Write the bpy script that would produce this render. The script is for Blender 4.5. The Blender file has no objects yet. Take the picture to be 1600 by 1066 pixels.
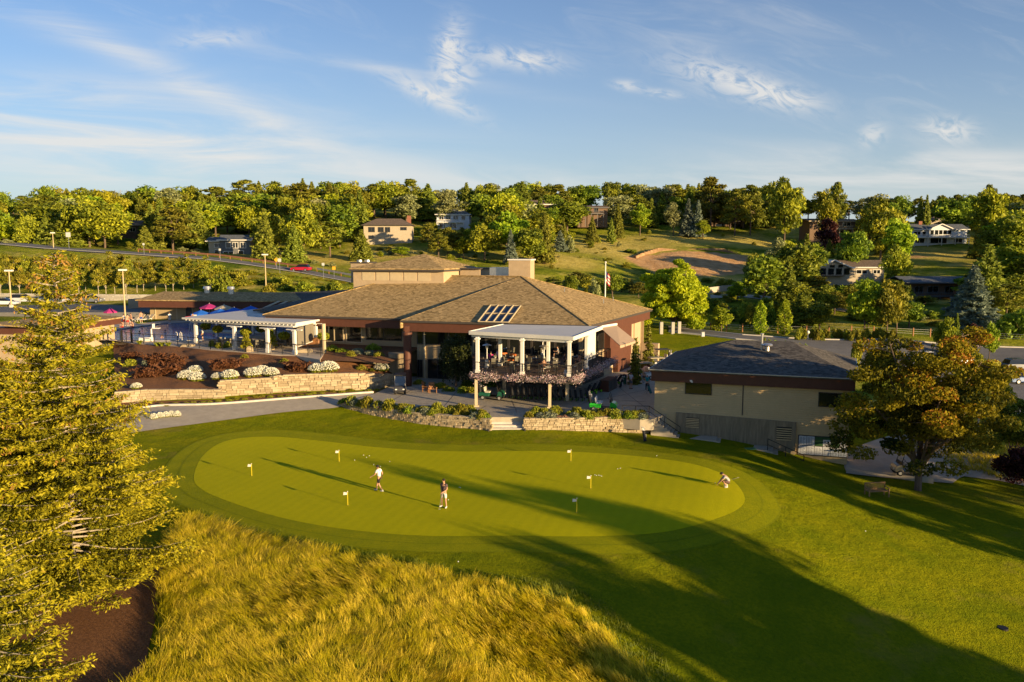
import bpy, bmesh, math, random
import numpy as np
from mathutils import Vector, Matrix
C = bpy.context.scene
COL = C.collection
R = math.radians
PI = math.pi
# ------------------------------------------------------------------ camera
F, CX, CY, CAMZ = 1244.0, 800.0, 533.0, 15.5
PT = math.atan2(147.0, F)
cam_d = bpy.data.cameras.new('camera'); cam = bpy.data.objects.new('camera', cam_d); COL.objects.link(cam)
cam_d.sensor_width = 36; cam_d.lens = F/1600*36; cam_d.clip_end = 8000; cam_d.clip_start = .3
cam.location = (0, 0, CAMZ); cam.rotation_euler = (PI/2-PT, 0, 0)
C.camera = cam
# ------------------------------------------------------------------ light
SUN_EL = R(7.6)
SUN_DIR = Vector((.78, -.63, 0)).normalized()          # horizontal direction towards the sun
sd = bpy.data.lights.new('sun', 'SUN'); sd.energy = 5.0; sd.angle = R(.5); sd.color = (1.0, .74, .40)
sun = bpy.data.objects.new('sun', sd); COL.objects.link(sun)
tosun = Vector((SUN_DIR.x*math.cos(SUN_EL), SUN_DIR.y*math.cos(SUN_EL), math.sin(SUN_EL)))
sun.rotation_euler = tosun.to_track_quat('Z', 'Y').to_euler()
C.view_settings.view_transform = 'Standard'; C.view_settings.look = 'None'
C.view_settings.exposure = 1.12; C.view_settings.gamma = 1.0
C.cycles.use_denoising = True
C.cycles.max_bounces = 6; C.cycles.transparent_max_bounces = 6
# ------------------------------------------------------------------ sky
W = bpy.data.worlds.new('World'); C.world = W; W.use_nodes = True
nt = W.node_tree; nt.nodes.clear()
def N(t, tree=None, **kw):
    n = (tree or nt).nodes.new(t)
    for k, v in kw.items(): setattr(n, k, v)
    return n
def LK(a, b, tree=None): (tree or nt).links.new(a, b)
def mth(op, a, b=None, c=None, tree=None, clamp=False):
    t = tree or nt
    n = t.nodes.new('ShaderNodeMath'); n.operation = op; n.use_clamp = clamp
    for i, v in enumerate((a, b, c)):
        if v is None: continue
        if isinstance(v, (int, float)): n.inputs[i].default_value = v
        else: t.links.new(v, n.inputs[i])
    return n.outputs[0]
out = N('ShaderNodeOutputWorld'); bg = N('ShaderNodeBackground'); bg.inputs[1].default_value = .075
sky = N('ShaderNodeTexSky', sky_type='NISHITA', sun_disc=False)
sky.sun_elevation = R(16); sky.sun_rotation = math.atan2(SUN_DIR.x, SUN_DIR.y)
sky.sun_elevation = SUN_EL
sky.altitude = 400; sky.air_density = 1.0; sky.dust_density = .6; sky.ozone_density = 2.0
tc = N('ShaderNodeTexCoord'); sp = N('ShaderNodeSeparateXYZ'); LK(tc.outputs['Generated'], sp.inputs[0])
ay = mth('MAXIMUM', mth('ABSOLUTE', sp.outputs[1]), .08)
qx = mth('DIVIDE', sp.outputs[0], ay); qz = mth('DIVIDE', sp.outputs[2], ay)
def noise2(sx, sz, rot, scale, detail=6, dist=1.0, rough=.55, off=0.):
    c_, s_ = math.cos(rot), math.sin(rot)
    u_ = mth('ADD', mth('MULTIPLY', qx, c_), mth('MULTIPLY', qz, s_))
    v_ = mth('ADD', mth('MULTIPLY', qx, -s_), mth('MULTIPLY', qz, c_))
    cb = N('ShaderNodeCombineXYZ'); LK(mth('MULTIPLY', u_, sx), cb.inputs[0]); LK(mth('MULTIPLY', v_, sz), cb.inputs[1]); cb.inputs[2].default_value = off
    n = N('ShaderNodeTexNoise'); n.inputs['Scale'].default_value = scale; n.inputs['Detail'].default_value = detail
    n.inputs['Distortion'].default_value = dist; n.inputs['Roughness'].default_value = rough
    LK(cb.outputs[0], n.inputs['Vector']); return n.outputs[0]
def ramp01(x, a, b): 
    n = N('ShaderNodeMapRange', interpolation_type='SMOOTHSTEP'); n.inputs[1].default_value = a; n.inputs[2].default_value = b
    LK(x, n.inputs[0]); return n.outputs[0]
def blob(u, v, w, h, rot=0., soft=1.0):
    """an elliptical patch of the sky round a direction"""
    x0, z0 = (u-800)/F, (386-v)/F
    dx = mth('SUBTRACT', qx, x0); dz = mth('SUBTRACT', qz, z0)
    c_, s_ = math.cos(rot), math.sin(rot)
    a = mth('DIVIDE', mth('ADD', mth('MULTIPLY', dx, c_), mth('MULTIPLY', dz, s_)), w/F)
    b = mth('DIVIDE', mth('ADD', mth('MULTIPLY', dx, -s_), mth('MULTIPLY', dz, c_)), h/F)
    r2 = mth('ADD', mth('MULTIPLY', a, a), mth('MULTIPLY', b, b))
    return mth('POWER', 2.718, mth('MULTIPLY', r2, -1.0*soft))
fine = noise2(2.2, 9., -.25, 3.2, 9, 1.2, .62)
wide = noise2(1.0, 3.2, -.12, 1.6, 5, .8, .5, 3.1)
thin = mth('MULTIPLY', ramp01(fine, .46, .74), ramp01(wide, .40, .66))
streak = ramp01(noise2(1.5, 11., -.08, 2.4, 8, .7, .6, 7.7), .30, .75)
wisp = ramp01(noise2(6.0, 12., -.3, 4.0, 8, 2.0, .6, 1.7), .30, .62)
parts_ = [mth('MULTIPLY', thin, .16)]
for (u, v, w, h, rot, k, tex) in [(150, 215, 330, 42, -.05, .95, streak), (40, 165, 260, 30, 0, .6, streak), (330, 240, 150, 22, -.1, .6, streak),
        (300, 275, 600, 26, 0, .45, streak), (1500, 262, 260, 24, -.04, .75, streak), (1300, 290, 400, 20, 0, .4, streak), (900, 290, 260, 16, 0, .45, streak),
        (706, 92, 18, 34, -.25, .95, wisp), (720, 132, 28, 14, .5, .6, wisp), (812, 104, 55, 12, -.1, .85, wisp), (680, 158, 58, 11, -.42, .9, wisp),
        (1140, 138, 90, 18, -.28, .8, wisp), (1210, 160, 50, 12, -.2, .55, wisp), (975, 143, 18, 6, -.1, .7, wisp), (1030, 155, 24, 5, -.1, .6, wisp),
        (1465, 208, 34, 14, -.1, .9, wisp), (1350, 216, 18, 14, .5, .6, wisp), (1020, 40, 110, 26, -.45, .35, streak), (1180, 40, 110, 22, -.3, .3, streak),
        (300, 135, 200, 16, -.45, .55, streak), (90, 50, 160, 16, -.3, .45, streak), (350, 75, 60, 10, .1, .4, wisp), (560, 110, 200, 9, -.16, .4, streak)]:
    parts_.append(mth('MULTIPLY', mth('MULTIPLY', blob(u, v, w*1.15, h*1.2, rot), tex), k))
acc = parts_[0]
for p_ in parts_[1:]: acc = mth('ADD', acc, p_)
dens = mth('MINIMUM', acc, .85)
up = mth('GREATER_THAN', sp.outputs[2], 0.)
dens = mth('MULTIPLY', dens, up)
# thin milky air that lies low over the horizon
milk = mth('MULTIPLY', mth('POWER', 2.718, mth('MULTIPLY', mth('MAXIMUM', qz, 0.), -6.0)), .86)
skm = N('ShaderNodeMixRGB'); skm.inputs[0].default_value = 1; skm.blend_type = 'MULTIPLY'
LK(sky.outputs[0], skm.inputs[1]); skm.inputs[2].default_value = (.70, .88, 1.20, 1)
mk = N('ShaderNodeMixRGB'); LK(milk, mk.inputs[0]); LK(skm.outputs[0], mk.inputs[1]); mk.inputs[2].default_value = (3.9, 4.3, 4.5, 1)
cl = N('ShaderNodeMixRGB'); LK(dens, cl.inputs[0]); LK(mk.outputs[0], cl.inputs[1]); cl.inputs[2].default_value = (5.0, 4.9, 4.7, 1)
LK(cl.outputs[0], bg.inputs[0]); LK(bg.outputs[0], out.inputs[0])
# ------------------------------------------------------------------ pixels to the calibrated ground
def ray(u, v):
    a = (u-CX)/F; b = (CY-v)/F
    return Vector((a, math.cos(PT)+b*math.sin(PT), -math.sin(PT)+b*math.cos(PT)))
def G(u, v, z):
    d = ray(u, v); t = (z-CAMZ)/d.z
    return Vector((d.x*t, d.y*t, z))
def D(u, v, Y):
    d = ray(u, v); t = Y/d.y
    return Vector((d.x*t, Y, CAMZ+d.z*t))
def onplane(u, v, p0, n):
    d = ray(u, v); o = Vector((0, 0, CAMZ)); t = (p0-o).dot(n)/d.dot(n)
    return o+d*t
# ------------------------------------------------------------------ materials
def newmat(name):
    m = bpy.data.materials.new(name); m.use_nodes = True; m.node_tree.nodes.clear()
    return m, m.node_tree
def mat(name, col, rough=.8, var=.18, scale=4., bump=0., bscale=None, metal=0., spec=.3, col2=None, emit=None, detail=5, alpha=None, trans=0., coat=0., stretch=None, perobj=0.):
    """Principled with a noise-mottled base colour and an optional noise bump, object space in metres"""
    m, t = newmat(name)
    o = N('ShaderNodeOutputMaterial', t); b = N('ShaderNodeBsdfPrincipled', t)
    b.inputs['Roughness'].default_value = rough; b.inputs['Metallic'].default_value = metal; b.inputs['Specular IOR Level'].default_value = spec
    if trans: b.inputs['Transmission Weight'].default_value = trans
    if coat: b.inputs['Coat Weight'].default_value = coat
    tc = N('ShaderNodeTexCoord', t); src = tc.outputs['Object']
    if stretch:
        mp = N('ShaderNodeMapping', t); mp.inputs['Scale'].default_value = stretch; LK(src, mp.inputs[0], t); src = mp.outputs[0]
    n = N('ShaderNodeTexNoise', t); n.inputs['Scale'].default_value = scale; n.inputs['Detail'].default_value = detail; n.inputs['Roughness'].default_value = .65
    LK(src, n.inputs['Vector'], t)
    mr = N('ShaderNodeMapRange', t); mr.inputs[1].default_value = .3; mr.inputs[2].default_value = .7; LK(n.outputs[0], mr.inputs[0], t)
    mx = N('ShaderNodeMixRGB', t); LK(mr.outputs[0], mx.inputs[0], t)
    c2 = col2 or tuple(min(1, c*(1+var)) for c in col); c1 = col if col2 else tuple(c*(1-var) for c in col)
    mx.inputs[1].default_value = (*c1, 1); mx.inputs[2].default_value = (*c2, 1)
    colo = mx.outputs[0]
    if perobj:
        oi = N('ShaderNodeObjectInfo', t); hv = N('ShaderNodeHueSaturation', t)
        LK(mth('ADD', mth('MULTIPLY', oi.outputs['Random'], perobj), 1-perobj/2, tree=t), hv.inputs['Value'], t); LK(colo, hv.inputs['Color'], t); colo = hv.outputs[0]
    LK(colo, b.inputs['Base Color'], t)
    if bump:
        n2 = N('ShaderNodeTexNoise', t); n2.inputs['Scale'].default_value = bscale or scale*6; n2.inputs['Detail'].default_value = 4; LK(src, n2.inputs['Vector'], t)
        bp = N('ShaderNodeBump', t); bp.inputs['Strength'].default_value = bump; bp.inputs['Distance'].default_value = .05
        LK(n2.outputs[0], bp.inputs['Height'], t); LK(bp.outputs[0], b.inputs['Normal'], t)
    if emit: b.inputs['Emission Color'].default_value = (*emit[0], 1); b.inputs['Emission Strength'].default_value = emit[1]
    LK(b.outputs[0], o.inputs[0], t)
    return m
def leafmat(name, dark, light, trans=.3, perobj=.35, hue=.04, tip=None, rough=.6):
    """leaves: colour from the per-face attribute 'v', a little from the object, thin enough to let light through"""
    m, t = newmat(name)
    o = N('ShaderNodeOutputMaterial', t); at = N('ShaderNodeAttribute', t, attribute_name='v')
    cr = N('ShaderNodeValToRGB', t); LK(at.outputs['Fac'], cr.inputs[0], t)
    cr.color_ramp.elements[0].color = (*dark, 1); cr.color_ramp.elements[1].color = (*light, 1)
    if tip:
        cr.color_ramp.elements[1].position = .72; e = cr.color_ramp.elements.new(.9); e.color = (*tip, 1)
    oi = N('ShaderNodeObjectInfo', t); hv = N('ShaderNodeHueSaturation', t)
    LK(mth('ADD', mth('MULTIPLY', oi.outputs['Random'], perobj, tree=t), 1-perobj/2, tree=t), hv.inputs['Value'], t)
    LK(mth('ADD', mth('MULTIPLY', oi.outputs['Random'], hue, tree=t), .5-hue/2, tree=t), hv.inputs['Hue'], t)
    LK(cr.outputs[0], hv.inputs['Color'], t)
    d = N('ShaderNodeBsdfPrincipled', t); d.inputs['Roughness'].default_value = rough; d.inputs['Specular IOR Level'].default_value = .25; LK(hv.outputs[0], d.inputs['Base Color'], t)
    tr = N('ShaderNodeBsdfTranslucent', t); LK(hv.outputs[0], tr.inputs[0], t)
    ms = N('ShaderNodeMixShader', t); ms.inputs[0].default_value = trans; LK(d.outputs[0], ms.inputs[1], t); LK(tr.outputs[0], ms.inputs[2], t)
    LK(ms.outputs[0], o.inputs[0], t)
    return m
# ------------------------------------------------------------------ mesh helpers
class MB:
    def __init__(s): s.v = []; s.f = []; s.m = []; s.a = []
    def add(s, vs, fs, mi=0, a=.5):
        k = len(s.v); s.v += [tuple(v) for v in vs]; s.f += [tuple(i+k for i in f) for f in fs]; s.m += [mi]*len(fs); s.a += [a]*len(fs); return s
    def box(s, c, d, rz=0., mi=0, a=.5, rx=0., ry=0., taper=1.):
        M = Matrix.Rotation(rz, 3, 'Z') @ Matrix.Rotation(ry, 3, 'Y') @ Matrix.Rotation(rx, 3, 'X'); c = Vector(c)
        vs = []
        for z in (-1, 1):
            for x, y in ((-1, -1), (1, -1), (1, 1), (-1, 1)):
                k = taper if z > 0 else 1
                vs.append(c + M @ Vector((x*d[0]/2*k, y*d[1]/2*k, z*d[2]/2)))
        return s.add(vs, [(3, 2, 1, 0), (4, 5, 6, 7), (0, 1, 5, 4), (1, 2, 6, 5), (2, 3, 7, 6), (3, 0, 4, 7)], mi, a)
    def beam(s, p, q, w, h, mi=0, a=.5):
        """box along p->q, w across, h up"""
        p, q = Vector(p), Vector(q); d = (q-p); L = d.length
        if L < 1e-6: return s
        d.normalize(); side = d.cross(Vector((0, 0, 1)))
        if side.length < 1e-3: side = Vector((1, 0, 0))
        side.normalize(); u = side.cross(d).normalized()
        vs = [x + side*sx*w/2 + u*su*h/2 for x in (p, q) for sx, su in ((-1, -1), (1, -1), (1, 1), (-1, 1))]
        return s.add(vs, [(3, 2, 1, 0), (4, 5, 6, 7), (0, 1, 5, 4), (1, 2, 6, 5), (2, 3, 7, 6), (3, 0, 4, 7)], mi, a)
    def tube(s, path, r, n=8, mi=0, a=.5, cap=True):
        path = [Vector(p) for p in path]; rs = r if isinstance(r, (list, tuple)) else [r]*len(path)
        k = len(s.v)
        for i, p in enumerate(path):
            d = (path[min(i+1, len(path)-1)]-path[max(i-1, 0)]).normalized()
            x = d.cross(Vector((0, .3, 1)));
            if x.length < 1e-3: x = Vector((1, 0, 0))
            x.normalize(); y = d.cross(x).normalized()
            for j in range(n):
                t = 2*PI*j/n; s.v.append(tuple(p+(x*math.cos(t)+y*math.sin(t))*rs[i]))
        for i in range(len(path)-1):
            for j in range(n):
                s.f.append((k+i*n+j, k+i*n+(j+1) % n, k+(i+1)*n+(j+1) % n, k+(i+1)*n+j)); s.m.append(mi); s.a.append(a)
        if cap:
            s.f.append(tuple(k+j for j in range(n))[::-1]); s.m.append(mi); s.a.append(a)
            e = k+(len(path)-1)*n; s.f.append(tuple(e+j for j in range(n))); s.m.append(mi); s.a.append(a)
        return s
    def ball(s, c, r, n=10, m=7, mi=0, a=.5, rz=0.):
        c = Vector(c); r = Vector(r) if not isinstance(r, (int, float)) else Vector((r, r, r)); k = len(s.v); M = Matrix.Rotation(rz, 3, 'Z')
        for i in range(m+1):
            ph = PI*i/m
            for j in range(n):
                t = 2*PI*j/n; s.v.append(tuple(c+M @ Vector((math.sin(ph)*math.cos(t)*r.x, math.sin(ph)*math.sin(t)*r.y, -math.cos(ph)*r.z))))
        for i in range(m):
            for j in range(n):
                s.f.append((k+i*n+j, k+i*n+(j+1) % n, k+(i+1)*n+(j+1) % n, k+(i+1)*n+j)); s.m.append(mi); s.a.append(a)
        return s
    def prism(s, poly, z0, z1, mi=0, a=.5):
        """vertical prism over a plan polygon; z0/z1 numbers or lists"""
        n = len(poly); k = len(s.v)
        # counter-clockwise
        ar = sum(poly[i][0]*poly[(i+1) % n][1]-poly[(i+1) % n][0]*poly[i][1] for i in range(n))
        zz0 = z0 if isinstance(z0, (list, tuple)) else [z0]*n; zz1 = z1 if isinstance(z1, (list, tuple)) else [z1]*n
        idx = range(n) if ar > 0 else range(n-1, -1, -1)
        P = [poly[i] for i in idx]; A = [zz0[i] for i in idx]; B = [zz1[i] for i in idx]
        vs = [(p[0], p[1], z) for p, z in zip(P, A)]+[(p[0], p[1], z) for p, z in zip(P, B)]
        fs = [tuple(range(n))[::-1], tuple(range(n, 2*n))]+[(i, (i+1) % n, n+(i+1) % n, n+i) for i in range(n)]
        return s.add(vs, fs, mi, a)
    def slab(s, pts, th, mi=0, a=.5):
        """a sloped polygon (3-D points) with thickness straight down"""
        n = len(pts); pts = [Vector(p) for p in pts]
        nrm = Vector((0, 0, 0))
        for i in range(n): nrm += (pts[i]-pts[0]).cross(pts[(i+1) % n]-pts[0])
        if nrm.z < 0: pts = pts[::-1]
        vs = pts+[p-Vector((0, 0, th)) for p in pts]
        fs = [tuple(range(n)), tuple(range(n, 2*n))[::-1]]+[((i+1) % n, i, n+i, n+(i+1) % n) for i in range(n)]
        return s.add(vs, fs, mi, a)
    def build(s, name, mats, parent=None, smooth=False, world=True, attr=False, bevel=0.):
        if not s.v: return None
        me = bpy.data.meshes.new(name); off = Vector((0, 0, 0))
        if parent is not None and world:
            off = parent.matrix_local.translation.copy() if parent.parent is None else Vector((0, 0, 0))
            q = parent
            off = Vector((0, 0, 0))
            while q is not None: off += q.location; q = q.parent
        vs = [(x-off.x, y-off.y, z-off.z) for x, y, z in s.v] if off.length else s.v
        me.from_pydata(vs, [], s.f)
        for m in (mats if isinstance(mats, (list, tuple)) else [mats]): me.materials.append(m)
        me.polygons.foreach_set('material_index', s.m)
        if attr:
            at = me.attributes.new('v', 'FLOAT', 'FACE'); at.data.foreach_set('value', s.a)
        if smooth: me.polygons.foreach_set('use_smooth', [True]*len(s.f))
        me.update()
        o = bpy.data.objects.new(name, me); COL.objects.link(o); o.parent = parent
        if bevel:
            b = o.modifiers.new('bevel', 'BEVEL'); b.width = bevel; b.segments = 1; b.limit_method = 'ANGLE'
        return o
def tag(o, label=None, cat=None, group=None, kind=None):
    if label: o['label'] = label
    if cat: o['category'] = cat
    if group: o['group'] = group
    if kind: o['kind'] = kind
    return o
def thing(name, label, cat, loc=(0, 0, 0), rz=0., group=None):
    o = bpy.data.objects.new(name, None); COL.objects.link(o); o.location = loc; o.rotation_euler = (0, 0, rz); o.empty_display_size = .2
    return tag(o, label, cat, group)
def copy_tree(o, parent=None):
    c = o.copy(); COL.objects.link(c); c.parent = parent
    for ch in list(o.children): copy_tree(ch, c)
    return c
def place(first, used, loc, rz=0., sc=1., label=None, group=None):
    """first call moves the built thing, later calls copy it with its parts"""
    o = first if not used else copy_tree(first)
    o.location = loc; o.rotation_euler = (0, 0, rz); o.scale = (sc, sc, sc) if isinstance(sc, (int, float)) else sc
    if label: o['label'] = label
    if group: o['group'] = group
    return o
def npmesh(name, verts, faces, mats, attr=None, smooth=False, mi=None):
    """fast mesh from numpy arrays; faces (M,k)"""
    me = bpy.data.meshes.new(name); nv, (nf, k) = len(verts), faces.shape
    me.vertices.add(nv); me.vertices.foreach_set('co', np.ascontiguousarray(verts, dtype=np.float32).ravel())
    me.loops.add(nf*k); me.loops.foreach_set('vertex_index', np.ascontiguousarray(faces, dtype=np.int32).ravel())
    me.polygons.add(nf); me.polygons.foreach_set('loop_start', np.arange(0, nf*k, k, dtype=np.int32)); me.polygons.foreach_set('loop_total', np.full(nf, k, dtype=np.int32))
    for m in (mats if isinstance(mats, (list, tuple)) else [mats]): me.materials.append(m)
    if mi is not None: me.polygons.foreach_set('material_index', np.asarray(mi, dtype=np.int32))
    if attr is not None:
        at = me.attributes.new('v', 'FLOAT', 'FACE'); at.data.foreach_set('value', np.asarray(attr, dtype=np.float32))
    if smooth: me.polygons.foreach_set('use_smooth', np.ones(nf, dtype=bool))
    me.update(calc_edges=True); return me
def meshobj(name, me, parent=None, loc=(0, 0, 0)):
    o = bpy.data.objects.new(name, me); COL.objects.link(o); o.parent = parent; o.location = loc; return o
def v2(p): return Vector((p[0], p[1]))
def lerp(a, b, t): return a+(b-a)*t
# ================================================================== GROUND
ctrl = []
def c_uvz(*rows):
    for u, v, z in rows: ctrl.append(tuple(G(u, v, z)))
def c_xyz(*rows):
    for r in rows: ctrl.append(r)
def c_uvY(*rows):
    for u, v, Y in rows: ctrl.append(tuple(D(u, v, Y)))
c_uvz((300, 720, 0), (330, 690, .05), (500, 700, 0), (700, 690, 0), (900, 700, 0), (1100, 720, 0), (1160, 780, -.1), (1000, 790, 0), (800, 760, 0), (600, 770, 0), (450, 780, 0),
      (400, 810, 0), (550, 835, 0), (700, 838, 0), (850, 838, 0), (1000, 830, -.05), (1100, 805, -.1), (340, 770, 0), (300, 745, 0), (1040, 740, 0),
      (600, 1066, -.5), (300, 1000, -.4), (120, 970, -.5), (250, 880, -.2), (900, 960, -.6), (800, 900, -.2), (0, 900, -.6), (1000, 1060, -1.4),
      (1200, 900, -1.0), (1300, 1000, -2.2), (1600, 1040, -3.3), (1600, 890, -3.0), (1400, 850, -1.9), (1250, 800, -.9), (1220, 745, -.7), (1400, 780, -2.1), (1600, 800, -3.0),
      (1500, 780, -2.6), (1560, 770, -2.8), (1280, 745, -1.7), (1160, 710, -.7), (1080, 690, -.45), (1010, 680, -.35), (900, 680, 0), (700, 680, 0), (600, 668, 0.15), (530, 642, .6),
      (430, 655, .35), (300, 665, .3), (240, 655, .6), (180, 650, .7), (380, 640, .75), (500, 628, 1.0), (560, 615, 1.15),
      (345, 622, 1.2), (230, 627, 1.0), (440, 614, 1.35), (560, 610, 1.25))
c_xyz((0, -60, -3), (-50, 0, -2), (60, 0, -7), (60, 30, -5.5), (-80, 60, .5), (90, 60, -5), (-60, 40, -.5), (-45, 70, .8),
      (-12, 85, 1.0), (0, 72, 1.0), (0, 90, 1.0), (12, 74, .9), (12, 90, .9), (18, 95, .9), (-25, 90, 2.6), (-35, 92, 3.2), (-45, 94, 3.3), (-60, 95, 3.4), (-40, 110, 3.7), (-60, 120, 3.7), (-20, 110, 3.6), (-80, 110, 4.0),
      (-60, 140, 4.9), (-90, 140, 5.0), (-20, 130, 4.4), (-80, 150, 5.1), (-50, 150, 5.2), (-110, 130, 5),
      (20, 72, -.2), (28, 64, -2.15), (34, 66, -2.15), (45, 62, -2.6), (55, 75, -3.0), (40, 85, -2.3), (30, 80, -1.0), (24, 82, .3))
c_uvz((1110, 540, 1.6), (1180, 532, 1.2), (1060, 530, 1.7), (1240, 545, .6), (1320, 560, -.2), (1300, 530, .8), (1390, 530, .9), (1500, 560, -1.0), (1590, 585, -1.8), (1560, 650, -2.4), (1590, 630, -2.2), (1540, 600, -1.6), (1600, 530, 0.5))
# ground behind the club: garden terraces, then the hillside
c_uvY((1050, 500, 150), (1150, 500, 150), (1200, 480, 165), (1100, 478, 165), (1000, 470, 160), (1130, 455, 190), (1330, 500, 150), (1450, 500, 150), (1540, 510, 140), (1590, 470, 165),
      (900, 455, 190), (1000, 440, 215), (1080, 432, 232), (1150, 430, 235), (1080, 408, 250), (1000, 412, 250), (1060, 388, 268), (1160, 392, 268), (980, 395, 262), (900, 405, 240), (850, 420, 215),
      (1000, 370, 295), (1100, 362, 305), (900, 366, 300), (1200, 370, 300), (1250, 380, 290), (1280, 445, 216), (1380, 442, 218), (1330, 438, 222), (1240, 430, 235), (1200, 450, 200), (1400, 462, 190), (1540, 466, 185), (1460, 470, 180),
      (1450, 400, 255), (1520, 398, 262), (1460, 380, 288), (1400, 385, 285), (1520, 380, 290), (1590, 385, 270), (1590, 420, 225), (1470, 425, 225),
      (700, 400, 235), (760, 410, 225), (650, 385, 245), (608, 380, 255), (560, 395, 240), (710, 357, 300), (540, 425, 205), (700, 430, 195), (500, 405, 225), (430, 400, 228), (640, 415, 215))
c_xyz((-80, 330, 30), (0, 330, 29.5), (60, 335, 28.5), (110, 330, 26.5), (160, 330, 25), (230, 320, 23), (300, 330, 22),
      (-60, 400, 35), (50, 400, 34), (150, 400, 28), (250, 400, 26), (-150, 340, 27), (-200, 340, 26.5), (-260, 360, 29), (-330, 380, 32), (-250, 420, 36), (-150, 420, 34),
      (0, 600, 32), (300, 600, 28), (-300, 600, 32), (0, 1500, 25), (1000, 1500, 15), (-1000, 1500, 25), (700, 600, 22), (-700, 600, 30), (500, 200, 8), (400, 0, -5), (-500, 0, 5), (-450, 250, 22), (-300, 150, 10), (200, 60, -6), (0, -200, -5), (300, -200, -10), (-300, -200, 0))
# the road on the left and its bank
ROADY = 198.
road_l = [D(u, v, Y) for u, v, Y in ((-160, 368, 215), (0, 381, 208), (90, 389, 204), (200, 396, 200), (330, 405, 195), (400, 414, 192), (480, 426, 188), (545, 438, 183), (610, 452, 176), (660, 462, 168))]
for p in road_l: ctrl.append(tuple(p)); ctrl.append((p.x, p.y-6.5, p.z-.1)); ctrl.append((p.x, p.y+6, p.z+.2))
c_uvY((0, 400, 232), (100, 384, 240), (200, 388, 236), (300, 392, 238), (60, 366, 262), (200, 366, 270), (330, 384, 260), (380, 388, 250))
for u, v, Y in ((205, 459, 158), (100, 455, 160), (330, 455, 155), (0, 452, 165), (430, 452, 155)): ctrl.append(tuple(D(u, v, Y)))
CT = np.array(ctrl, float)
# drop near-duplicates
keep = []
for i, p in enumerate(CT):
    if all(np.hypot(*(CT[j][:2]-p[:2])) > 1.2 for j in keep): keep.append(i)
CT = CT[keep]
def _phi(r2): return -np.sqrt(r2+9.)
_A = _phi(((CT[:, None, :2]-CT[None, :, :2])**2).sum(-1)); n_ = len(CT)
_M = np.zeros((n_+3, n_+3)); _M[:n_, :n_] = _A + np.eye(n_)*.35; _M[:n_, n_] = 1; _M[:n_, n_+1:] = CT[:, :2]/100; _M[n_, :n_] = 1; _M[n_+1:, :n_] = CT[:, :2].T/100
_w = np.linalg.solve(_M, np.concatenate([CT[:, 2], [0, 0, 0]]))
def h_raw(X, Y):
    X = np.asarray(X, float).ravel(); Y = np.asarray(Y, float).ravel(); o = np.empty(len(X))
    for s in range(0, len(X), 4000):
        x, y = X[s:s+4000], Y[s:s+4000]
        o[s:s+4000] = _phi((x[:, None]-CT[None, :, 0])**2+(y[:, None]-CT[None, :, 1])**2) @ _w[:n_] + _w[n_]+_w[n_+1]*x/100+_w[n_+2]*y/100
    return o
def axis(lo, hi, a, b, fine, grow=1.07, cap=90):
    mid = list(np.arange(a, b+1e-6, fine)); L = []; s = fine; x = a
    while x > lo: s = min(s*grow, cap); x -= s; L.append(x)
    Rr = []; s = fine; x = b
    while x < hi: s = min(s*grow, cap); x += s; Rr.append(x)
    return np.array(L[::-1]+mid+Rr)
AX = axis(-1800, 1800, -45, 45, .9, 1.045); AY = axis(-250, 3200, 24, 120, .9, 1.03)
GX, GY = np.meshgrid(AX, AY)
HZ = h_raw(GX, GY).reshape(GX.shape)
far = np.clip((GY-480)/300, 0, 1); HZ = HZ*(1-far)+far*np.minimum(HZ, 31)
rs = np.random.RandomState(3)
# small unevenness away from the mown lawn
def fbm(X, Y, s, seed):
    r = np.random.RandomState(seed); o = np.zeros_like(X)
    for k in range(7):
        a = r.rand()*6.28; f = (1.8**(k/1.5))/s; o += np.sin((X*np.cos(a)+Y*np.sin(a))*f+r.rand()*6.28)/(1+k*.5)
    return o/3
HZ += fbm(GX, GY, 9., 5)*np.clip((GY-190)/60, 0, 1)*.7
LOWG = .4                       # the ground sheet lies a little under what is laid on it
def H(x, y):
    i = int(np.clip(np.searchsorted(AX, x)-1, 0, len(AX)-2)); j = int(np.clip(np.searchsorted(AY, y)-1, 0, len(AY)-2))
    t = (x-AX[i])/(AX[i+1]-AX[i]); s = (y-AY[j])/(AY[j+1]-AY[j])
    return float((HZ[j, i]*(1-t)+HZ[j, i+1]*t)*(1-s)+(HZ[j+1, i]*(1-t)+HZ[j+1, i+1]*t)*s)
def HV(X, Y):
    i = np.clip(np.searchsorted(AX, X)-1, 0, len(AX)-2); j = np.clip(np.searchsorted(AY, Y)-1, 0, len(AY)-2)
    t = (X-AX[i])/(AX[i+1]-AX[i]); s = (Y-AY[j])/(AY[j+1]-AY[j])
    return (HZ[j, i]*(1-t)+HZ[j, i+1]*t)*(1-s)+(HZ[j+1, i]*(1-t)+HZ[j+1, i+1]*t)*s
def GP(u, v, z0=0., it=12):
    """pixel to the ground surface"""
    z = z0
    for _ in range(it):
        p = G(u, v, min(z, CAMZ-.3)) if v > 388 else D(u, v, 200); z = .5*z+.5*H(p.x, p.y)
    p = G(u, v, z); return Vector((p.x, p.y, H(p.x, p.y)))
def inpoly(X, Y, poly):
    X = np.asarray(X); Y = np.asarray(Y); c = np.zeros(X.shape, bool); n = len(poly)
    for i in range(n):
        x1, y1 = poly[i][0], poly[i][1]; x2, y2 = poly[(i+1) % n][0], poly[(i+1) % n][1]
        if y1 == y2: continue
        cond = ((y1 > Y) != (y2 > Y)) & (X < (x2-x1)*(Y-y1)/(y2-y1)+x1); c ^= cond
    return c
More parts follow.
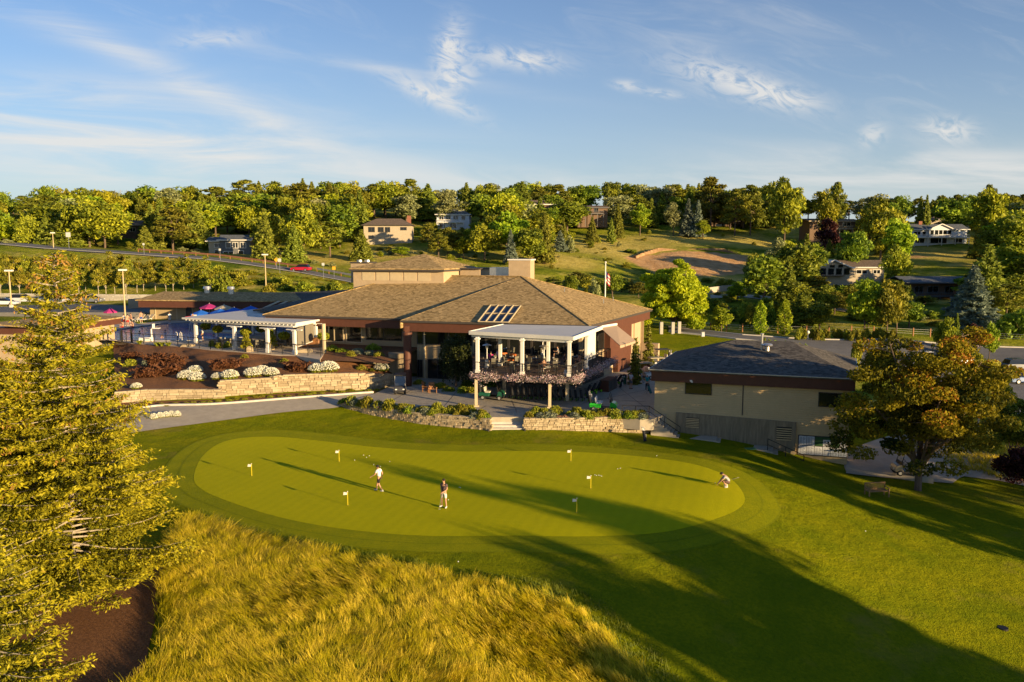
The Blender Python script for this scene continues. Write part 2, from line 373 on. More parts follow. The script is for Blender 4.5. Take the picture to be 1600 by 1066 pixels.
def smooth_poly(pts, n=8, closed=True):
    """Catmull-Rom through plan points"""
    o = []; m = len(pts); rng = range(m) if closed else range(m-1)
    for i in rng:
        if closed: p0, p1, p2, p3 = (Vector(pts[(i+k-1) % m][:2]) for k in range(4))
        else: p0, p1, p2, p3 = (Vector(pts[min(max(i+k-1, 0), m-1)][:2]) for k in range(4))
        for k in range(n):
            t = k/n; o.append(.5*((2*p1)+(-p0+p2)*t+(2*p0-5*p1+4*p2-p3)*t*t+(-p0+3*p1-3*p2+p3)*t**3))
    if not closed: o.append(Vector(pts[-1][:2]))
    return o
def drape(name, poly, off, material, label=None, cell=1.0, kind='structure', hfun=None):
    """a sheet cut to a plan outline that follows the ground a little above it"""
    bm = bmesh.new(); vs = [bm.verts.new((p[0], p[1], 0)) for p in poly]; f = bm.faces.new(vs)
    xs = [p[0] for p in poly]; ys = [p[1] for p in poly]
    def cuts(A, lo, hi):
        c = [a for a in A if lo < a < hi]
        return c
    for a in cuts(AX, min(xs), max(xs)):
        bmesh.ops.bisect_plane(bm, geom=bm.verts[:]+bm.edges[:]+bm.faces[:], plane_co=(a, 0, 0), plane_no=(1, 0, 0))
    for a in cuts(AY, min(ys), max(ys)):
        bmesh.ops.bisect_plane(bm, geom=bm.verts[:]+bm.edges[:]+bm.faces[:], plane_co=(0, a, 0), plane_no=(0, 1, 0))
    for v in bm.verts: v.co.z = (hfun(v.co.x, v.co.y) if hfun else H(v.co.x, v.co.y))+off
    bmesh.ops.recalc_face_normals(bm, faces=bm.faces[:])
    for f in bm.faces:
        if f.normal.z < 0: f.normal_flip()
        f.smooth = True
    me = bpy.data.meshes.new(name); bm.to_mesh(me); bm.free(); me.materials.append(material)
    o = bpy.data.objects.new(name, me); COL.objects.link(o); o['kind'] = kind
    if label: o['label'] = label
    return o
# ---- grass materials: strong blade-sized bump, so low sun catches the blades
def grassmat(name, a, b, c, s1=.35, s2=9., bump=.9, bs=28., dist=.06, stripes=None, rings=False, patchy=None):
    m, t = newmat(name); o = N('ShaderNodeOutputMaterial', t); p = N('ShaderNodeBsdfPrincipled', t)
    p.inputs['Roughness'].default_value = .75; p.inputs['Specular IOR Level'].default_value = .02
    p.inputs['Sheen Weight'].default_value = .12; p.inputs['Sheen Roughness'].default_value = .5; p.inputs['Sheen Tint'].default_value = (.8, .7, .05, 1)
    tc = N('ShaderNodeTexCoord', t); src = tc.outputs['Object']
    def nz(s, d=4, ro=.6, st=None):
        n = N('ShaderNodeTexNoise', t); n.inputs['Scale'].default_value = s; n.inputs['Detail'].default_value = d; n.inputs['Roughness'].default_value = ro
        if st:
            mp = N('ShaderNodeMapping', t); mp.inputs['Scale'].default_value = st; LK(src, mp.inputs[0], t); LK(mp.outputs[0], n.inputs[0], t)
        else: LK(src, n.inputs[0], t)
        return n.outputs[0]
    def rg(x, lo, hi):
        r = N('ShaderNodeMapRange', t); r.inputs[1].default_value = lo; r.inputs[2].default_value = hi; LK(x, r.inputs[0], t); return r.outputs[0]
    m1 = N('ShaderNodeMixRGB', t); LK(rg(nz(s1, 5), .35, .65), m1.inputs[0], t); m1.inputs[1].default_value = (*a, 1); m1.inputs[2].default_value = (*b, 1)
    m2 = N('ShaderNodeMixRGB', t); LK(mth('MULTIPLY', rg(nz(s2, 6, .7), .42, .72), .8, tree=t), m2.inputs[0], t); LK(m1.outputs[0], m2.inputs[1], t); m2.inputs[2].default_value = (*c, 1)
    col = m2.outputs[0]
    if patchy:
        m3 = N('ShaderNodeMixRGB', t); LK(mth('MULTIPLY', rg(nz(.22, 6, .65), .56, .72), .65, tree=t), m3.inputs[0], t); LK(col, m3.inputs[1], t); m3.inputs[2].default_value = (*patchy, 1); col = m3.outputs[0]
    if stripes:
        w = N('ShaderNodeTexWave', t); w.inputs['Scale'].default_value = stripes[0]; w.inputs['Distortion'].default_value = .4; w.inputs['Detail'].default_value = 1
        mp = N('ShaderNodeMapping', t); mp.inputs['Rotation'].default_value = (0, 0, stripes[1]); LK(src, mp.inputs[0], t); LK(mp.outputs[0], w.inputs[0], t)
        m4 = N('ShaderNodeMixRGB', t, blend_type='MULTIPLY'); LK(mth('MULTIPLY', w.outputs['Fac'], stripes[2], tree=t), m4.inputs[0], t); LK(col, m4.inputs[1], t); m4.inputs[2].default_value = (.72, .8, .7, 1); col = m4.outputs[0]
    LK(col, p.inputs['Base Color'], t)
    bp = N('ShaderNodeBump', t); bp.inputs['Strength'].default_value = bump; bp.inputs['Distance'].default_value = dist
    LK(mth('ADD', nz(bs, 3, .7), mth('MULTIPLY', nz(2.5, 4), .8, tree=t), tree=t), bp.inputs['Height'], t); LK(bp.outputs[0], p.inputs['Normal'], t)
    LK(p.outputs[0], o.inputs[0], t); return m
M_green = grassmat('putting_turf', (.39, .365, .002), (.43, .39, .002), (.345, .34, .003), .25, 3., .55, 45., .04, stripes=(.42, .3, .22))
M_collar = grassmat('collar_turf', (.19, .215, .003), (.26, .26, .003), (.125, .155, .004), .5, 6., .8, 34., .06)
M_lawn = grassmat('lawn_turf', (.17, .20, .004), (.29, .28, .006), (.10, .135, .004), .3, 5., 1.0, 16., .10, patchy=(.30, .22, .05))
M_ring = grassmat('mown_ring_turf', (.15, .18, .004), (.20, .22, .005), (.115, .14, .004), .5, 6., .8, 30., .06)
M_mulch = mat('bark_mulch', (.10, .042, .016), .95, .5, 9., 1.0, 30., col2=(.27, .12, .045), detail=8)
# hillside / wild ground with a painted "dry" attribute
m_hill, t = newmat('ground_cover')
o_ = N('ShaderNodeOutputMaterial', t); p_ = N('ShaderNodeBsdfPrincipled', t); p_.inputs['Roughness'].default_value = .9; p_.inputs['Specular IOR Level'].default_value = .02
at = N('ShaderNodeAttribute', t, attribute_name='zone'); sx = N('ShaderNodeSeparateColor', t); LK(at.outputs['Color'], sx.inputs[0], t)
tcx = N('ShaderNodeTexCoord', t)
def _nz(s, d=6, ro=.65):
    n = N('ShaderNodeTexNoise', t); n.inputs['Scale'].default_value = s; n.inputs['Detail'].default_value = d; n.inputs['Roughness'].default_value = ro; LK(tcx.outputs['Object'], n.inputs[0], t); return n.outputs[0]
def _rg(x, lo, hi):
    r = N('ShaderNodeMapRange', t); r.inputs[1].default_value = lo; r.inputs[2].default_value = hi; LK(x, r.inputs[0], t); return r.outputs[0]
def _mx(f, a, b, bt='MIX'):
    n = N('ShaderNodeMixRGB', t, blend_type=bt)
    for i, x in ((0, f), (1, a), (2, b)):
        if isinstance(x, tuple): n.inputs[i].default_value = (*x, 1)
        elif isinstance(x, float): n.inputs[i].default_value = x
        else: LK(x, n.inputs[i], t)
    return n.outputs[0]
lawn_c = _mx(_rg(_nz(.3), .35, .65), (.17, .20, .004), (.29, .275, .005)); lawn_c = _mx(mth('MULTIPLY', _rg(_nz(6.), .4, .7), .7, tree=t), lawn_c, (.095, .13, .004))
lawn_c = _mx(mth('MULTIPLY', _rg(_nz(.22), .56, .72), .55, tree=t), lawn_c, (.30, .21, .045))
wild_g = _mx(_rg(_nz(.12), .4, .6), (.09, .13, .01), (.28, .29, .02)); wild_d = _mx(_rg(_nz(.35), .35, .65), (.44, .34, .07), (.60, .48, .13))
wild = _mx(_rg(mth('ADD', _nz(.07), mth('MULTIPLY', _nz(.9), .35, tree=t), tree=t), .66, .86), wild_g, wild_d)
wild = _mx(sx.outputs[1], wild, wild_d)
wild = _mx(mth('MULTIPLY', _rg(_nz(1.6), .55, .68), .7, tree=t), wild, (.05, .075, .015))
dirt = _mx(_rg(_nz(.4), .35, .65), (.46, .25, .10), (.64, .40, .20))
c_ = _mx(sx.outputs[0], lawn_c, wild); c_ = _mx(_rg(mth('ADD', sx.outputs[2], mth('MULTIPLY', _nz(.5), .5, tree=t), tree=t), .65, .85), c_, dirt)
LK(c_, p_.inputs['Base Color'], t)
bp = N('ShaderNodeBump', t); bp.inputs['Strength'].default_value = 1.; bp.inputs['Distance'].default_value = .12
LK(mth('ADD', _nz(14., 3), mth('MULTIPLY', _nz(.8, 5), 3., tree=t), tree=t), bp.inputs['Height'], t); LK(bp.outputs[0], p_.inputs['Normal'], t); LK(p_.outputs[0], o_.inputs[0], t)
# ---- ground mesh
nx, ny = len(AX), len(AY)
V = np.stack([GX.ravel(), GY.ravel(), HZ.ravel()], 1)
ii, jj = np.meshgrid(np.arange(nx-1), np.arange(ny-1)); q = (jj*nx+ii).ravel()
me = npmesh('ground', V, np.stack([q, q+1, q+nx+1, q+nx], 1), m_hill, smooth=True)
def sst(x, a, b): x = np.clip((x-a)/(b-a), 0, 1); return x*x*(3-2*x)
X_, Y_ = V[:, 0], V[:, 1]
wildw = np.maximum(sst(Y_, 128, 140), sst(-X_, 46, 56))
wildw = np.maximum(wildw, sst(X_, 36, 40)*sst(Y_, 64, 70))
dry = np.zeros(len(V))
def splat(u, v, Y, rx, ry, k=1.):
    p = D(u, v, Y); return k*np.exp(-(((X_-p.x)/rx)**2+((Y_-p.y)/ry)**2)**2)
for a in ((960, 385, 270, 22, 20), (1080, 372, 290, 34, 10), (870, 400, 235, 14, 14), (1190, 380, 285, 20, 10), (1470, 400, 258, 22, 16), (480, 400, 225, 20, 12), (590, 400, 235, 12, 12), (1130, 440, 225, 16, 9), (700, 398, 236, 22, 6), (60, 345, 300, 30, 20), (1560, 650, 70, 6, 8)):
    dry = np.maximum(dry, splat(*a))
dry = np.maximum(dry, sst(X_, 38, 41)*sst(Y_, 62, 66)*sst(-Y_, -92, -86))
dirtw = np.maximum(splat(1075, 410, 250, 20, 10, 1.), splat(1100, 400, 258, 17, 8, 1.)); dirtw = np.maximum(dirtw, splat(1010, 402, 255, 8, 8, .8)); dirtw = np.maximum(dirtw, splat(1075, 432, 234, 16, 6, .6)); dirtw = np.maximum(dirtw, splat(1090, 415, 240, 20, 8, .8))
dirtw = np.maximum(dirtw, splat(1430, 402, 255, 7, 7, .6)); dirtw = np.maximum(dirtw, splat(440, 388, 240, 22, 8, .5))
ca = me.color_attributes.new('zone', 'FLOAT_COLOR', 'POINT'); ca.data.foreach_set('color', np.stack([wildw, dry, dirtw, np.ones(len(V))], 1).astype(np.float32).ravel())
ground = meshobj('ground', me); tag(ground, kind='structure')
# ---- putting green
gp = [G(*a, 0) for a in ((303, 745), (318, 712), (355, 690), (420, 684), (500, 690), (600, 700), (720, 706), (850, 706), (960, 710), (1060, 722), (1130, 740), (1160, 765), (1158, 788), (1110, 810), (1030, 830), (920, 838), (800, 838), (660, 838), (540, 828), (440, 810), (360, 785), (315, 765))]
green_poly = smooth_poly(gp, 8)
cen = sum((Vector(p[:2]) for p in green_poly), Vector((0, 0)))/len(green_poly)
def grow(poly, d):
    n = len(poly); o = []
    for i in range(n):
        t_ = (Vector(poly[(i+1) % n][:2])-Vector(poly[i-1][:2])).normalized(); nn = Vector((-t_.y, t_.x))
        if nn.dot(Vector(poly[i][:2])-cen) < 0: nn = -nn
        o.append(Vector(poly[i][:2])+nn*d)
    return o
drape('mown_collar', grow(green_poly, 2.15), .012, M_ring)
drape('putting_collar', grow(green_poly, 2.02), .018, M_collar)
drape('putting_collar_inner', grow(green_poly, 1.12), .024, M_ring)
drape('putting_green_fringe', grow(green_poly, 1.0), .030, M_collar)
drape('putting_green', green_poly, .036, M_green)
# ---- mulch under the big conifers
mul = smooth_poly([G(*a, -.4) for a in ((248, 885), (252, 930), (235, 1000), (215, 1066), (150, 1140), (-100, 1200), (-400, 1000), (-300, 850), (0, 800), (150, 830))], 6)
drape('mulch_ground', mul, .03, M_mulch)
# ---- concrete
M_conc = mat('concrete_paving', (.42, .355, .26), .85, .14, 1.3, .25, 40., detail=8)
M_conc2 = mat('pale_concrete', (.50, .46, .40), .85, .12, 2., .25, 30.)
M_concdark = mat('old_stained_concrete', (.25, .19, .115), .9, .3, 1.6, .3, 14., stretch=(3., 3., .35))
M_asph = mat('asphalt', (.12, .115, .11), .9, .18, .6, .3, 30., col2=(.17, .16, .15), detail=8)
M_line = mat('road_paint', (.6, .57, .5), .8, .1)
PZ = 1.15
# patio: front edge behind the planter, out to the pro shop, in under the club
pat = [G(583, 616, PZ), G(545, 627, PZ), G(560, 633, PZ), G(640, 641, PZ), G(740, 645, PZ), G(764, 652, PZ), G(820, 652, PZ), G(840, 647, PZ), G(930, 648, PZ), G(1000, 655, PZ), G(1019, 655, PZ)]
pat = [v2(p) for p in pat]
pat_ext = pat+[Vector((14.6, 69.)), Vector((19.5, 80.)), Vector((24., 100.)), Vector((17., 112.)), Vector((4., 100.)), Vector((-14., 92.)), Vector((-14., 84.)), v2(G(612, 603, PZ))]
mb = MB(); mb.prism(pat_ext, .2, PZ); patio = mb.build('patio', M_conc); tag(patio, kind='structure')
# joints in the paving (saw cuts, dark thin strips)
path_lo = [(583, 616), (545, 627), (520, 633), (440, 640), (360, 650), (290, 660), (240, 668), (180, 676), (60, 690)]
path_hi = [(60, 650), (180, 648), (245, 641), (330, 637), (440, 628), (520, 621), (583, 614)]
pz = lambda u: lerp(.55, 1.12, min(1, max(0, (u-240)/330)))
pth = [v2(G(u, v, pz(u))) for u, v in path_lo[::-1]]; 
pth_up = [v2(G(u, v, pz(u))) for u, v in path_hi]
poly = smooth_poly([(*p, 0) for p in pth], 4, False)+smooth_poly([(*p, 0) for p in pth_up], 4, False)[::-1]
def hpath(x, y): return max(H(x, y), 0)
drape('footpath', poly, .06, M_conc)
cu = smooth_poly([(*p, 0) for p in pth_up], 4, False)
mb = MB()
for a, b in zip(cu[:-1], cu[1:]): mb.beam((a.x, a.y, H(a.x, a.y)+.10), (b.x, b.y, H(b.x, b.y)+.10), .3, .2)
tag(mb.build('path_kerb', M_conc2), kind='structure')
# bare bed between kerb and walls
bed_lo = cu; bed_hi = [v2(G(u, v, z)) for u, v, z in ((60, 632, 1.0), (229, 628, 1.0), (345, 624, 1.2), (440, 615, 1.35), (562, 611, 1.3), (614, 604, 1.2))]
drape('flower_bed_strip', [*bed_lo, *bed_hi[::-1]], .035, M_mulch)
# ================================================================== BUILDING MATERIALS
def sidingmat(name, col, lap=.2, var=.08, vert=False, depth=.02):
    m, t = newmat(name); o = N('ShaderNodeOutputMaterial', t); p = N('ShaderNodeBsdfPrincipled', t); p.inputs['Roughness'].default_value = .75; p.inputs['Specular IOR Level'].default_value = .25
    tc = N('ShaderNodeTexCoord', t); s = N('ShaderNodeSeparateXYZ', t); geo = N('ShaderNodeNewGeometry', t); LK(geo.outputs['Position'], s.inputs[0], t)
    if vert: h = mth('ADD', s.outputs[0], mth('MULTIPLY', s.outputs[1], .6, tree=t), tree=t)
    else: h = s.outputs[2]
    fr = mth('FRACT', mth('DIVIDE', h, lap, tree=t), tree=t)
    n = N('ShaderNodeTexNoise', t); n.inputs['Scale'].default_value = 1.1; n.inputs['Detail'].default_value = 8; n.inputs['Roughness'].default_value = .7; LK(tc.outputs['Object'], n.inputs[0], t)
    mr = N('ShaderNodeMapRange', t); mr.inputs[1].default_value = .3; mr.inputs[2].default_value = .7; LK(n.outputs[0], mr.inputs[0], t)
    mx = N('ShaderNodeMixRGB', t); LK(mr.outputs[0], mx.inputs[0], t); mx.inputs[1].default_value = (*[c*(1-var) for c in col], 1); mx.inputs[2].default_value = (*[c*(1+var) for c in col], 1)
    LK(mx.outputs[0], p.inputs['Base Color'], t)
    bp = N('ShaderNodeBump', t); bp.inputs['Strength'].default_value = .9; bp.inputs['Distance'].default_value = depth; LK(fr, bp.inputs['Height'], t); bp.invert = True; LK(bp.outputs[0], p.inputs['Normal'], t)
    LK(p.outputs[0], o.inputs[0], t); return m
def shinglemat(name, a, b, c):
    m, t = newmat(name); o = N('ShaderNodeOutputMaterial', t); p = N('ShaderNodeBsdfPrincipled', t); p.inputs['Roughness'].default_value = .92; p.inputs['Specular IOR Level'].default_value = .1
    tc = N('ShaderNodeTexCoord', t); mp = N('ShaderNodeMapping', t); mp.inputs['Scale'].default_value = (1.0, 1.0, 3.2); mp.inputs['Rotation'].default_value = (0, 0, .3); LK(tc.outputs['Object'], mp.inputs[0], t)
    v = N('ShaderNodeTexVoronoi', t); v.inputs['Scale'].default_value = 3.6; LK(mp.outputs[0], v.inputs['Vector'], t)
    sc = N('ShaderNodeSeparateColor', t); LK(v.outputs['Color'], sc.inputs[0], t)
    n = N('ShaderNodeTexNoise', t); n.inputs['Scale'].default_value = .5; n.inputs['Detail'].default_value = 9; n.inputs['Roughness'].default_value = .75; LK(mp.outputs[0], n.inputs[0], t)
    m1 = N('ShaderNodeMixRGB', t); LK(sc.outputs[0], m1.inputs[0], t); m1.inputs[1].default_value = (*a, 1); m1.inputs[2].default_value = (*b, 1)
    mr = N('ShaderNodeMapRange', t); mr.inputs[1].default_value = .45; mr.inputs[2].default_value = .7; LK(n.outputs[0], mr.inputs[0], t)
    m2 = N('ShaderNodeMixRGB', t); LK(mr.outputs[0], m2.inputs[0], t); LK(m1.outputs[0], m2.inputs[1], t); m2.inputs[2].default_value = (*c, 1)
    LK(m2.outputs[0], p.inputs['Base Color'], t)
    bp = N('ShaderNodeBump', t); bp.inputs['Strength'].default_value = .6; bp.inputs['Distance'].default_value = .03
    LK(mth('ADD', sc.outputs[1], n.outputs[0], tree=t), bp.inputs['Height'], t); LK(bp.outputs[0], p.inputs['Normal'], t); LK(p.outputs[0], o.inputs[0], t); return m
M_shingle = shinglemat('brown_shingles', (.18, .122, .05), (.50, .345, .16), (.34, .24, .11))
M_shingle_g = shinglemat('grey_shingles', (.06, .053, .046), (.16, .142, .12), (.10, .09, .076))
M_siding = sidingmat('tan_siding', (.38, .28, .155))
M_siding_s = sidingmat('shop_tan_siding', (.56, .40, .20), .19)
M_stucco = mat('warm_stucco', (.42, .31, .19), .85, .1, 2., .15, 60.)
M_fascia = mat('red_brown_fascia', (.10, .038, .022), .6, .12, 2., .1)
M_trimdark = mat('dark_trim', (.06, .05, .042), .6, .1)
M_flash = mat('metal_flashing', (.45, .42, .36), .45, .08, metal=.6)
M_white = mat('white_paint', (.70, .66, .58), .5, .05, 2.)
M_white2 = mat('white_membrane', (.62, .59, .53), .7, .07, .8)
M_beige = mat('beige_paint', (.50, .40, .25), .6, .06, 2.)
M_glass = mat('dark_window_glass', (.012, .013, .012), .08, .3, .6, spec=.6)
M_glassb = mat('blue_skylight_glass', (.02, .03, .05), .05, .2, .4, spec=.4)
M_black = mat('black_metal', (.02, .018, .016), .5, .15)
M_dark = mat('dark_interior', (.03, .024, .02), .9, .3)
M_wood = mat('warm_wood', (.30, .13, .045), .6, .25, 3., .1, stretch=(1, 1, 6))
M_deckw = mat('deck_boards', (.14, .085, .05), .8, .25, 4., .1)
M_screen = mat('sun_screen_fabric', (.20, .17, .12), .9, .08, 12.)
M_awn = mat('tan_awning_canvas', (.42, .30, .20), .85, .06, 3.)
M_galv = mat('galvanised_metal', (.55, .53, .50), .35, .12, 3., metal=.8)
def wallface(root, name, a, b, z0, z1, th, m, inward=True):
    """wall box along a->b; its outer face is on the line, outside to the right of a->b"""
    a, b = v2(a), v2(b); d = (b-a).normalized(); n = Vector((d.y, -d.x)); q = MB()
    q.prism([a, b, b-n*th, a-n*th], z0, z1); return q.build(name, m, root)
def panel(q, a, b, t0, t1, z0, z1, out0, out1, mi=0):
    a, b = v2(a), v2(b); d = (b-a).normalized(); n = Vector((d.y, -d.x))
    q.prism([a+d*t0+n*out0, a+d*t1+n*out0, a+d*t1+n*out1, a+d*t0+n*out1], z0, z1, mi); return q
def window(root, a, b, t0, t1, z0, z1, mull=0, m=None, fr=.07, out=.09, glass=None, sill=False, name='window'):
    """frame with its pane a child; outside to the right of a->b"""
    q = MB()
    panel(q, a, b, t0, t1, z1-fr, z1, .0, out); panel(q, a, b, t0, t1, z0, z0+fr, 0, out)
    panel(q, a, b, t0, t0+fr, z0+fr, z1-fr, 0, out); panel(q, a, b, t1-fr, t1, z0+fr, z1-fr, 0, out)
    for k in range(mull):
        tm = lerp(t0, t1, (k+1)/(mull+1)); panel(q, a, b, tm-fr/2, tm+fr/2, z0+fr, z1-fr, 0, out)
    f = q.build(name, m or M_trimdark, root)
    g = MB(); panel(g, a, b, t0+fr, t1-fr, z0+fr, z1-fr, .0, out-.03); g.build('pane', glass or M_glass, f)
    return f
def lapwall(root, name, a, b, z0, z1, m, lap=.2, out=.03, tilt=.032):
    """overlapping boards: each leans out towards its lower edge and throws its own fine shadow"""
    a, b = v2(a), v2(b); d = (b-a).normalized(); n = Vector((d.y, -d.x)); q = MB(); z = z0; L = (b-a).length
    while z < z1-.01:
        t = min(z+lap, z1); p0, p1 = a+n*(out+tilt), b+n*(out+tilt); p2, p3 = b+n*out, a+n*out; q0, q1 = a+n*(out-.02), b+n*(out-.02)
        q.add([(p0.x, p0.y, z), (p1.x, p1.y, z), (p2.x, p2.y, t), (p3.x, p3.y, t), (q0.x, q0.y, z), (q1.x, q1.y, z)], [(0, 1, 2, 3), (4, 5, 1, 0)]); z = t
    return q.build(name, m, root)
def d2(a, b): return (v2(b)-v2(a)).length
# ================================================================== CLUBHOUSE
ZE = 7.6
C0 = G(626, 501, ZE); C1 = G(922, 509, ZE); C2 = G(1019, 484, ZE); Lc = G(410, 492, ZE); A1 = G(645, 500, ZE)
P = G(815, 432, 12.0); Pl = G(632, 430, 12.0)
e1 = (v2(C1)-v2(C0)).normalized(); e2 = (v2(C2)-v2(C1)).normalized()
club = thing('clubhouse', 'low wide clubhouse with brown hipped shingle roof, dark red fascia and tan siding', 'building', (C0.x+8, C0.y+8, 1.15))
BL = Lc+Vector((e2.x*22, e2.y*22, 0)); BR = C2.copy()
rA = MB()
Rv = Vector((*(v2(C0)+e2*1.9+e1*-.3), ZE))
A_right = Vector((*(v2(Rv)+e1*14), ZE))
Pm = Vector((P.x-.4, P.y+.4, 12.02))
rA.slab([Lc, A_right, Pm, Pl], .16)                                   # left front plane (runs on under the right one)
rA.slab([BL, Pl, Lc], .16)
rA.slab([BR, P, Pl, BL], .16)
roof = rA.build('roof', M_shingle, club)
rB = MB()
hB = Vector((0, 0, 0))
rB.slab([C0, C1, P], .18)
# the raised left edge of the front section, standing over the lower plane
def lift(p, t): return p
rB.slab([C1, C2, P], .18)
edge = []
nst = 10
for i in range(nst+1):
    p = C0.lerp(P, i/nst); edge.append(p)
q = MB(); 
vs = [Vector((p.x, p.y, p.z+.02)) for p in edge]+[Vector((p.x, p.y, p.z-.75*(1-i/nst)-.12)) for i, p in enumerate(edge)]
off = Vector((*( -e1*.06), 0)); k = nst+1
vs2 = vs+[v+off for v in vs]
fs = []
for i in range(nst):
    fs += [(i, i+1, k+i+1, k+i), (2*k+i+1, 2*k+i, 3*k+i, 3*k+i+1), (i+1, i, 2*k+i, 2*k+i+1)]
q.add(vs2, fs)
q.build('roof_step', M_shingle, club)
rB.build('front_roof', M_shingle, club)
hc = MB()                                                              # hip and ridge caps
for a, b in ((C1, P), (C2, P), (P, Pl), (Lc, Pl)):
    hc.beam(a+Vector((0, 0, .03)), b+Vector((0, 0, .03)), .28, .07)
hc.build('ridge_cap', M_shingle, club)
# plumbing vents
for u, v in ((882, 456), (958, 470), (943, 474)):
    nn = (C2-C1).cross(P-C1).normalized(); p = onplane(u, v, C1, nn)
    q = MB(); q.tube([p-Vector((0, 0, .1)), p+Vector((0, 0, .5))], .05, 6); q.build('roof_vent', M_galv, club)
# gutters + fascia
q = MB(); g = MB()
for a, b, h in ((Lc, Vector((*(v2(Rv)+e1*.4), ZE)), .95), (C0, C1, 1.0), (C1, C2, 1.0), (BL, Lc, .95)):
    a2, b2 = v2(a), v2(b); d = (b2-a2).normalized(); n = Vector((d.y, -d.x))
    q.prism([a2-n*.22+d*.22, b2-n*.22-d*.22, b2-n*.34-d*.34, a2-n*.34+d*.34], ZE-.17-h, ZE-.185)
    g.prism([a2+n*.02, b2+n*.02, b2-n*.1, a2-n*.1], ZE-.2, ZE+.02)
# short return at the step
a2, b2 = v2(C0), v2(Rv)
d = (b2-a2).normalized(); n = Vector((-d.y, d.x)); q.prism([a2-n*.22+d*.3, b2-n*.22, b2-n*.36, a2-n*.36+d*.3], ZE-1.17, ZE-.19)
q.build('fascia', M_fascia, club); g.build('gutter', M_trimdark, club)
sf = MB()
sf.prism([v2(Lc)+e1*.4+e2*.4, v2(C0)+e1*.4+e2*2.2, v2(C0)+e1*.4+e2*.4, v2(C1)-e1*.5+e2*.4, v2(C2)-e1*.5-e2*.3, v2(BL)+e1*.3], ZE-.42, ZE-.32)
sf.build('soffit', M_fascia, club)
# walls
inn = 1.5
wA0 = v2(Lc)+e1*2.6+e2*1.7; wA1 = v2(C0)+e1*1.0+e2*(1.7+1.9); wB0 = v2(C0)+e1*1.0+e2*inn; wB1 = v2(C1)-e1*1.35+e2*inn; wC = v2(C2)-e1*1.2-e2*.5; wBk = v2(BL)+e1*2.5-e2*1.
wallface(club, 'wall', wA0, wA1, 1.2, ZE-.4, .3, M_siding)
wallface(club, 'wall', wB0, wB1, .8, ZE-.4, .3, M_siding)
wallface(club, 'wall', wA1, wB0, .8, ZE-.4, .3, M_siding)
wallface(club, 'side_wall', wB1, wC, .8, ZE-.4, .3, M_stucco)
wallface(club, 'wall', wC, wBk, 1.2, ZE-.4, .3, M_siding); wallface(club, 'wall', wBk, wA0, 1.2, ZE-.4, .3, M_siding)
lapwall(club, 'siding', wA0, wA1, 1.2, ZE-.45, M_siding, .22, .0)
lapwall(club, 'siding', wB0, wB1, .9, ZE-.45, M_siding, .22, .0)
# upper windows: long dark strips
LA = d2(wA0, wA1); LB = d2(wB0, wB1); LC = d2(wB1, wC)
def t_on(a, b, u, z):
    """distance along wall a->b at which pixel column u falls"""
    a, b = v2(a), v2(b); best = 0; bd = 1e9
    L = (b-a).length
    for k in range(401):
        t = L*k/400; p = a+(b-a)/L*t; dep = p.y*math.cos(PT)-(z-CAMZ)*math.sin(PT); uu = CX+p.x/dep*F
        if abs(uu-u) < bd: bd = abs(uu-u); best = t
    return best
tA = lambda u: t_on(wA0, wA1, u, 5.5); tB = lambda u: t_on(wB0, wB1, u, 5.5); tC = lambda u: t_on(wB1, wC, u, 5.0)
window(club, wA0, wA1, tA(508), tA(538), 4.5, 6.45, 1, M_beige, .12)
window(club, wA0, wA1, tA(541), tA(566), 4.5, 6.45, 0, M_beige, .12)
window(club, wA0, wA1, tA(572), tA(628), 4.9, 6.5, 1, M_trimdark)
for a, b in ((632, 662), (664, 700), (702, 738)): window(club, wB0, wB1, tB(a), tB(b), 4.9, 6.5, 0, M_trimdark, .09)
# ground floor dark openings
window(club, wB0, wB1, tB(640), tB(660), 1.25, 3.2, 1, M_trimdark)
window(club, wB0, wB1, tB(668), tB(700), 1.17, 3.3, 1, M_trimdark, name='glass_door')
window(club, wB0, wB1, tB(748), tB(800), 1.17, 3.3, 3, M_trimdark, name='glass_door')
window(club, wB0, wB1, tB(806), tB(870), 1.17, 3.3, 3, M_trimdark, name='glass_door')
window(club, wB0, wB1, tB(876), LB-.3, 1.17, 3.3, 2, M_trimdark, name='glass_door')
# terrace doors
tt = tB(742); nD = 9; w = (LB-.3-tt)/nD
for k in range(nD): window(club, wB0, wB1, tt+w*k+.03, tt+w*(k+1)-.03, 4.16, 6.6, 0, M_trimdark, .1, name='glass_door')
for ua, ub in ((663, 665), (740, 741.5)): q = MB(); panel(q, wB0, wB1, tB(ua), tB(ub), .9, 6.6, 0, .22); q.build('pilaster', M_beige, club)
# the side wall: big brown panel, pilasters, awning, low window
q = MB(); panel(q, wB1, wC, tC(944), tC(978), 2.7, 7.05, 0, .7); panel(q, wB1, wC, tC(958), tC(978), 1.2, 2.7, 0, .62); q.build('brown_bay', M_fascia, club)
q = MB(); panel(q, wB1, wC, tC(1010), LC-.05, .9, 6.9, 0, .35); q.build('pilaster', M_stucco, club)
q = MB(); panel(q, wB1, wC, tC(990), tC(991.5), .9, 6.4, 0, .12); q.build('pilaster', M_stucco, club)
window(club, wB1, wC, tC(989), tC(999), 2.2, 3.2, 0, M_trimdark, .08, .08)
window(club, wB1, wC, .5, tC(943), 1.2, 3.3, 2, M_trimdark, .1, .08, name='glass_door')
window(club, wB1, wC, .5, tC(943), 4.2, 6.5, 2, M_trimdark, .1, .08)
window(club, wB1, wC, tC(979), tC(985), 1.2, 3.6, 0, M_trimdark, .1, .08, name='glass_door')
q = MB(); panel(q, wB1, wC, tC(1001), LC+.5, .9, 3.4, .1, 2.3); q.build('utility_wall', M_stucco, club)
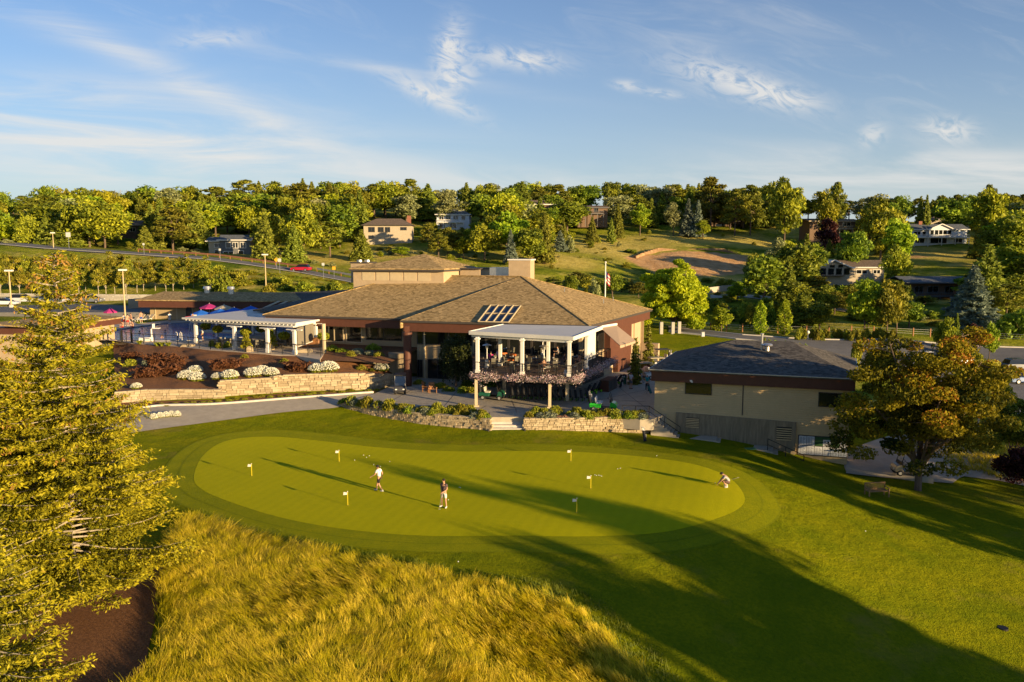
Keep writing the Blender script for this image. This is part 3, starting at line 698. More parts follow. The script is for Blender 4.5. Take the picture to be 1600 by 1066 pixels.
# round column carrying the step
cp = v2(G(637.5, 603, PZ)); q = MB(); q.tube([(cp.x, cp.y, .9), (cp.x, cp.y, 6.3)], .42, 20); q.tube([(cp.x, cp.y, 6.3), (cp.x, cp.y, 6.75)], .50, 20)
q.prism([cp+Vector((-.22, -.22)), cp+Vector((.22, -.22)), cp+Vector((.22, .22)), cp+Vector((-.22, .22))], 6.74, ZE-.2)
q.build('round_column', M_fascia, club, smooth=False)
q = MB(); p = v2(G(505, 553, 4.1)); q.tube([(p.x, p.y+.5, 3.9), (p.x, p.y+.5, ZE-.3)], .22, 12); q.build('round_column', M_beige, club)
# cupola
nA = (A_right-Lc).cross(Pl-Lc).normalized()
kf0 = onplane(555, 452, Lc, nA); kf1 = onplane(693, 444, Lc, nA)
zc = 12.75
f0 = v2(kf0)+e2*.6; f1 = f0+e1*10.9
f1 = v2(D(693, 430, kf1.y+.4)); f0 = v2(D(552, 430, kf1.y+.4+2.6))
cd = (f1-f0).normalized(); cb = e2*7.4
q = MB(); q.prism([f0, f1, f1+cb, f0+cb], 9.2, zc); cup = q.build('cupola_wall', M_stucco, club)
LK_ = d2(f0, f1)
for k in range(5):
    a_ = (673-555+k*0)/1.; u0 = 566+k*21.8
    ta = t_on(f0, f1, u0, 12); tb = t_on(f0, f1, u0+19.3, 12)
    q = MB()
    for j in range(8): panel(q, f0, f1, ta, tb, 11.42+j*.13, 11.42+j*.13+.09, .0, .05)
    panel(q, f0, f1, ta, tb, 11.40, 12.45, .0, .02)
    q.build('louvre_panel', M_beige, cup)
q = MB()
ce = [f0-cd*.25-e2*.5, f1+cd*.35-e2*.5, f1+cd*.35+cb+e2*.5, f0-cd*.25+cb+e2*.5]
cz = 12.9; cap_ = D(663, 397, (f0.y+f1.y)/2+3.6)
e3 = [Vector((*p, cz)) for p in ce]
cr = MB()
for i in range(4): cr.slab([e3[i], e3[(i+1) % 4], cap_], .14)
cr.build('cupola_roof', M_shingle, club)
q.prism([p*.999+v2((0, 0)) for p in ce], cz-.34, cz-.15); q.build('cupola_fascia', M_trimdark, club)
# chimneys and roof plant
q = MB(); c = v2(D(815, 420, P.y+1.6)); q.box((c.x, c.y, 12.4), (2.7, 2.0, 3.0), math.atan2(e1.y, e1.x)); ch = q.build('chimney', M_stucco, club)
q = MB(); q.box((c.x, c.y, 13.97), (2.95, 2.25, .16), math.atan2(e1.y, e1.x)); q.build('chimney_cap', M_white, ch)
q = MB(); c = v2(D(568, 416, Pl.y+3.2)); q.box((c.x, c.y, 12.2), (2.6, 2.0, 2.5), math.atan2(e1.y, e1.x)); ch = q.build('chimney', M_stucco, club)
q = MB(); q.box((c.x, c.y, 13.5), (2.8, 2.2, .16), math.atan2(e1.y, e1.x)); q.build('chimney_cap', M_trimdark, ch)
q = MB(); q.tube([(c.x-.5, c.y, 13.5), (c.x-.5, c.y, 13.85)], .35, 10); q.tube([(c.x+.5, c.y, 13.5), (c.x+.5, c.y, 13.85)], .35, 10); q.build('flue', M_galv, ch)
q = MB(); c = v2(D(786, 427, P.y+2.8)); q.box((c.x, c.y, 12.4), (3.0, 1.5, 1.2), math.atan2(e1.y, e1.x)); q.build('roof_plant', M_galv, club)
q = MB(); c = f1+cb*.8+e1*2.2; q.prism([f1+cb*.5+e1*.2, f1+cb*.5+e1*2.8, f1+cb*.5+e1*2.8+e2*3, f1+cb*.5+e1*.2+e2*3], 10.8, 12.72); q.build('cupola_annex', M_stucco, club)
q = MB(); q.prism([f1+cb*.45+e1*.2, f1+cb*.45+e1*3.0, f1+cb*.5+e1*3.0+e2*3.4, f1+cb*.5+e1*.2+e2*3.4], 12.74, 12.9); q.build('cupola_annex_roof', M_trimdark, club)
# skylight lying on the front plane
nB = (C1-C0).cross(P-C0).normalized()
if nB.z < 0: nB = -nB
s0, s1, s2, s3 = (onplane(u, v, C0, nB) for u, v in ((747, 505), (795, 506), (814, 480), (767, 479)))
up_ = nB*.12
q = MB()
for t in (0, .25, .5, .75, 1.): q.beam(s0.lerp(s1, t)+up_*1.6, s3.lerp(s2, t)+up_*1.6, .09, .12)
for t in (0, .5, 1.): q.beam(s0.lerp(s3, t)+up_*1.5, s1.lerp(s2, t)+up_*1.5, .09, .10)
sk = q.build('skylight', M_beige, club)
q = MB(); q.slab([s0+up_, s1+up_, s2+up_, s3+up_], .06); q.build('pane', M_glassb, sk)
# awning on the side
q = MB(); zt, zb = 6.9, 5.3
aw0 = v2(wB1)+ (v2(wC)-v2(wB1)).normalized()*tC(942); aw1 = v2(wB1)+(v2(wC)-v2(wB1)).normalized()*tC(968); ns = Vector((e2.y, -e2.x))
aw = [G(938, 512, 7.1), G(963, 508, 7.1), G(993, 532, 5.9), G(969, 540, 5.9)]
q = MB(); q.slab(aw, .06); q.slab([aw[3], aw[2], aw[2]-Vector((0, 0, .28)), aw[3]-Vector((0.02, .02, .28))], .02); a_ = q.build('awning', M_awn, club)
q = MB(); q.beam(aw[0]+Vector((0, 0, .1)), aw[1]+Vector((0, 0, .1)), .25, .22); q.build('awning_case', M_white, a_)
# ================================================================== TERRACE (deck, roof and rail)
FL = Vector((-3.22, 71.5)); FR = Vector((5.13, 69.3)); BRt = Vector((10.1, 81.0)); BLt = v2(wB0)+(v2(wB1)-v2(wB0)).normalized()*tB(741)-v2((0, .1))
ter = thing('terrace', 'raised dining terrace under a flat white roof with pink flower boxes along its edge', 'terrace', (FL.x+4, FL.y+4, PZ))
q = MB(); nside = Vector((e2.y, -e2.x))
wB1o = wB1+nside*.05
q.prism([FL-Vector((.3, .3)), FR+Vector((.3, -.4)), BRt+Vector((.3, 0)), wB1+e2*2.5+nside*.1, wB1+nside*.1-Vector((0, .06)), BLt-Vector((.2, 0.06))], 3.82, 4.12)
q.build('deck', M_deckw, ter)
q = MB(); q.prism([FL-Vector((.34, .34)), FR+Vector((.36, -.45)), FR+Vector((.3, -.3)), FL-Vector((.3, .2))], 3.55, 4.0); q.prism([FR+Vector((.36, -.45)), BRt+Vector((.4, 0)), BRt+Vector((.2, .05)), FR+Vector((.1, -.3))], 3.55, 4.0); q.build('rim_joist', M_trimdark, ter)
RZ = 7.6
rf = [G(733, 518, RZ+.1), G(896, 527, RZ+.1), G(941, 510, RZ+.35), G(786, 507, RZ+.35)]
q = MB(); q.slab(rf, .18); tr = q.build('terrace_roof', M_white2, ter)
q = MB()
for a, b in ((0, 1), (1, 2), (0, 3)):
    q.beam(rf[a]-Vector((0, 0, .12)), rf[b]-Vector((0, 0, .12)), .12, .34)
q.beam(rf[0]-Vector((-.25, -.3, .38)), rf[1]-Vector((.35, -.3, .38)), .14, .3); q.build('roof_trim', M_white, tr)
ft = FR-FL; fd = ft.normalized(); sdv = (BRt-FR).normalized()
cols = [FL+fd*.1, FL+fd*t_on(FL, FR, 816, 6), FR-fd*.1, FR+sdv*4.6]
back = [FL+sdv*4.6+fd*.3, FL+fd*5.0+sdv*4.6]
for c in cols+back:
    q = MB(); q.box((c.x, c.y, 5.78), (.30, .30, 3.3), math.atan2(fd.y, fd.x)); q.box((c.x, c.y, 7.25), (.46, .46, .12), math.atan2(fd.y, fd.x)); q.box((c.x, c.y, 4.3), (.40, .40, .3), math.atan2(fd.y, fd.x)); q.build('column', M_white, ter, bevel=.02)
q = MB(); a, b = FR+sdv*4.8, FR+sdv*7.5; panel(q, a, b, .1, 2.6, 4.9, 7.4, -.05, .03); q.build('roller_screen', M_white2, ter)
for p in (G(744, 636, PZ), G(859, 638, PZ)):
    q = MB(); q.box((p.x, p.y+.2, 2.4), (.26, .26, 2.5)); q.box((p.x, p.y+.2, 1.2), (.5, .5, .16)); q.build('support_post', M_beige, ter)
for p in (G(788, 614, PZ), G(886, 626, PZ)):
    q = MB(); q.box((p.x, p.y, 2.4), (.34, .34, 2.6)); q.build('support_post', M_beige, ter)
q = MB(); a, b = BLt, BLt+ (FL-BLt)*.0
def rail(root, pts, z, hgt=1.05, nb=7, name='railing', m=None, post=1.6, r=.025, bars=True, zs=None):
    q = MB()
    for i in range(len(pts)-1):
        a, b = Vector(pts[i][:2]), Vector(pts[i+1][:2]); L = (b-a).length; n = max(1, round(L/post))
        za = zs[i] if zs else z; zb = zs[i+1] if zs else z
        for k in range(n+1):
            p = a+(b-a)*k/n; zz = lerp(za, zb, k/n); q.box((p.x, p.y, zz+hgt/2), (.06, .06, hgt))
        q.beam((a.x, a.y, za+hgt), (b.x, b.y, zb+hgt), .07, .06)
        for k in range(nb): 
            zz = hgt*(k+.7)/(nb+.4); q.beam((a.x, a.y, za+zz), (b.x, b.y, zb+zz), r, r)
    return q.build(name, m or M_black, root)
rail(ter, [BLt+Vector((.1, -.3)), FL+Vector((-.1, -.1)), FR+Vector((.1, -.2)), BRt, BRt-Vector((1.2, -.3))], 4.1)
# flower boxes along the edge
M_petal = leafmat('petunia_flowers', (.05, .09, .01), (.62, .38, .42), .15, 0, 0, tip=(.70, .62, .58), rough=.7)
def flowerband(path, zc, w, h, n, sz, seed):
    r = np.random.RandomState(seed); P0 = np.array([list(p[:2]) for p in path]); seg = np.linalg.norm(np.diff(P0, axis=0), axis=1); cum = np.concatenate([[0], np.cumsum(seg)])
    t = r.rand(n)*cum[-1]; i = np.clip(np.searchsorted(cum, t)-1, 0, len(seg)-1); f = (t-cum[i])/seg[i]
    base = P0[i]+(P0[i+1]-P0[i])*f[:, None]
    lump = .75+.35*np.sin(t*2.1+seed)+.2*np.sin(t*5.3)
    off = r.randn(n, 2)*w*.4*lump[:, None]; z = zc+r.randn(n)*h*.42*lump-.1*np.abs(np.sin(t*1.3))
    c = np.column_stack([base+off, z]); return c, r
def leafquads(c, size, r, flat=0., var=.5, elong=1.5, axis_=None):
    n = len(c); a = r.randn(n, 3); a /= np.linalg.norm(a, axis=1)[:, None]
    if axis_ is not None: a = a*(1-flat)+axis_*flat; a /= np.linalg.norm(a, axis=1)[:, None]+1e-9
    b = np.cross(a, r.randn(n, 3)); b /= np.linalg.norm(b, axis=1)[:, None]+1e-9
    s = size*(1-var/2+var*r.rand(n))[:, None]
    v = np.stack([c-a*s*elong, c+b*s*.62-a*s*.1, c+a*s*elong, c-b*s*.62+a*s*.1], 1).reshape(-1, 3)
    f = np.arange(n*4).reshape(n, 4); return v, f
def leafobj(name, c, size, r, m, parent, attr, **kw):
    off = Vector((0, 0, 0)); q_ = parent
    while q_ is not None: off += q_.location; q_ = q_.parent
    v, f = leafquads(c-np.array(off)[None], size, r, **kw); return meshobj(name, npmesh(name, v, f, m, attr), parent)
fpath = [FL+Vector((-.5, .1)), FL+Vector((-.35, -.45)), FR+Vector((.3, -.5)), BRt+Vector((.5, -.1))]
c, r = flowerband(fpath, 3.98, .5, .52, 9000, .05, 4)
leafobj('flower_boxes', c, .055, r, M_petal, ter, r.rand(len(c))**.8, elong=1.0)
# fine dark lower rim, bench/furniture come later
# ================================================================== PRO SHOP
ZS = 5.1
E0 = G(1013, 577, ZS); E1 = G(1342, 592.3, ZS); E3 = G(1057, 549, ZS); E2 = E1+(E3-E0)
shop = thing('pro_shop', 'tan clapboard pro shop with low dark grey hipped roof beside the maple', 'building', (20, 70, -2.2))
RL_ = G(1146, 531, 7.0); RR_ = G(1236, 533.5, 7.0)
q = MB()
q.slab([E0, E1, RR_, RL_], .14); q.slab([E1, E2, RR_], .14); q.slab([E2, E3, RL_, RR_], .14); q.slab([E3, E0, RL_], .14); q.build('roof', M_shingle_g, shop)
q = MB()
for a, b in ((E0, E1), (E3, E0), (E1, E2)):
    q.beam(a+Vector((0, 0, -.02)), b+Vector((0, 0, -.02)), .09, .06)
q.build('drip_edge', M_flash, shop)
s1 = (v2(E1)-v2(E0)).normalized(); s2_ = (v2(E3)-v2(E0)).normalized()
fz = .9; q = MB()
i0, i1_, i2_, i3 = v2(E0)+s1*.22+s2_*.18, v2(E1)-s1*.22+s2_*.18, v2(E2)-s1*.2-s2_*.2, v2(E3)+s1*.2-s2_*.2
for a, b in ((i0, i1_), (i1_, i2_), (i2_, i3), (i3, i0)):
    d = (b-a).normalized(); n = Vector((d.y, -d.x)); q.prism([a, b, b-n*.12, a-n*.12], ZS-.13-fz, ZS-.15)
q.build('fascia', M_fascia, shop)
q = MB(); q.prism([i0+s1*.15+s2_*.15, i1_-s1*.15+s2_*.15, i2_-s1*.15-s2_*.15, i3+s1*.15-s2_*.15], ZS-.6, ZS-.5); q.build('soffit', M_fascia, shop)
w0, w1, w2_, w3 = i0+s1*.25+s2_*.35, i1_-s1*.35+s2_*.35, i2_-s1*.3-s2_*.3, i3+s1*.3-s2_*.3
q = MB(); q.prism([w0, w1, w2_, w3], -2.6, ZS-.45); q.build('siding', M_siding_s, shop)
lapwall(shop, 'clapboards', w0, w1, -2.6, ZS-.5, M_siding_s, .19, .0)
lapwall(shop, 'clapboards', w1, w2_, -2.6, ZS-.5, M_siding_s, .19, .0)
tS = lambda u, z=3: t_on(w0, w1, u, z)
window(shop, w0, w1, tS(1070), tS(1112), 3.05, 4.15, 0, M_trimdark, .06, .09)
window(shop, w0, w1, tS(1278), tS(1316), 2.6, 3.8, 0, M_trimdark, .06, .09)
q = MB(); panel(q, w0, w1, tS(1161)-.04, tS(1161)+.04, 1.5, 4.2, 0, .07); q.build('corner_board', M_trimdark, shop)
q = MB()
ta, tb = tS(1056, 1), tS(1243, 0)
d = (w1-w0).normalized(); n = Vector((d.y, -d.x))
q.prism([w0+d*ta+n*.03, w0+d*tb+n*.03, w0+d*tb+n*.16, w0+d*ta+n*.16], -2.7, [1.42, 1.2, 1.2, 1.42]); q.build('concrete_base', M_concdark, shop)
q = MB(); panel(q, w0, w1, tb-.35, tb, -2.7, 1.22, .16, .3); q.build('concrete_pier', M_concdark, shop)
for ua, ub, za, zb in ((1072, 1092, .2, 1.05), (1213, 1237, -.35, .75)):
    q = MB(); a_, b_ = tS(ua, .5), tS(ub, .3)
    for j in range(6):
        zz = lerp(za, zb, j/6); panel(q, w0, w1, a_, b_, zz, zz+.08, .17, .25)
    v_ = q.build('louvre_vent', M_siding_s, shop); q = MB(); panel(q, w0, w1, a_, b_, za, zb, .16, .175); q.build('vent_opening', M_dark, v_)
q = MB(); t1_ = tS(1079); p = w0+d*t1_+n*.25; q.box((p.x, p.y, 4.25), (.18, .3, .14), 0); q.box((p.x+.05, p.y-.1, 4.2), (.12, .25, .12), .4, rx=.4); q.build('security_light', M_white, shop)
# roof stack and mushroom vent
p = onplane(1190, 546, E0, (E1-E0).cross(RL_-E0).normalized()); q = MB(); q.tube([p-Vector((0, 0, .1)), p+Vector((0, 0, 1.3))], .10, 10); q.tube([p+Vector((0, 0, 1.3)), p+Vector((0, 0, 1.42))], .16, 10); q.build('flue_pipe', M_galv, shop)
p = p+Vector((.42, -.25, 0)); q = MB(); q.tube([p-Vector((0, 0, .1)), p+Vector((0, 0, .35))], .2, 12); q.ball(p+Vector((0, 0, .42)), (.48, .48, .16), 14, 6); q.build('mushroom_vent', M_galv, shop)
# score boards
q = MB()
sb = thing('score_board', 'two rows of white score sheets on the wall by the lower steps', 'notice board', (w0.x+d.x*tS(1250), w0.y+d.y*tS(1250), -.8))
M_paper = mat('white_sheet', (.52, .53, .55), .7, .05, 3.)
M_ink = mat('grey_ink', (.12, .13, .15), .8, .1)
M_grnb = mat('green_board', (.035, .09, .03), .7, .3, 6.)
ta, tb = tS(1247, -1), tS(1340, -1)
q = MB(); panel(q, w0, w1, ta-.05, tb, -1.5, .16, .0, .075, 0); q.build('board', M_trimdark, sb)
wS = .62
for row, (za, zb) in enumerate(((-1.42, -.72), (-.66, .10))):
    k = 0; t_ = ta
    while t_+wS < tb:
        if row == 0 or k < 2 or k in (3, 5):
            q = MB(); zl = za if (row == 0 or k < 2) else za; zh = zb if (row == 0 or k < 2) else zb-.22
            panel(q, w0, w1, t_+.02, t_+wS-.02, zl, zh, .075, .09, 0)
            for j in range(8):
                zz = lerp(zl+.06, zh-.1, j/7.5)
                panel(q, w0, w1, t_+.08, t_+.26, zz, zz+.03, .09, .093, 1); panel(q, w0, w1, t_+.32, t_+.32+.2*random.Random(k*9+j).random()+.05, zz, zz+.03, .09, .093, 1)
            q.build('sheet', [M_paper, M_ink], sb)
        t_ += wS; k += 1
q = MB(); panel(q, w0, w1, ta+wS*2.05, tb-.1, -.66, .1, .075, .083, 0); q.build('backing', M_grnb, sb)
# walk and steps along the foot of the shop
lowalk = [(1058, 1.15), (1068, -.42), (1118, -.50), (1128, -.50), (1142, -.92), (1196, -.98), (1206, -.98), (1254, -2.1)]
def front(u, z, o): 
    t_ = tS(u, z); return w0+d*t_+n*o
def steps(name, ua, za, ub, zb, o0, o1, nst, label):
    q = MB(); a_, b_ = tS(ua, za), tS(ub, zb)
    for k in range(nst):
        zz = lerp(za, zb, (k+1)/nst) if False else za-(za-zb)*(k+1)/nst+ (za-zb)/nst
        x0, x1 = lerp(a_, b_, k/nst), lerp(a_, b_, (k+1)/nst); zt_ = za-(za-zb)*(k+.5)/nst
        panel(q, w0, w1, x0, x1, zb-.5, zt_, o0, o1)
    o = q.build(name, M_conc); tag(o, label, 'steps'); return o
q = MB()
for ua, ub, z_ in ((1064, 1121, -.44), (1139, 1201, -.95)):
    panel(q, w0, w1, tS(ua, z_), tS(ub, z_), z_-.6, z_, .17, 1.7)
panel(q, w0, w1, tS(1252, -2.1), tS(1342, -2.1)+6, -2.9, -2.08, .05, 2.0)
tag(q.build('lower_walk', M_conc), kind='structure')
steps('concrete_steps', 1019, 1.15, 1064, -.44, .3, 1.9, 9, 'concrete steps going down from the patio along the corner of the tan shop')
steps('concrete_steps', 1121, -.44, 1139, -.95, .17, 1.7, 3, 'three short concrete steps in the middle of the shaded walk below the shop')
steps('concrete_steps', 1201, -.95, 1252, -2.1, .17, 1.7, 7, 'concrete steps beside the white score sheets, lowest on the walk')
h1 = thing('handrail', 'black handrail from the patio corner down the first steps by the shop', 'handrail', (*front(1030, 1, 2.0), .6))
def at_front(u, z, o): p = front(u, z, o); return (p.x, p.y)
def pipe_rail(root, pts, hgt=.95):
    q = MB(); P_ = [Vector(p) for p in pts]
    for a, b in zip(P_[:-1], P_[1:]):
        q.beam(a+Vector((0, 0, hgt)), b+Vector((0, 0, hgt)), .05, .05); q.beam(a+Vector((0, 0, hgt*.5)), b+Vector((0, 0, hgt*.5)), .04, .04)
    r_ = q.build('rail', M_black, root); 
    for k, a in enumerate(P_): q = MB(); q.beam(a, a+Vector((0, 0, hgt)), .05, .05); q.build('post', M_black, root)
    for a, b in zip(P_[:-1], P_[1:]):
        if (b-a).length > 2.2: m_ = a.lerp(b, .5); q = MB(); q.beam(m_, m_+Vector((0, 0, hgt)), .05, .05); q.build('post', M_black, root)
pr = [G(972, 651, PZ), G(1014, 652, PZ), Vector((*at_front(1066, -.4, 1.85), -.40))]; pr[0].z = pr[1].z = PZ
pipe_rail(h1, pr)
h2 = thing('handrail', 'black handrail down the lowest steps in front of the score sheets', 'handrail', (*front(1201, -1, 1.6), -.95))
pipe_rail(h2, [Vector((*at_front(1199, -.95, 1.6), -.95)), Vector((*at_front(1254, -2.1, 1.6), -2.1))])
# ================================================================== STONE WALLS
def stonemat(name, a, b):
    m, t = newmat(name); o = N('ShaderNodeOutputMaterial', t); p = N('ShaderNodeBsdfPrincipled', t); p.inputs['Roughness'].default_value = .9; p.inputs['Specular IOR Level'].default_value = .15
    at = N('ShaderNodeAttribute', t, attribute_name='v'); tc = N('ShaderNodeTexCoord', t)
    n = N('ShaderNodeTexNoise', t); n.inputs['Scale'].default_value = 5; n.inputs['Detail'].default_value = 8; LK(tc.outputs['Object'], n.inputs[0], t)
    mx = N('ShaderNodeMixRGB', t); LK(mth('ADD', mth('MULTIPLY', at.outputs['Fac'], .6, tree=t), mth('MULTIPLY', n.outputs[0], .4, tree=t), tree=t), mx.inputs[0], t); mx.inputs[1].default_value = (*a, 1); mx.inputs[2].default_value = (*b, 1)
    LK(mx.outputs[0], p.inputs['Base Color'], t); bp = N('ShaderNodeBump', t); bp.inputs['Strength'].default_value = .8; bp.inputs['Distance'].default_value = .06; LK(n.outputs[0], bp.inputs['Height'], t); LK(bp.outputs[0], p.inputs['Normal'], t)
    LK(p.outputs[0], o.inputs[0], t); return m
M_stone = stonemat('rough_limestone', (.22, .16, .09), (.52, .42, .27))
M_block = stonemat('pale_wall_block', (.34, .30, .24), (.56, .52, .44))
def stonewall(name, path, zb, zt, label, seed=1, course=.22, m=None, th=.45, mean=.42, capd=.0, cat='stone wall'):
    """dry-laid courses of separate rough stones along a plan path; zb, zt lists or numbers"""
    r = random.Random(seed); P0 = [Vector(p[:2]) for p in path]; seg = [(b-a).length for a, b in zip(P0[:-1], P0[1:])]; L = sum(seg)
    cum = [0]
    for s in seg: cum.append(cum[-1]+s)
    def at(t):
        t = min(max(t, 0), L-1e-4); i = 0
        while cum[i+1] < t: i += 1
        f = (t-cum[i])/seg[i]; d = (P0[i+1]-P0[i])/seg[i]; A = lambda z: lerp(z[i], z[i+1], f) if isinstance(z, (list, tuple)) else z
        return P0[i].lerp(P0[i+1], f), d, A(zb), A(zt)
    q = MB(); zmin = min(zb) if isinstance(zb, (list, tuple)) else zb; zmax = max(zt) if isinstance(zt, (list, tuple)) else zt
    # core
    for a in range(int(L/1.0)+1):
        p0, d, b0, t0 = at(a*1.0); p1, _, b1, t1 = at(min(a+1., L)); n = Vector((d.y, -d.x))
        if (p1-p0).length > .01: q.prism([p0-n*.07, p1-n*.07, p1-n*(th-.02), p0-n*(th-.02)], [b0-.3, b1-.3, b1-.3, b0-.3], [t0-.06, t1-.06, t1-.06, t0-.06], 0, .05)
    z = zmin-.15
    while z < zmax:
        h = course*r.uniform(.75, 1.3); t = -r.random()*.3
        while t < L:
            w = mean*r.uniform(.45, 1.9); c = t+w/2; p, d, b_, t_ = at(c)
            if z+h*.4 < t_+.03 and z+h > b_-.1:
                n = Vector((d.y, -d.x)); out = r.uniform(-.05, .05); dep = .3
                hh = min(h, t_+r.uniform(-.03, .05)-z)
                if hh > .05:
                    cc = p+n*(out-dep/2+.06); q.box((cc.x, cc.y, z+hh/2), (w-.03, dep, hh-.022), math.atan2(d.y, d.x)+r.uniform(-.04, .04), 0, r.random(), rx=r.uniform(-.05, .05), taper=r.uniform(.93, 1.))
            t += w
        z += h
    t = 0                                                             # cap stones
    while t < L:
        w = mean*1.5*r.uniform(.6, 1.5); p, d, b_, t_ = at(t+w/2); n = Vector((d.y, -d.x)); cc = p-n*(th/2-.05)
        if t+w < L+.3: q.box((cc.x, cc.y, t_+.0), (w-.03, th+.04, .12), math.atan2(d.y, d.x)+r.uniform(-.05, .05), 0, .35+.6*r.random(), rx=r.uniform(-.04, .04), ry=r.uniform(-.03, .03))
        t += w
    o = q.build(name, m or M_stone, attr=True); return tag(o, label, cat)
# planter walls round the patio
pl1 = [(527, 636, .62, 1.0), (545, 641, .55, 1.1), (575, 648, .42, 1.12), (610, 656, .25, 1.15), (650, 664, .1, 1.15), (700, 671, -.02, 1.15), (740, 675, -.05, 1.15), (765, 677.5, -.05, 1.15)]
w_pts = [G(u, v, z) for u, v, z, _ in pl1]
stonewall('stone_wall', w_pts, [a[2] for a in pl1], [a[3] for a in pl1], 'curved dry stone planter wall at the far edge of the green, left of the broad steps', 5, .17, mean=.3)
pl2 = [(819, 677.5, -.08, 1.15), (900, 677.5, -.15, 1.15), (1012, 679, -.4, 1.15)]
w_pts2 = [G(u, v, z) for u, v, z, _ in pl2]
stonewall('stone_wall', w_pts2, [a[2] for a in pl2], [a[3] for a in pl2], 'straight dry stone planter wall between the broad steps and the shop corner', 6, .17, mean=.3)
def bedmesh(name, lo, hi, zl, zh, m, n=40, k=10, bump=.05, seed=1):
    """a soil surface stretched between two lines"""
    def samp(P_, Z, t):
        L = [0]
        for a, b in zip(P_[:-1], P_[1:]): L.append(L[-1]+(b-a).length)
        x = t*L[-1]; i = 0
        while i < len(L)-2 and L[i+1] < x: i += 1
        f = (x-L[i])/max(1e-6, L[i+1]-L[i]); return P_[i].lerp(P_[i+1], f), lerp(Z[i], Z[i+1], f)
    lo = [v2(p) for p in lo]; hi = [v2(p) for p in hi]; r = np.random.RandomState(seed); V_ = []
    for j in range(k+1):
        for i in range(n+1):
            a, za = samp(lo, zl, i/n); b, zb_ = samp(hi, zh, i/n); s = j/k
            p = a.lerp(b, s); z = lerp(za, zb_, s)
            if 0 < j < k: z += bump*(math.sin(p.x*1.7+p.y*.9)+math.sin(p.x*.7-p.y*1.9))+r.randn()*bump*.3
            V_.append((p.x, p.y, z))
    Fc = [(j*(n+1)+i, j*(n+1)+i+1, (j+1)*(n+1)+i+1, (j+1)*(n+1)+i) for j in range(k) for i in range(n)]
    me = bpy.data.meshes.new(name); me.from_pydata(V_, [], Fc); me.materials.append(m); me.polygons.foreach_set('use_smooth', [True]*len(Fc)); me.update()
    o = bpy.data.objects.new(name, me); COL.objects.link(o); o['kind'] = 'structure'
    return o, (lambda s, t: samp([v2(p) for p in lo], zl, t)[0].lerp(samp(hi, zh, t)[0], s)), (lambda s, t: lerp(samp(lo, zl, t)[1], samp(hi, zh, t)[1], s))
e_lo = [v2(p)+Vector((0, .3)) for p in w_pts]; e_hi = [v2(G(545, 629, PZ)), v2(G(560, 633, PZ)), v2(G(600, 637, PZ)), v2(G(640, 641.5, PZ)), v2(G(700, 643, PZ)), v2(G(740, 645, PZ)), v2(G(764, 651, PZ))]
bed1, b1p, b1z = bedmesh('planter_soil', e_lo, e_hi, [1.0]+[1.08]*(len(e_lo)-1), [1.16]*len(e_hi), M_mulch, 40, 6, .02)
e_lo2 = [v2(p)+Vector((0, .3)) for p in w_pts2]; e_hi2 = [v2(G(821, 651, PZ)), v2(G(840, 646.5, PZ)), v2(G(930, 647, PZ)), v2(G(1014, 655, PZ))]
bed2, b2p, b2z = bedmesh('planter_soil', e_lo2, e_hi2, [1.08]*3, [1.16]*4, M_mulch, 30, 6, .02)
q = MB()
for u0, v0, u1, v1 in ((560, 624, 745, 636), (600, 611, 985, 634), (700, 608, 1010, 628), (650, 606, 600, 633), (715, 610, 690, 640), (760, 634, 742, 644), (800, 626, 808, 646), (860, 628, 880, 647), (925, 615, 955, 646), (960, 600, 1012, 640), (905, 632, 1015, 608)):
    a, b = G(u0, v0, PZ), G(u1, v1, PZ); a.z = b.z = PZ+.002; q.beam(a, b, .035, .012)
tag(q.build('paving_joints', M_trimdark), kind='structure')
# broad steps down to the green
st = []
q = MB(); a0, a1 = v2(G(765, 677.5, 0)), v2(G(819, 677.5, 0)); b0, b1 = v2(G(766, 648, PZ)), v2(G(821, 648, PZ)); ns_ = 6
for k in range(ns_):
    s0_, s1_ = k/ns_, 1.0; q.prism([a0.lerp(b0, s0_), a1.lerp(b1, s0_), a1.lerp(b1, 1.), a0.lerp(b0, 1.)], -.3, -.05+(PZ+.05)*(k+1)/ns_-.002*k)
tag(q.build('garden_steps', M_conc2), 'broad pale concrete steps from the patio down to the green', 'steps')
q = MB(); q.prism([a0+Vector((-.12, -.05)), a0+Vector((-.02, -.05)), b0+Vector((-.02, 0)), b0+Vector((-.12, 0))], -.2, [.25, .25, 1.35, 1.35]); tag(q.build('step_edge', M_trimdark), 'dark metal edging plate on the left of the broad steps', 'edging')
q = MB(); q.prism([a1+Vector((.02, -.05)), a1+Vector((.12, -.05)), b1+Vector((.12, 0)), b1+Vector((.02, 0))], -.2, [.25, .25, 1.35, 1.35]); tag(q.build('step_edge', M_trimdark), 'dark metal edging plate on the right of the broad steps', 'edging')
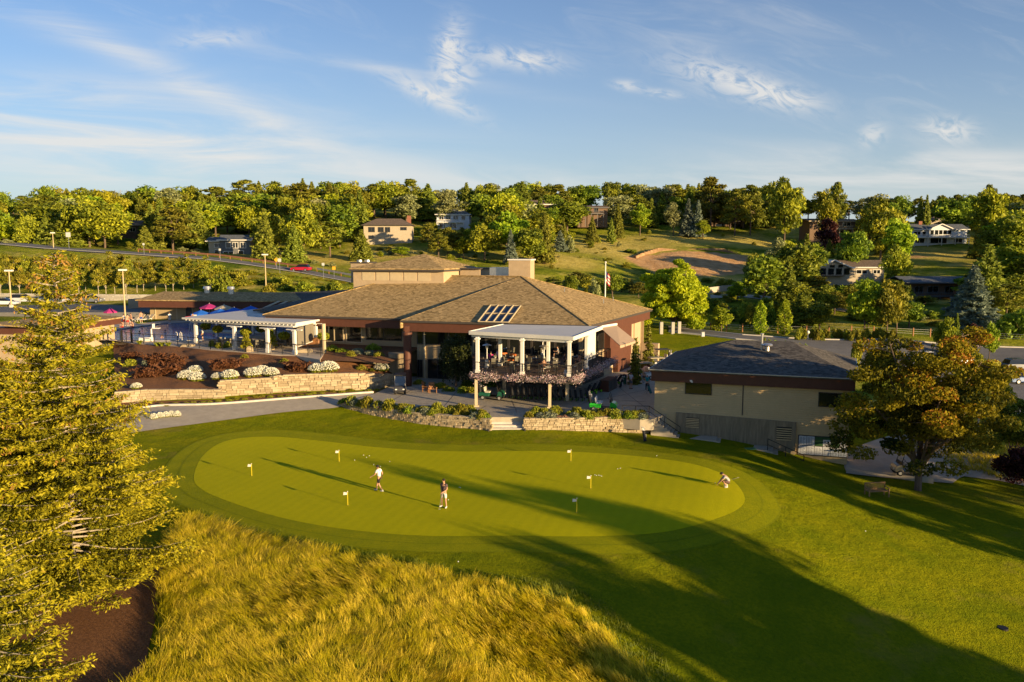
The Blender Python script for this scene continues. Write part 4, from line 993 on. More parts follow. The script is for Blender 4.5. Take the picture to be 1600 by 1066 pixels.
# retaining walls on the slope left
lw = [(180, 631, .95, 2.0), (229, 627, 1.0, 2.05), (290, 624, 1.1, 2.0), (347, 622, 1.2, 1.95)]
lwp = [G(u, v, z) for u, v, z, _ in lw]
stonewall('retaining_wall', lwp, [a[2] for a in lw], [a[3] for a in lw], 'low stone retaining wall above the path, nearest the big conifer', 8, .22, mean=.5)
uw = [(344, 617, 1.4, 2.72), (390, 615.5, 1.38, 2.78), (432, 613.5, 1.38, 2.84), (434, 613, 1.38, 3.02), (500, 611, 1.32, 3.0), (562, 609, 1.28, 2.9), (590, 607, 1.2, 2.6), (616, 601, 1.15, 2.2)]
uwp = [G(u, v, z) for u, v, z, _ in uw]
stonewall('retaining_wall', uwp, [a[2] for a in uw], [a[3] for a in uw], 'long pale stone retaining wall under the white daisies', 9, .24, mean=.55)
lo = [p+Vector((0, .3, 0)) for p in lwp[:3]]+[lwp[3]+Vector((-.2, .5, 0)), uwp[0]+Vector((.3, .45, 0))]+[p+Vector((0, .4, 0)) for p in uwp[1:]]
zl = [1.95, 2.0, 1.95, 1.95, 2.68, 2.74, 2.8, 2.95, 2.95, 2.85, 2.55, 2.15]
PD = 4.1
hi_px = [(176, 532, PD-.3), (205, 536.5, PD), (240, 539, PD), (276, 541, PD), (327, 547, PD), (383, 551, PD), (425, 553, PD), (462, 556, PD), (500, 562, 4.0), (545, 563, 3.75), (590, 572, 3.2), (612, 582, 2.5)]
hi = [G(*a) for a in hi_px]
bank, bkp, bkz = bedmesh('planted_bank', lo, hi, zl, [a[2]-.03 for a in hi_px], M_mulch, 90, 22, .06, 3)
# upper shrub bed against the club wall, held by boulders
ub_lo = [v2(G(500, 563, 4.0)), v2(G(560, 566, 3.8)), v2(G(605, 570, 3.6)), v2(G(622, 562, 3.7))]
ub_hi = [v2(wA0)+e1*5.0, v2(wA0)+e1*9, v2(wA0)+e1*13, v2(wA1)-e1*.8]
ubed, ubp, ubz = bedmesh('upper_bed_soil', ub_lo, ub_hi, [4.0, 3.85, 3.7, 3.75], [4.3]*4, M_mulch, 24, 6, .04)
def boulder(loc, s, seed, label):
    bm = bmesh.new(); bmesh.ops.create_icosphere(bm, subdivisions=2, radius=1.0); r = random.Random(seed)
    for v in bm.verts:
        c = v.co; k = 1+.18*math.sin(c.x*3+seed)*math.cos(c.y*4+seed*2)+.08*r.uniform(-1, 1); v.co = Vector((max(-.78, min(.78, c.x*k))*s[0], max(-.78, min(.78, c.y*k))*s[1], max(-.7, min(.7, c.z*k))*s[2]))
    me = bpy.data.meshes.new('boulder'); bm.to_mesh(me); bm.free(); me.materials.append(M_stone); me.attributes.new('v', 'FLOAT', 'FACE').data.foreach_set('value', [.45+.4*r.random()]*len(me.polygons))
    o = bpy.data.objects.new('boulder', me); COL.objects.link(o); o.location = loc; o.rotation_euler = (0, 0, r.uniform(-.3, .3)); tag(o, label, 'boulder', 'boulders on the planted slope'); return o
for i, (u, v, z, s, lb) in enumerate([(292, 543, 3.95, (1.1, .8, .6), 'squared tan boulder on the slope by the pool fence, left of the gate'), (272, 549, 3.55, (1.3, .8, .35), 'flat tan boulder low on the slope below the pool fence'),
        (390, 548, 4.2, (.5, .5, .75), 'upright tan boulder under the front edge of the white pergola'), (595, 562, 3.2, (.7, .55, .8), 'upright grey boulder at the right end of the upper shrub bed'), (604, 566, 3.0, (.5, .5, .75), 'narrow boulder next to the grey tank'),
        (475, 549, 4.2, (1.2, .7, .4), 'wide low boulder beside the last pergola column'), (558, 579, 2.95, (.5, .4, .3), 'small pale boulder on the bank near the last daisies'), (575, 566, 3.4, (1.1, .5, .4), 'long low boulder at the foot of the upper shrub bed'), (540, 562, 3.7, (1.2, .45, .35), 'low boulder under the silver shrubs'), (606, 580, 2.2, (.8, .6, .8), 'dark boulder leaning by the round column')]):
    p = G(u, v, z); boulder(p, s, i*7+1, lb)
# grey tank behind the boulders
p = v2(G(622, 566, 3.3)); q = MB(); q.box((p.x, p.y, 2.9), (2.0, 1.5, 2.8), .2); tag(q.build('utility_cabinet', M_concdark, bevel=.05), 'grey utility cabinet against the club wall behind the boulders', 'cabinet')
# ================================================================== POOL COURT
M_deck = mat('pool_deck_concrete', (.52, .42, .30), .85, .12, .9, .2, 30.)
dk = [G(150, 528, PD), G(205, 536.5, PD), G(276, 541, PD), G(327, 547, PD), G(383, 551, PD), G(462, 556, PD), G(500, 562, PD)]
dkp = [v2(p) for p in dk]+[v2(wA0)+e1*5, v2(wA0)-e1*.0, v2(BL)+Vector((0, 2)), Vector((-12, 128)), Vector((-95, 128)), Vector((-95, 96))]
wat = [v2(G(u, v, PD)) for u, v in ((120, 522), (160, 518), (215, 510), (262, 503.5), (300, 503), (400, 503.5), (468, 506), (500, 512), (470, 521), (395, 525), (340, 531.5), (250, 533), (180, 532), (120, 530))]
# deck as a ring round the pool: build as boxes-free polygon with a hole
bm = bmesh.new(); ov = [bm.verts.new((p.x, p.y, PD)) for p in dkp]; iv = [bm.verts.new((p.x, p.y, PD)) for p in wat]
oe = [bm.edges.new((ov[i], ov[(i+1) % len(ov)])) for i in range(len(ov))]; ie = [bm.edges.new((iv[i], iv[(i+1) % len(iv)])) for i in range(len(iv))]
bmesh.ops.triangle_fill(bm, use_beauty=True, edges=oe+ie)
for f in bm.faces:
    if f.normal.z < 0: f.normal_flip()
for lst in (ov, iv):
    lo_v = [bm.verts.new((v.co.x, v.co.y, PD-1.6)) for v in lst]
    for i in range(len(lst)): bm.faces.new((lst[i], lst[(i+1) % len(lst)], lo_v[(i+1) % len(lst)], lo_v[i]))
# drop any faces filled across the pool
wp = [(p.x, p.y) for p in wat]
kill = [f for f in bm.faces if abs(f.normal.z) > .5 and bool(inpoly(np.array([f.calc_center_median().x]), np.array([f.calc_center_median().y]), wp)[0]) and all((v in iv) for v in f.verts)]
bmesh.ops.delete(bm, geom=kill, context='FACES_ONLY')
me = bpy.data.meshes.new('pool_deck'); bm.to_mesh(me); bm.free(); me.materials.append(M_deck); o = meshobj('pool_deck', me); tag(o, kind='structure')
M_water, t = newmat('pool_water'); o_ = N('ShaderNodeOutputMaterial', t); p_ = N('ShaderNodeBsdfPrincipled', t)
p_.inputs['Base Color'].default_value = (.03, .15, .34, 1); p_.inputs['Roughness'].default_value = .12; p_.inputs['Specular IOR Level'].default_value = .2
tcx = N('ShaderNodeTexCoord', t); n1 = N('ShaderNodeTexNoise', t); n1.inputs['Scale'].default_value = 1.5; n1.inputs['Detail'].default_value = 4; LK(tcx.outputs['Object'], n1.inputs[0], t)
bp = N('ShaderNodeBump', t); bp.inputs['Strength'].default_value = .5; bp.inputs['Distance'].default_value = .15; LK(n1.outputs[0], bp.inputs['Height'], t); LK(bp.outputs[0], p_.inputs['Normal'], t); LK(p_.outputs[0], o_.inputs[0], t)
q = MB(); q.prism(wat, PD-1.2, PD-.12); tag(q.build('pool_water', M_water), kind='structure')
q = MB()
for i in range(len(wat)):
    a, b = wat[i], wat[(i+1) % len(wat)]; q.beam((a.x, a.y, PD-.0), (b.x, b.y, PD-.0), .32, .09)
tag(q.build('pool_edge', M_conc2), kind='structure')
q = MB(); a = [v2(G(u, v, PD)) for u, v in ((300, 517.5), (395, 521), (470, 523), (470, 519), (400, 517.5), (302, 515.5))]; q.prism(a, PD-1.2, PD+.04); tag(q.build('pool_divider', M_deck), kind='structure')
q = MB(); a = [v2(G(u, v, PD)) for u, v in ((215, 506), (262, 500), (285, 498.5), (270, 495), (230, 495), (205, 500))]; q.prism(a, PD-.2, PD+.03); tag(q.build('grass_patch', M_lawn), kind='structure')
# ---- pool building
PB = thing('pool_building', 'long low tan pool building with brown roof and red-brown fascia behind the pool', 'building', (-50, 124, PD))
zpe = 7.35
pe0 = G(211, 468.5, zpe); pe1 = G(437, 470.5, zpe); pe1 = pe0+(pe1-pe0)*1.35
dpb = (v2(pe1)-v2(pe0)).normalized(); npb = Vector((-dpb.y, dpb.x)); pr0 = G(256, 455.5, 8.35); pr1 = pr0+Vector((*(dpb*(v2(pe1)-v2(pe0)).length*.95), 0)); pb0 = pe0+Vector((*(npb*16), 0)); pb1 = pe1+Vector((*(npb*16), 0))
q = MB(); q.slab([pe0, pe1, pr1, pr0], .16); q.slab([pb0, pe0, pr0], .16); q.slab([pb1, pb0, pr0, pr1], .16); q.build('roof', M_shingle, PB)
q = MB(); q.prism([v2(pe0)+npb*.3+dpb*.3, v2(pe1)+npb*.3, v2(pe1)+npb*.5, v2(pe0)+npb*.5+dpb*.3], zpe-1.2, zpe-.18); q.prism([v2(pe0)+npb*.5+dpb*.3, v2(pe0)+npb*.5+dpb*.5, v2(pb0)-npb*.3+dpb*.5, v2(pb0)-npb*.3+dpb*.3], zpe-1.2, zpe-.18); q.build('fascia', M_fascia, PB)
pw0, pw1 = v2(pe0)+npb*2.4+dpb*.9, v2(pe1)+npb*2.4; q = MB(); q.prism([pw0, pw1, v2(pb1)-npb, v2(pb0)-npb+dpb], PD-.2, zpe-.3); q.build('wall', M_siding, PB)
tP = lambda u: t_on(pw0, pw1, u, 5.5)
for ua, ub in ((291, 300), (312, 330), (338, 352)): window(PB, pw0, pw1, tP(ua), tP(ub), PD+.05, PD+2.2, 0, M_trimdark, .12, name='door')
for u in (242, 276, 300): q = MB(); panel(q, pw0, pw1, tP(u), tP(u)+.15, PD, zpe-1.1, 0, .08); q.build('downpipe', M_beige, PB)
for u, v in ((323.5, 452), (361, 453.5)):
    p = D(u, v, pr0.y+.5-(u-256)*.03); q = MB(); q.tube([(p.x, p.y, 7.9), (p.x, p.y, 8.9)], .45, 12); q.tube([(p.x, p.y, 8.9), (p.x, p.y, 9.25)], [.62, .5], 12); q.build('roof_fan', M_galv, PB)
# raised shade slats
q = MB(); a = v2(D(420, 472, 112)); 
for k in range(7):
    c = Vector((a.x+k*1.2, a.y-k*.3)); q.beam((c.x, c.y-2.5, 7.1), (c.x+.8, c.y+2.2, 7.75), .35, .1)
q.build('slatted_shade', M_beige, PB)
q = MB(); p = v2(G(308, 474, 6.6)); q.box((p.x, p.y+.1, 6.5), (.5, .3, .2)); q.build('wall_light', M_white, PB)
# linking low roof between pool building and club
q = MB(); q.slab([G(437, 470, 7.3), G(500, 470, 7.6)+Vector((0, 2, 0)), G(560, 452, 9.2), G(500, 455, 8.6), G(440, 457, 8.3)], .2); q.slab([G(395, 484, 7.6), G(455, 472, 8.3), G(545, 452, 9.6), G(520, 470, 9.0), G(440, 488, 7.6)], .2); q.build('link_roof', M_shingle_g, PB)
# ---- small plant house left of pool
PH = thing('plant_house', 'small tan hut with brown flat roof and fascia at the left end of the pool', 'building', (-50, 100, PD))
zq = 6.7; a0_ = G(70, 512, zq); a1_ = G(193, 495, zq)
dq = (v2(a1_)-v2(a0_)).normalized(); nq = Vector((-dq.y, dq.x)); q = MB(); q.slab([a0_, a1_, a1_+Vector((*(nq*7), .35)), a0_+Vector((*(nq*7), .35))], .16); q.build('roof', M_shingle, PH)
q = MB(); f_a, f_b = v2(a0_)+nq*.2, v2(a1_)+nq*.2-dq*.2; q.prism([f_a, f_b, f_b+nq*6.5, f_a+nq*6.5], zq-.85, zq-.18); q.build('fascia', M_fascia, PH)
q = MB(); f_a, f_b = v2(a0_)+nq*.8, v2(a1_)+nq*.8-dq*.8; q.prism([f_a, f_b, f_b+nq*5.5, f_a+nq*5.5], 2.5, zq-.8); q.build('wall', M_stucco, PH)
# low walls and mast beyond the pool
for u0, v0, u1, v1, hgt, lb in ((133, 503, 172, 500, 2.6, 'tan court wall left of the lamp mast by the pool'), (168, 500, 216, 497, 2.1, 'lower tan court wall running to the pool building')):
    a, b = G(u0, v0, PD), G(u1, v1, PD); a, b = v2(a)+Vector((0, 14)), v2(b)+Vector((0, 14)); q = MB(); q.prism([a, b, b+Vector((.1, .4)), a+Vector((.1, .4))], PD-.3, PD+hgt); tag(q.build('court_wall', M_stucco), lb, 'wall')
# ---- pergola
PG = thing('pergola', 'white flat-roofed pergola with square columns along the pool court', 'pergola', (-32, 92, PD))
zr = 7.15
pgr = [G(284, 497.5, zr), G(462, 506, zr), G(511, 498, zr), G(470, 489, zr), G(400, 483.5, zr+.25), G(350, 489, zr+.15)]
q = MB(); q.slab([Vector((p.x, p.y, zr+.1)) for p in (G(284, 497.5, zr), G(462, 506, zr), G(512, 498.5, zr), G(480, 486, zr), G(400, 484, zr))], .2); pr_ = q.build('pergola_roof', M_white2, PG)
q = MB(); pa, pb_ = v2(pgr[0]), v2(pgr[1]); q.beam((pa.x+1, pa.y+.3, zr-.28), (pb_.x-.3, pb_.y+.35, zr-.28), .2, .34); q.beam((pb_.x-.3, pb_.y+.35, zr-.28), (pgr[2].x-.4, pgr[2].y, zr-.28), .2, .34)
pk = (pb_-pa).normalized(); npk = Vector((-pk.y, pk.x))
Lp = (pb_-pa).length
for k in range(int(Lp/.55)): 
    c = pa+pk*(.6+k*.55); q.beam((c.x, c.y-.0, zr-.13), (c.x+npk.x*1.2, c.y+npk.y*1.2, zr-.13), .1, .18)
q.build('beam', M_white, pr_)
pgc = [(307, 536), (367.5, 547), (419, 551), (461, 554), (494, 541)]
for u, v in pgc:
    p = v2(G(u, v, PD)); q = MB(); q.box((p.x, p.y, (PD+zr-.35)/2), (.34, .34, zr-.35-PD), math.atan2(pk.y, pk.x)); q.box((p.x, p.y, zr-.5), (.52, .52, .12), math.atan2(pk.y, pk.x)); q.box((p.x, p.y, PD+.25), (.44, .44, .5), math.atan2(pk.y, pk.x)); q.beam((p.x-pk.x*1.0, p.y-pk.y*1.0, zr-.4), (p.x+pk.x*1.0, p.y+pk.y*1.0, zr-.4), .3, .1); q.build('column', M_white, PG, bevel=.02)
for u, v in ((340, 526), (430, 529), (480, 530), (396, 522)):
    p = v2(G(u, v, PD)); q = MB(); q.box((p.x, p.y, (PD+zr-.2)/2), (.3, .3, zr-.2-PD), math.atan2(pk.y, pk.x)); q.build('column', M_white, PG)
a, b = v2(G(464, 553, PD)), v2(G(492, 542, PD)); q = MB(); panel(q, a, b, .3, (b-a).length-.3, 4.85, 6.85, -.02, .02); q.build('roller_screen', M_screen, PG)
q = MB(); panel(q, a, b, .3, (b-a).length-.3, 4.78, 4.85, -.04, .04); q.build('screen_bar', M_white, PG)
# hanging baskets
M_basket = leafmat('basket_leaves', (.10, .13, .004), (.42, .40, .02), .2, 0, 0)
def basket():
    r_ = thing('hanging_basket', 'x', 'hanging basket', (0, 0, 0)); rr = np.random.RandomState(2); c = rr.randn(700, 3); c /= np.linalg.norm(c, axis=1)[:, None]; c *= np.array([.62, .62, .42])*(.7+.35*rr.rand(700)[:, None]); c[:, 2] -= .1
    leafobj('foliage', c, .09, rr, M_basket, r_, rr.rand(700)); q = MB(); q.tube([(0, 0, .0), (0, 0, 1.15)], .015, 4); q.build('chain', M_black, r_); return r_
bk = basket()
names_b = ['first', 'second', 'third', 'fourth', 'fifth', 'sixth']
for i, (u, v, Y) in enumerate(((321, 513, 99), (340, 514, 95.5), (384, 514, 92), (409, 514.5, 96), (443.5, 515.5, 88.5), (505, 520, 88))):
    p = D(u, v, Y); place(bk, i > 0, (p.x, p.y, 5.75), .5*i, 1., '%s yellow-green hanging basket from the left under the pergola roof' % names_b[i], 'hanging baskets under the pergola')
# fence round the pool court
fe = thing('pool_fence', 'thin black metal fence along the top of the planted slope', 'fence', (-35, 92, PD))
fpts = [G(186, 533, PD), G(205, 536.5, PD), G(276, 541, PD), G(327, 547, PD), G(383, 551, PD), G(420, 553, PD), G(460, 555.5, PD), G(500, 558, PD)]
rail(fe, [v2(p)+Vector((0, .35)) for p in fpts], PD, 1.15, 3, 'fence_panel', post=1.9, r=.012)
def gate(x, y, w, z, h, root):
    q = MB()
    for k in range(int(w/.13)+1): q.box((x+k*.13, y-k*.04, z+h/2), (.022, .022, h))
    q.beam((x, y, z+h), (x+w, y-w*.3, z+h), .05, .05); q.beam((x, y, z+.12), (x+w, y-w*.3, z+.12), .05, .05); return q.build('gate', M_black, root)
p = G(494, 553, PD); gate(p.x, p.y, 1.2, PD, 1.5, fe)
for u in (189, 204): p = G(u, 536, PD); q = MB(); q.box((p.x, p.y+.3, PD+.8), (.16, .16, 1.6)); q.build('gate_post', M_black, fe)
# brown wicker furniture screen behind the last columns
p = G(478, 544, PD); q = MB(); q.box((p.x, p.y+1, PD+.55), (3.2, .9, 1.1), -.25)
tag(q.build('outdoor_sofa', M_wood, bevel=.08), 'tan wicker sofa under the roller screen at the end of the pergola', 'sofa')
# ---- far left car park, block wall and bank
p0, p1 = D(120, 464, 152), D(236, 460, 150); stonewall('block_wall', [p0-Vector((40, -6, 0)), p0, p1, p1+Vector((14, 6, 0))], 5.0, 6.5, 'pale block retaining wall behind the far car park, under the young trees', 3, .3, M_block, mean=.9, th=.4)
cp_ = [Vector(p) for p in ((-150, 128), (-40, 128), (-30, 150), (-62, 151.5), (-88, 153.5), (-150, 158))]
q = MB(); q.prism(cp_, 3.5, 5.02); tag(q.build('car_park', M_asph), kind='structure')
# road on the left
rl = [v2(p) for p in road_l]; roadp = [(p.x, p.y-5.2) for p in rl]+[(p.x, p.y+4.2) for p in rl[::-1]]
drape('road', [Vector(p) for p in roadp], .12, M_asph)
q = MB()
for a, b in zip(road_l[:-1], road_l[1:]): q.beam((a.x, a.y-4.8, H(a.x, a.y-4.8)+.2), (b.x, b.y-4.8, H(b.x, b.y-4.8)+.2), .2, .05)
tag(q.build('road_edge_line', M_line), kind='structure')
# ---- right: drive, verge, parking
dr_up = [(1045, 511.5), (1100, 517.5), (1160, 524), (1230, 529), (1330, 532), (1450, 536), (1640, 545)]
dr_lo = [(1045, 519), (1100, 524.5), (1150, 530.5), (1200, 536), (1280, 548), (1340, 568), (1430, 592), (1500, 615), (1600, 655), (1700, 690)]
def GPp(lst): return [v2(GP(u, v, 0)) for u, v in lst]
poly = GPp(dr_lo)+GPp(dr_up[::-1]); drape('driveway', poly, .07, M_asph)
ku = [GP(u, v) for u, v in dr_up]; kl = [GP(u, v) for u, v in dr_lo[:6]]
q = MB()
for K in (ku, kl):
    for a, b in zip(K[:-1], K[1:]):
        n = 6
        for i in range(n):
            c, e = a.lerp(b, i/n), a.lerp(b, (i+1)/n); q.beam((c.x, c.y, H(c.x, c.y)+.1), (e.x, e.y, H(e.x, e.y)+.1), .35, .22)
tag(q.build('kerb', M_conc2), kind='structure')
poly = GPp([(1440, 735), (1480, 742), (1560, 752), (1700, 780), (1700, 762), (1600, 735), (1540, 722), (1450, 715)]); drape('cart_track', poly, .06, M_conc)
poly = GPp([(1322, 706), (1400, 680), (1490, 684), (1580, 722), (1500, 748), (1488, 757), (1322, 741)]); drape('cart_yard', poly, .09, M_conc)
# access road in front of hillside house, low garden wall
q = MB(); rr_ = [D(u, v, Y) for u, v, Y in ((1100, 462, 185), (1130, 458, 190), (1160, 456, 195), (1200, 457, 190), (1240, 463, 180))]
for a, b in zip(rr_[:-1], rr_[1:]): q.beam((a.x, a.y, H(a.x, a.y)+.5), (b.x, b.y, H(b.x, b.y)+.5), .3, 1.6)
tag(q.build('garden_wall', M_block), 'pale low wall on the slope right of the bright green tree', 'wall')
drape('access_lane', GPp([(1110, 467), (1160, 465), (1200, 470), (1260, 478), (1330, 490), (1330, 484), (1260, 472), (1200, 464), (1160, 460.5), (1110, 462)]), .15, M_conc)
# boulders round the dirt scar
stp = [D(u, v, Y) for u, v, Y in ((994, 399, 256), (1010, 394, 261), (1030, 390, 265), (1060, 389, 267), (1100, 389, 268), (1130, 391, 267), (1160, 399, 262))]
stonewall('boulder_wall', [v2(p) for p in stp], [p.z-1.8 for p in stp], [p.z+.1+.35*((i*7)%3-1) for i, p in enumerate(stp)], 'curved wall of stacked tan boulders along the top of the bare dirt cut', 12, .6, stonemat('tan_boulders', (.16, .09, .045), (.46, .30, .16)), mean=1.1, th=1.0)
# ================================================================== VEGETATION
M_bark = mat('grey_brown_bark', (.13, .09, .06), .9, .35, 5., .5, 20., stretch=(1, 1, .25))
M_barkp = mat('pale_bark', (.42, .35, .26), .9, .3, 4., .6, 14., stretch=(1, 1, .3))
L_ = {}
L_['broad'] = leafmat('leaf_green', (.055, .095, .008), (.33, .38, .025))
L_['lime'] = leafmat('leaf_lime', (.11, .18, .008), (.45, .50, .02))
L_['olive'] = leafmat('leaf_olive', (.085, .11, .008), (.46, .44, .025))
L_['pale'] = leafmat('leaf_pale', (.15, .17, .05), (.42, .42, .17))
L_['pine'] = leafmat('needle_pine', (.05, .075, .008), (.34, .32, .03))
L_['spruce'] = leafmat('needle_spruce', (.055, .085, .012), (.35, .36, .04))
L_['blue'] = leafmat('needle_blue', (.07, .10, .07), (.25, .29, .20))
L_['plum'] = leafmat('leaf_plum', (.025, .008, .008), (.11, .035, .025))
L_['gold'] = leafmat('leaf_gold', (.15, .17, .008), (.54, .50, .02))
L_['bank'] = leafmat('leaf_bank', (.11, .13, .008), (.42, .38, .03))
def unit(a): return a/(np.linalg.norm(a, axis=1)[:, None]+1e-9)
def crown_round(seed, h=12., w=9., nb=42, per=90, leaf=.34, base=.07, tight=1.0, irregular=.3, top=1.0):
    """clumps of leaves spread through an uneven ellipsoid; returns points, value, limb ends"""
    r = np.random.RandomState(seed); cs = []
    d = unit(r.randn(nb, 3)); rad = r.rand(nb)**.4
    cen = d*rad[:, None]*np.array([w/2, w/2, h*(1-base)/2])*.74; cen[:, 2] += h*(base+(1-base)/2)
    # narrower towards the top
    tz = (cen[:, 2]-h*base)/(h*(1-base)); k = np.where(tz > .5, 1-(tz-.5)*.7*top, 1-(.5-tz)*.25); cen[:, :2] *= k[:, None]
    cen[:, :2] *= (1+irregular*np.sin(np.arctan2(cen[:, 1], cen[:, 0])*3+seed))[:, None]
    br = (w*.5)*(.24+.2*r.rand(nb))*tight
    P_ = []; val = []
    for i in range(nb):
        q_ = unit(r.randn(per, 3)); q_[:, 2] = np.abs(q_[:, 2])*np.where(r.rand(per) < .3, -.6, 1); rr_ = br[i]*(.62+.45*r.rand(per))
        P_.append(cen[i]+q_*rr_[:, None]*np.array([1, 1, .78])); val.append(np.clip(.5+.22*r.randn()+.2*r.randn(per), 0, 1))
    return np.concatenate(P_), np.concatenate(val), cen, r
def crown_cone(seed, h=13., w=6., layers=20, leaf=.3, base=.08, per=34, droop=.25, gap=.25, power=.85):
    r = np.random.RandomState(seed); P_ = []; val = []; lim = []
    for k in range(layers):
        t = (k+.5)/layers; z = h*(base+(1-base)*t); R0 = w/2*(1-t)**power*(1+.18*r.randn()*.6)+.12
        nbr = max(4, int(9*(1-t)+4)); ph = r.rand()*6.28
        for b in range(nbr):
            if r.rand() < gap*.35: continue
            a = ph+6.28*b/nbr+r.randn()*.2; L = R0*(.8+.35*r.rand()); n = max(5, int(per*(.35+L/(w/2)*.9)))
            s = r.rand(n)**.6; x = s*L; side = (1-s*.75)*L*.28*r.randn(n); zz = z-droop*x+.10*x*x/(L+.1)+r.randn(n)*.12*h/12
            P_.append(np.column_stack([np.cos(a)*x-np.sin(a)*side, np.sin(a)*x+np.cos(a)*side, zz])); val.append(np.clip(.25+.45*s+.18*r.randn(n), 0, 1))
            lim.append((np.cos(a)*L*.8, np.sin(a)*L*.8, z-droop*L*.8, z))
    return np.concatenate(P_), np.concatenate(val), lim, r
def crown_column(seed, h=8., w=2.2, n=1700, base=.06):
    r = np.random.RandomState(seed); t = r.rand(n); prof = np.minimum(1, (t*5+.35))*np.sqrt(np.clip(1-t**2.2, 0, 1)); a = r.rand(n)*6.28
    lump = 1+.22*np.sin(a*3+t*13+seed)+.15*np.sin(a*5-t*23); rad = w/2*prof*lump*(.65+.4*r.rand(n)**.5)
    return np.column_stack([np.cos(a)*rad, np.sin(a)*rad, h*(base+(1-base)*t)]), np.clip(.5+.2*np.sin(a*3+t*13+seed)+.2*r.randn(n), 0, 1), None, r
def crown_pine(seed, h=15., w=9., nb=20, per=120, base=.32):
    """open crown of flattish needle clumps on limbs"""
    r = np.random.RandomState(seed); P_ = []; val = []; cen = []
    for i in range(nb):
        t = (i+.5)/nb; z = h*(base+(1-base)*t); a = i*2.4+r.randn()*.3; L = w/2*(.35+.75*math.sin(min(1, (1-t)*1.5)*1.4))*(.6+.5*r.rand())
        if t > .92: L *= .3
        c = np.array([math.cos(a)*L*.75, math.sin(a)*L*.75, z]); cen.append(c); q_ = unit(r.randn(per, 3))*(.5+.55*r.rand(per)[:, None])
        s = w*.17*(1.1-.35*t); P_.append(c+q_*np.array([s*1.15, s*1.15, s*.55])); val.append(np.clip(.5+.15*r.randn()+.2*r.randn(per), 0, 1))
    return np.concatenate(P_), np.concatenate(val), np.array(cen), r
def trunk_mesh(h, r0, limbs=None, zfork=.35, name='trunk', n=7, m=None, lean=0.):
    q = MB(); q.tube([(0, 0, -.6), (0, 0, h*.02), (lean*.3, 0, h*zfork), (lean, lean*.4, h*.62), (lean*1.1, lean*.4, h*.86)], [r0*1.3, r0, r0*.8, r0*.45, r0*.12], n)
    if limbs is not None:
        for L in limbs:
            z0 = h*zfork*(.7+.5*((L[0]*7.3) % 1)); mid = (L[0]*.45, L[1]*.45, (z0+L[2])*.5+.1); q.tube([(lean*.3, 0, z0), mid, (L[0]*.85, L[1]*.85, L[2])], [r0*.42, r0*.25, r0*.06], 5)
    return q
def tree_proto(kind, name, P_, val, r, leaf, mkey, h, r0, limbs=None, zfork=.35, elong=1.3, m=None, lean=0.):
    root = thing(name, 'x', 'tree', (0, 0, 0)); c = leafobj('crown', P_, leaf, r, L_[mkey] if isinstance(mkey, str) else mkey, root, val, elong=elong)
    trunk_mesh(h, r0, limbs, zfork, lean=lean).build('trunk', m or M_bark, root); return root
def mk_round(name, seed, mk, h=12., w=9., **kw):
    leaf = kw.pop('leaf', .30); r0 = kw.pop('r0', .22); m = kw.pop('m', None)
    P_, v, cen, r = crown_round(seed, h, w, **kw); idx = np.argsort(-cen[:, 2])[::max(1, len(cen)//9)]
    return tree_proto('round', name, P_, v, r, leaf, mk, h, r0, [tuple(cen[i]) for i in idx], .3, m=m)
def mk_cone(name, seed, mk, h=13., w=6., **kw):
    leaf = kw.pop('leaf', .26)
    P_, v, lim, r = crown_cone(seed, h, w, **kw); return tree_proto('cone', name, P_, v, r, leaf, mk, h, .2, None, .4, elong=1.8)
def mk_col(name, seed, mk, h=8., w=2.2, n=1700, leaf=.17): P_, v, _, r = crown_column(seed, h, w, n); return tree_proto('col', name, P_, v, r, leaf, mk, h, .09, None)
def mk_pine(name, seed, mk, h=15., w=9., **kw):
    P_, v, cen, r = crown_pine(seed, h, w, **kw); return tree_proto('pine', name, P_, v, r, .30, mk, h, .24, [tuple(c) for c in cen[::2]], .45, elong=1.7)
protos = {}
spec = {  # kind: (builder, name, material, adjective words, nominal height, nominal width)
 'broad': (mk_round, 'broadleaf_tree', 'broad', 'dark green broadleaf tree', 12, 9),
 'broad2': (mk_round, 'broadleaf_tree', 'olive', 'olive green broadleaf tree', 12, 10),
 'lime': (mk_round, 'broadleaf_tree', 'lime', 'bright lime green tree', 12, 8),
 'pale': (mk_round, 'cottonwood_tree', 'pale', 'pale silvery leafed tree', 15, 9),
 'gold': (mk_round, 'broadleaf_tree', 'gold', 'golden green tree', 12, 10),
 'plum': (mk_round, 'plum_tree', 'plum', 'dark purple leafed tree', 8, 7),
 'pine': (mk_pine, 'pine_tree', 'pine', 'open crowned dark pine', 15, 9),
 'airy': (mk_pine, 'pine_tree', 'pine', 'open crowned pine', 15, 9),
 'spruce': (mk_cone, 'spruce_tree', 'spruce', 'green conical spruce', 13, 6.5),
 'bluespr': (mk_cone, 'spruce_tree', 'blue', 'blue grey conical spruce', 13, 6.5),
 'poplar': (mk_col, 'columnar_tree', 'lime', 'slim columnar green tree', 8, 2.4),
 'bankt': (mk_round, 'young_tree', 'bank', 'pale young broadleaf tree', 9, 4.5),
 'bush': (mk_round, 'shrub', 'broad', 'rounded dark green shrub', 3, 4),
 'bushy': (mk_round, 'shrub', 'bank', 'yellow green shrub', 3, 4),
 'sage': (mk_round, 'shrub', 'pale', 'silver grey shrub', 3, 4),
}
seedc = [10]
used_tr = set()
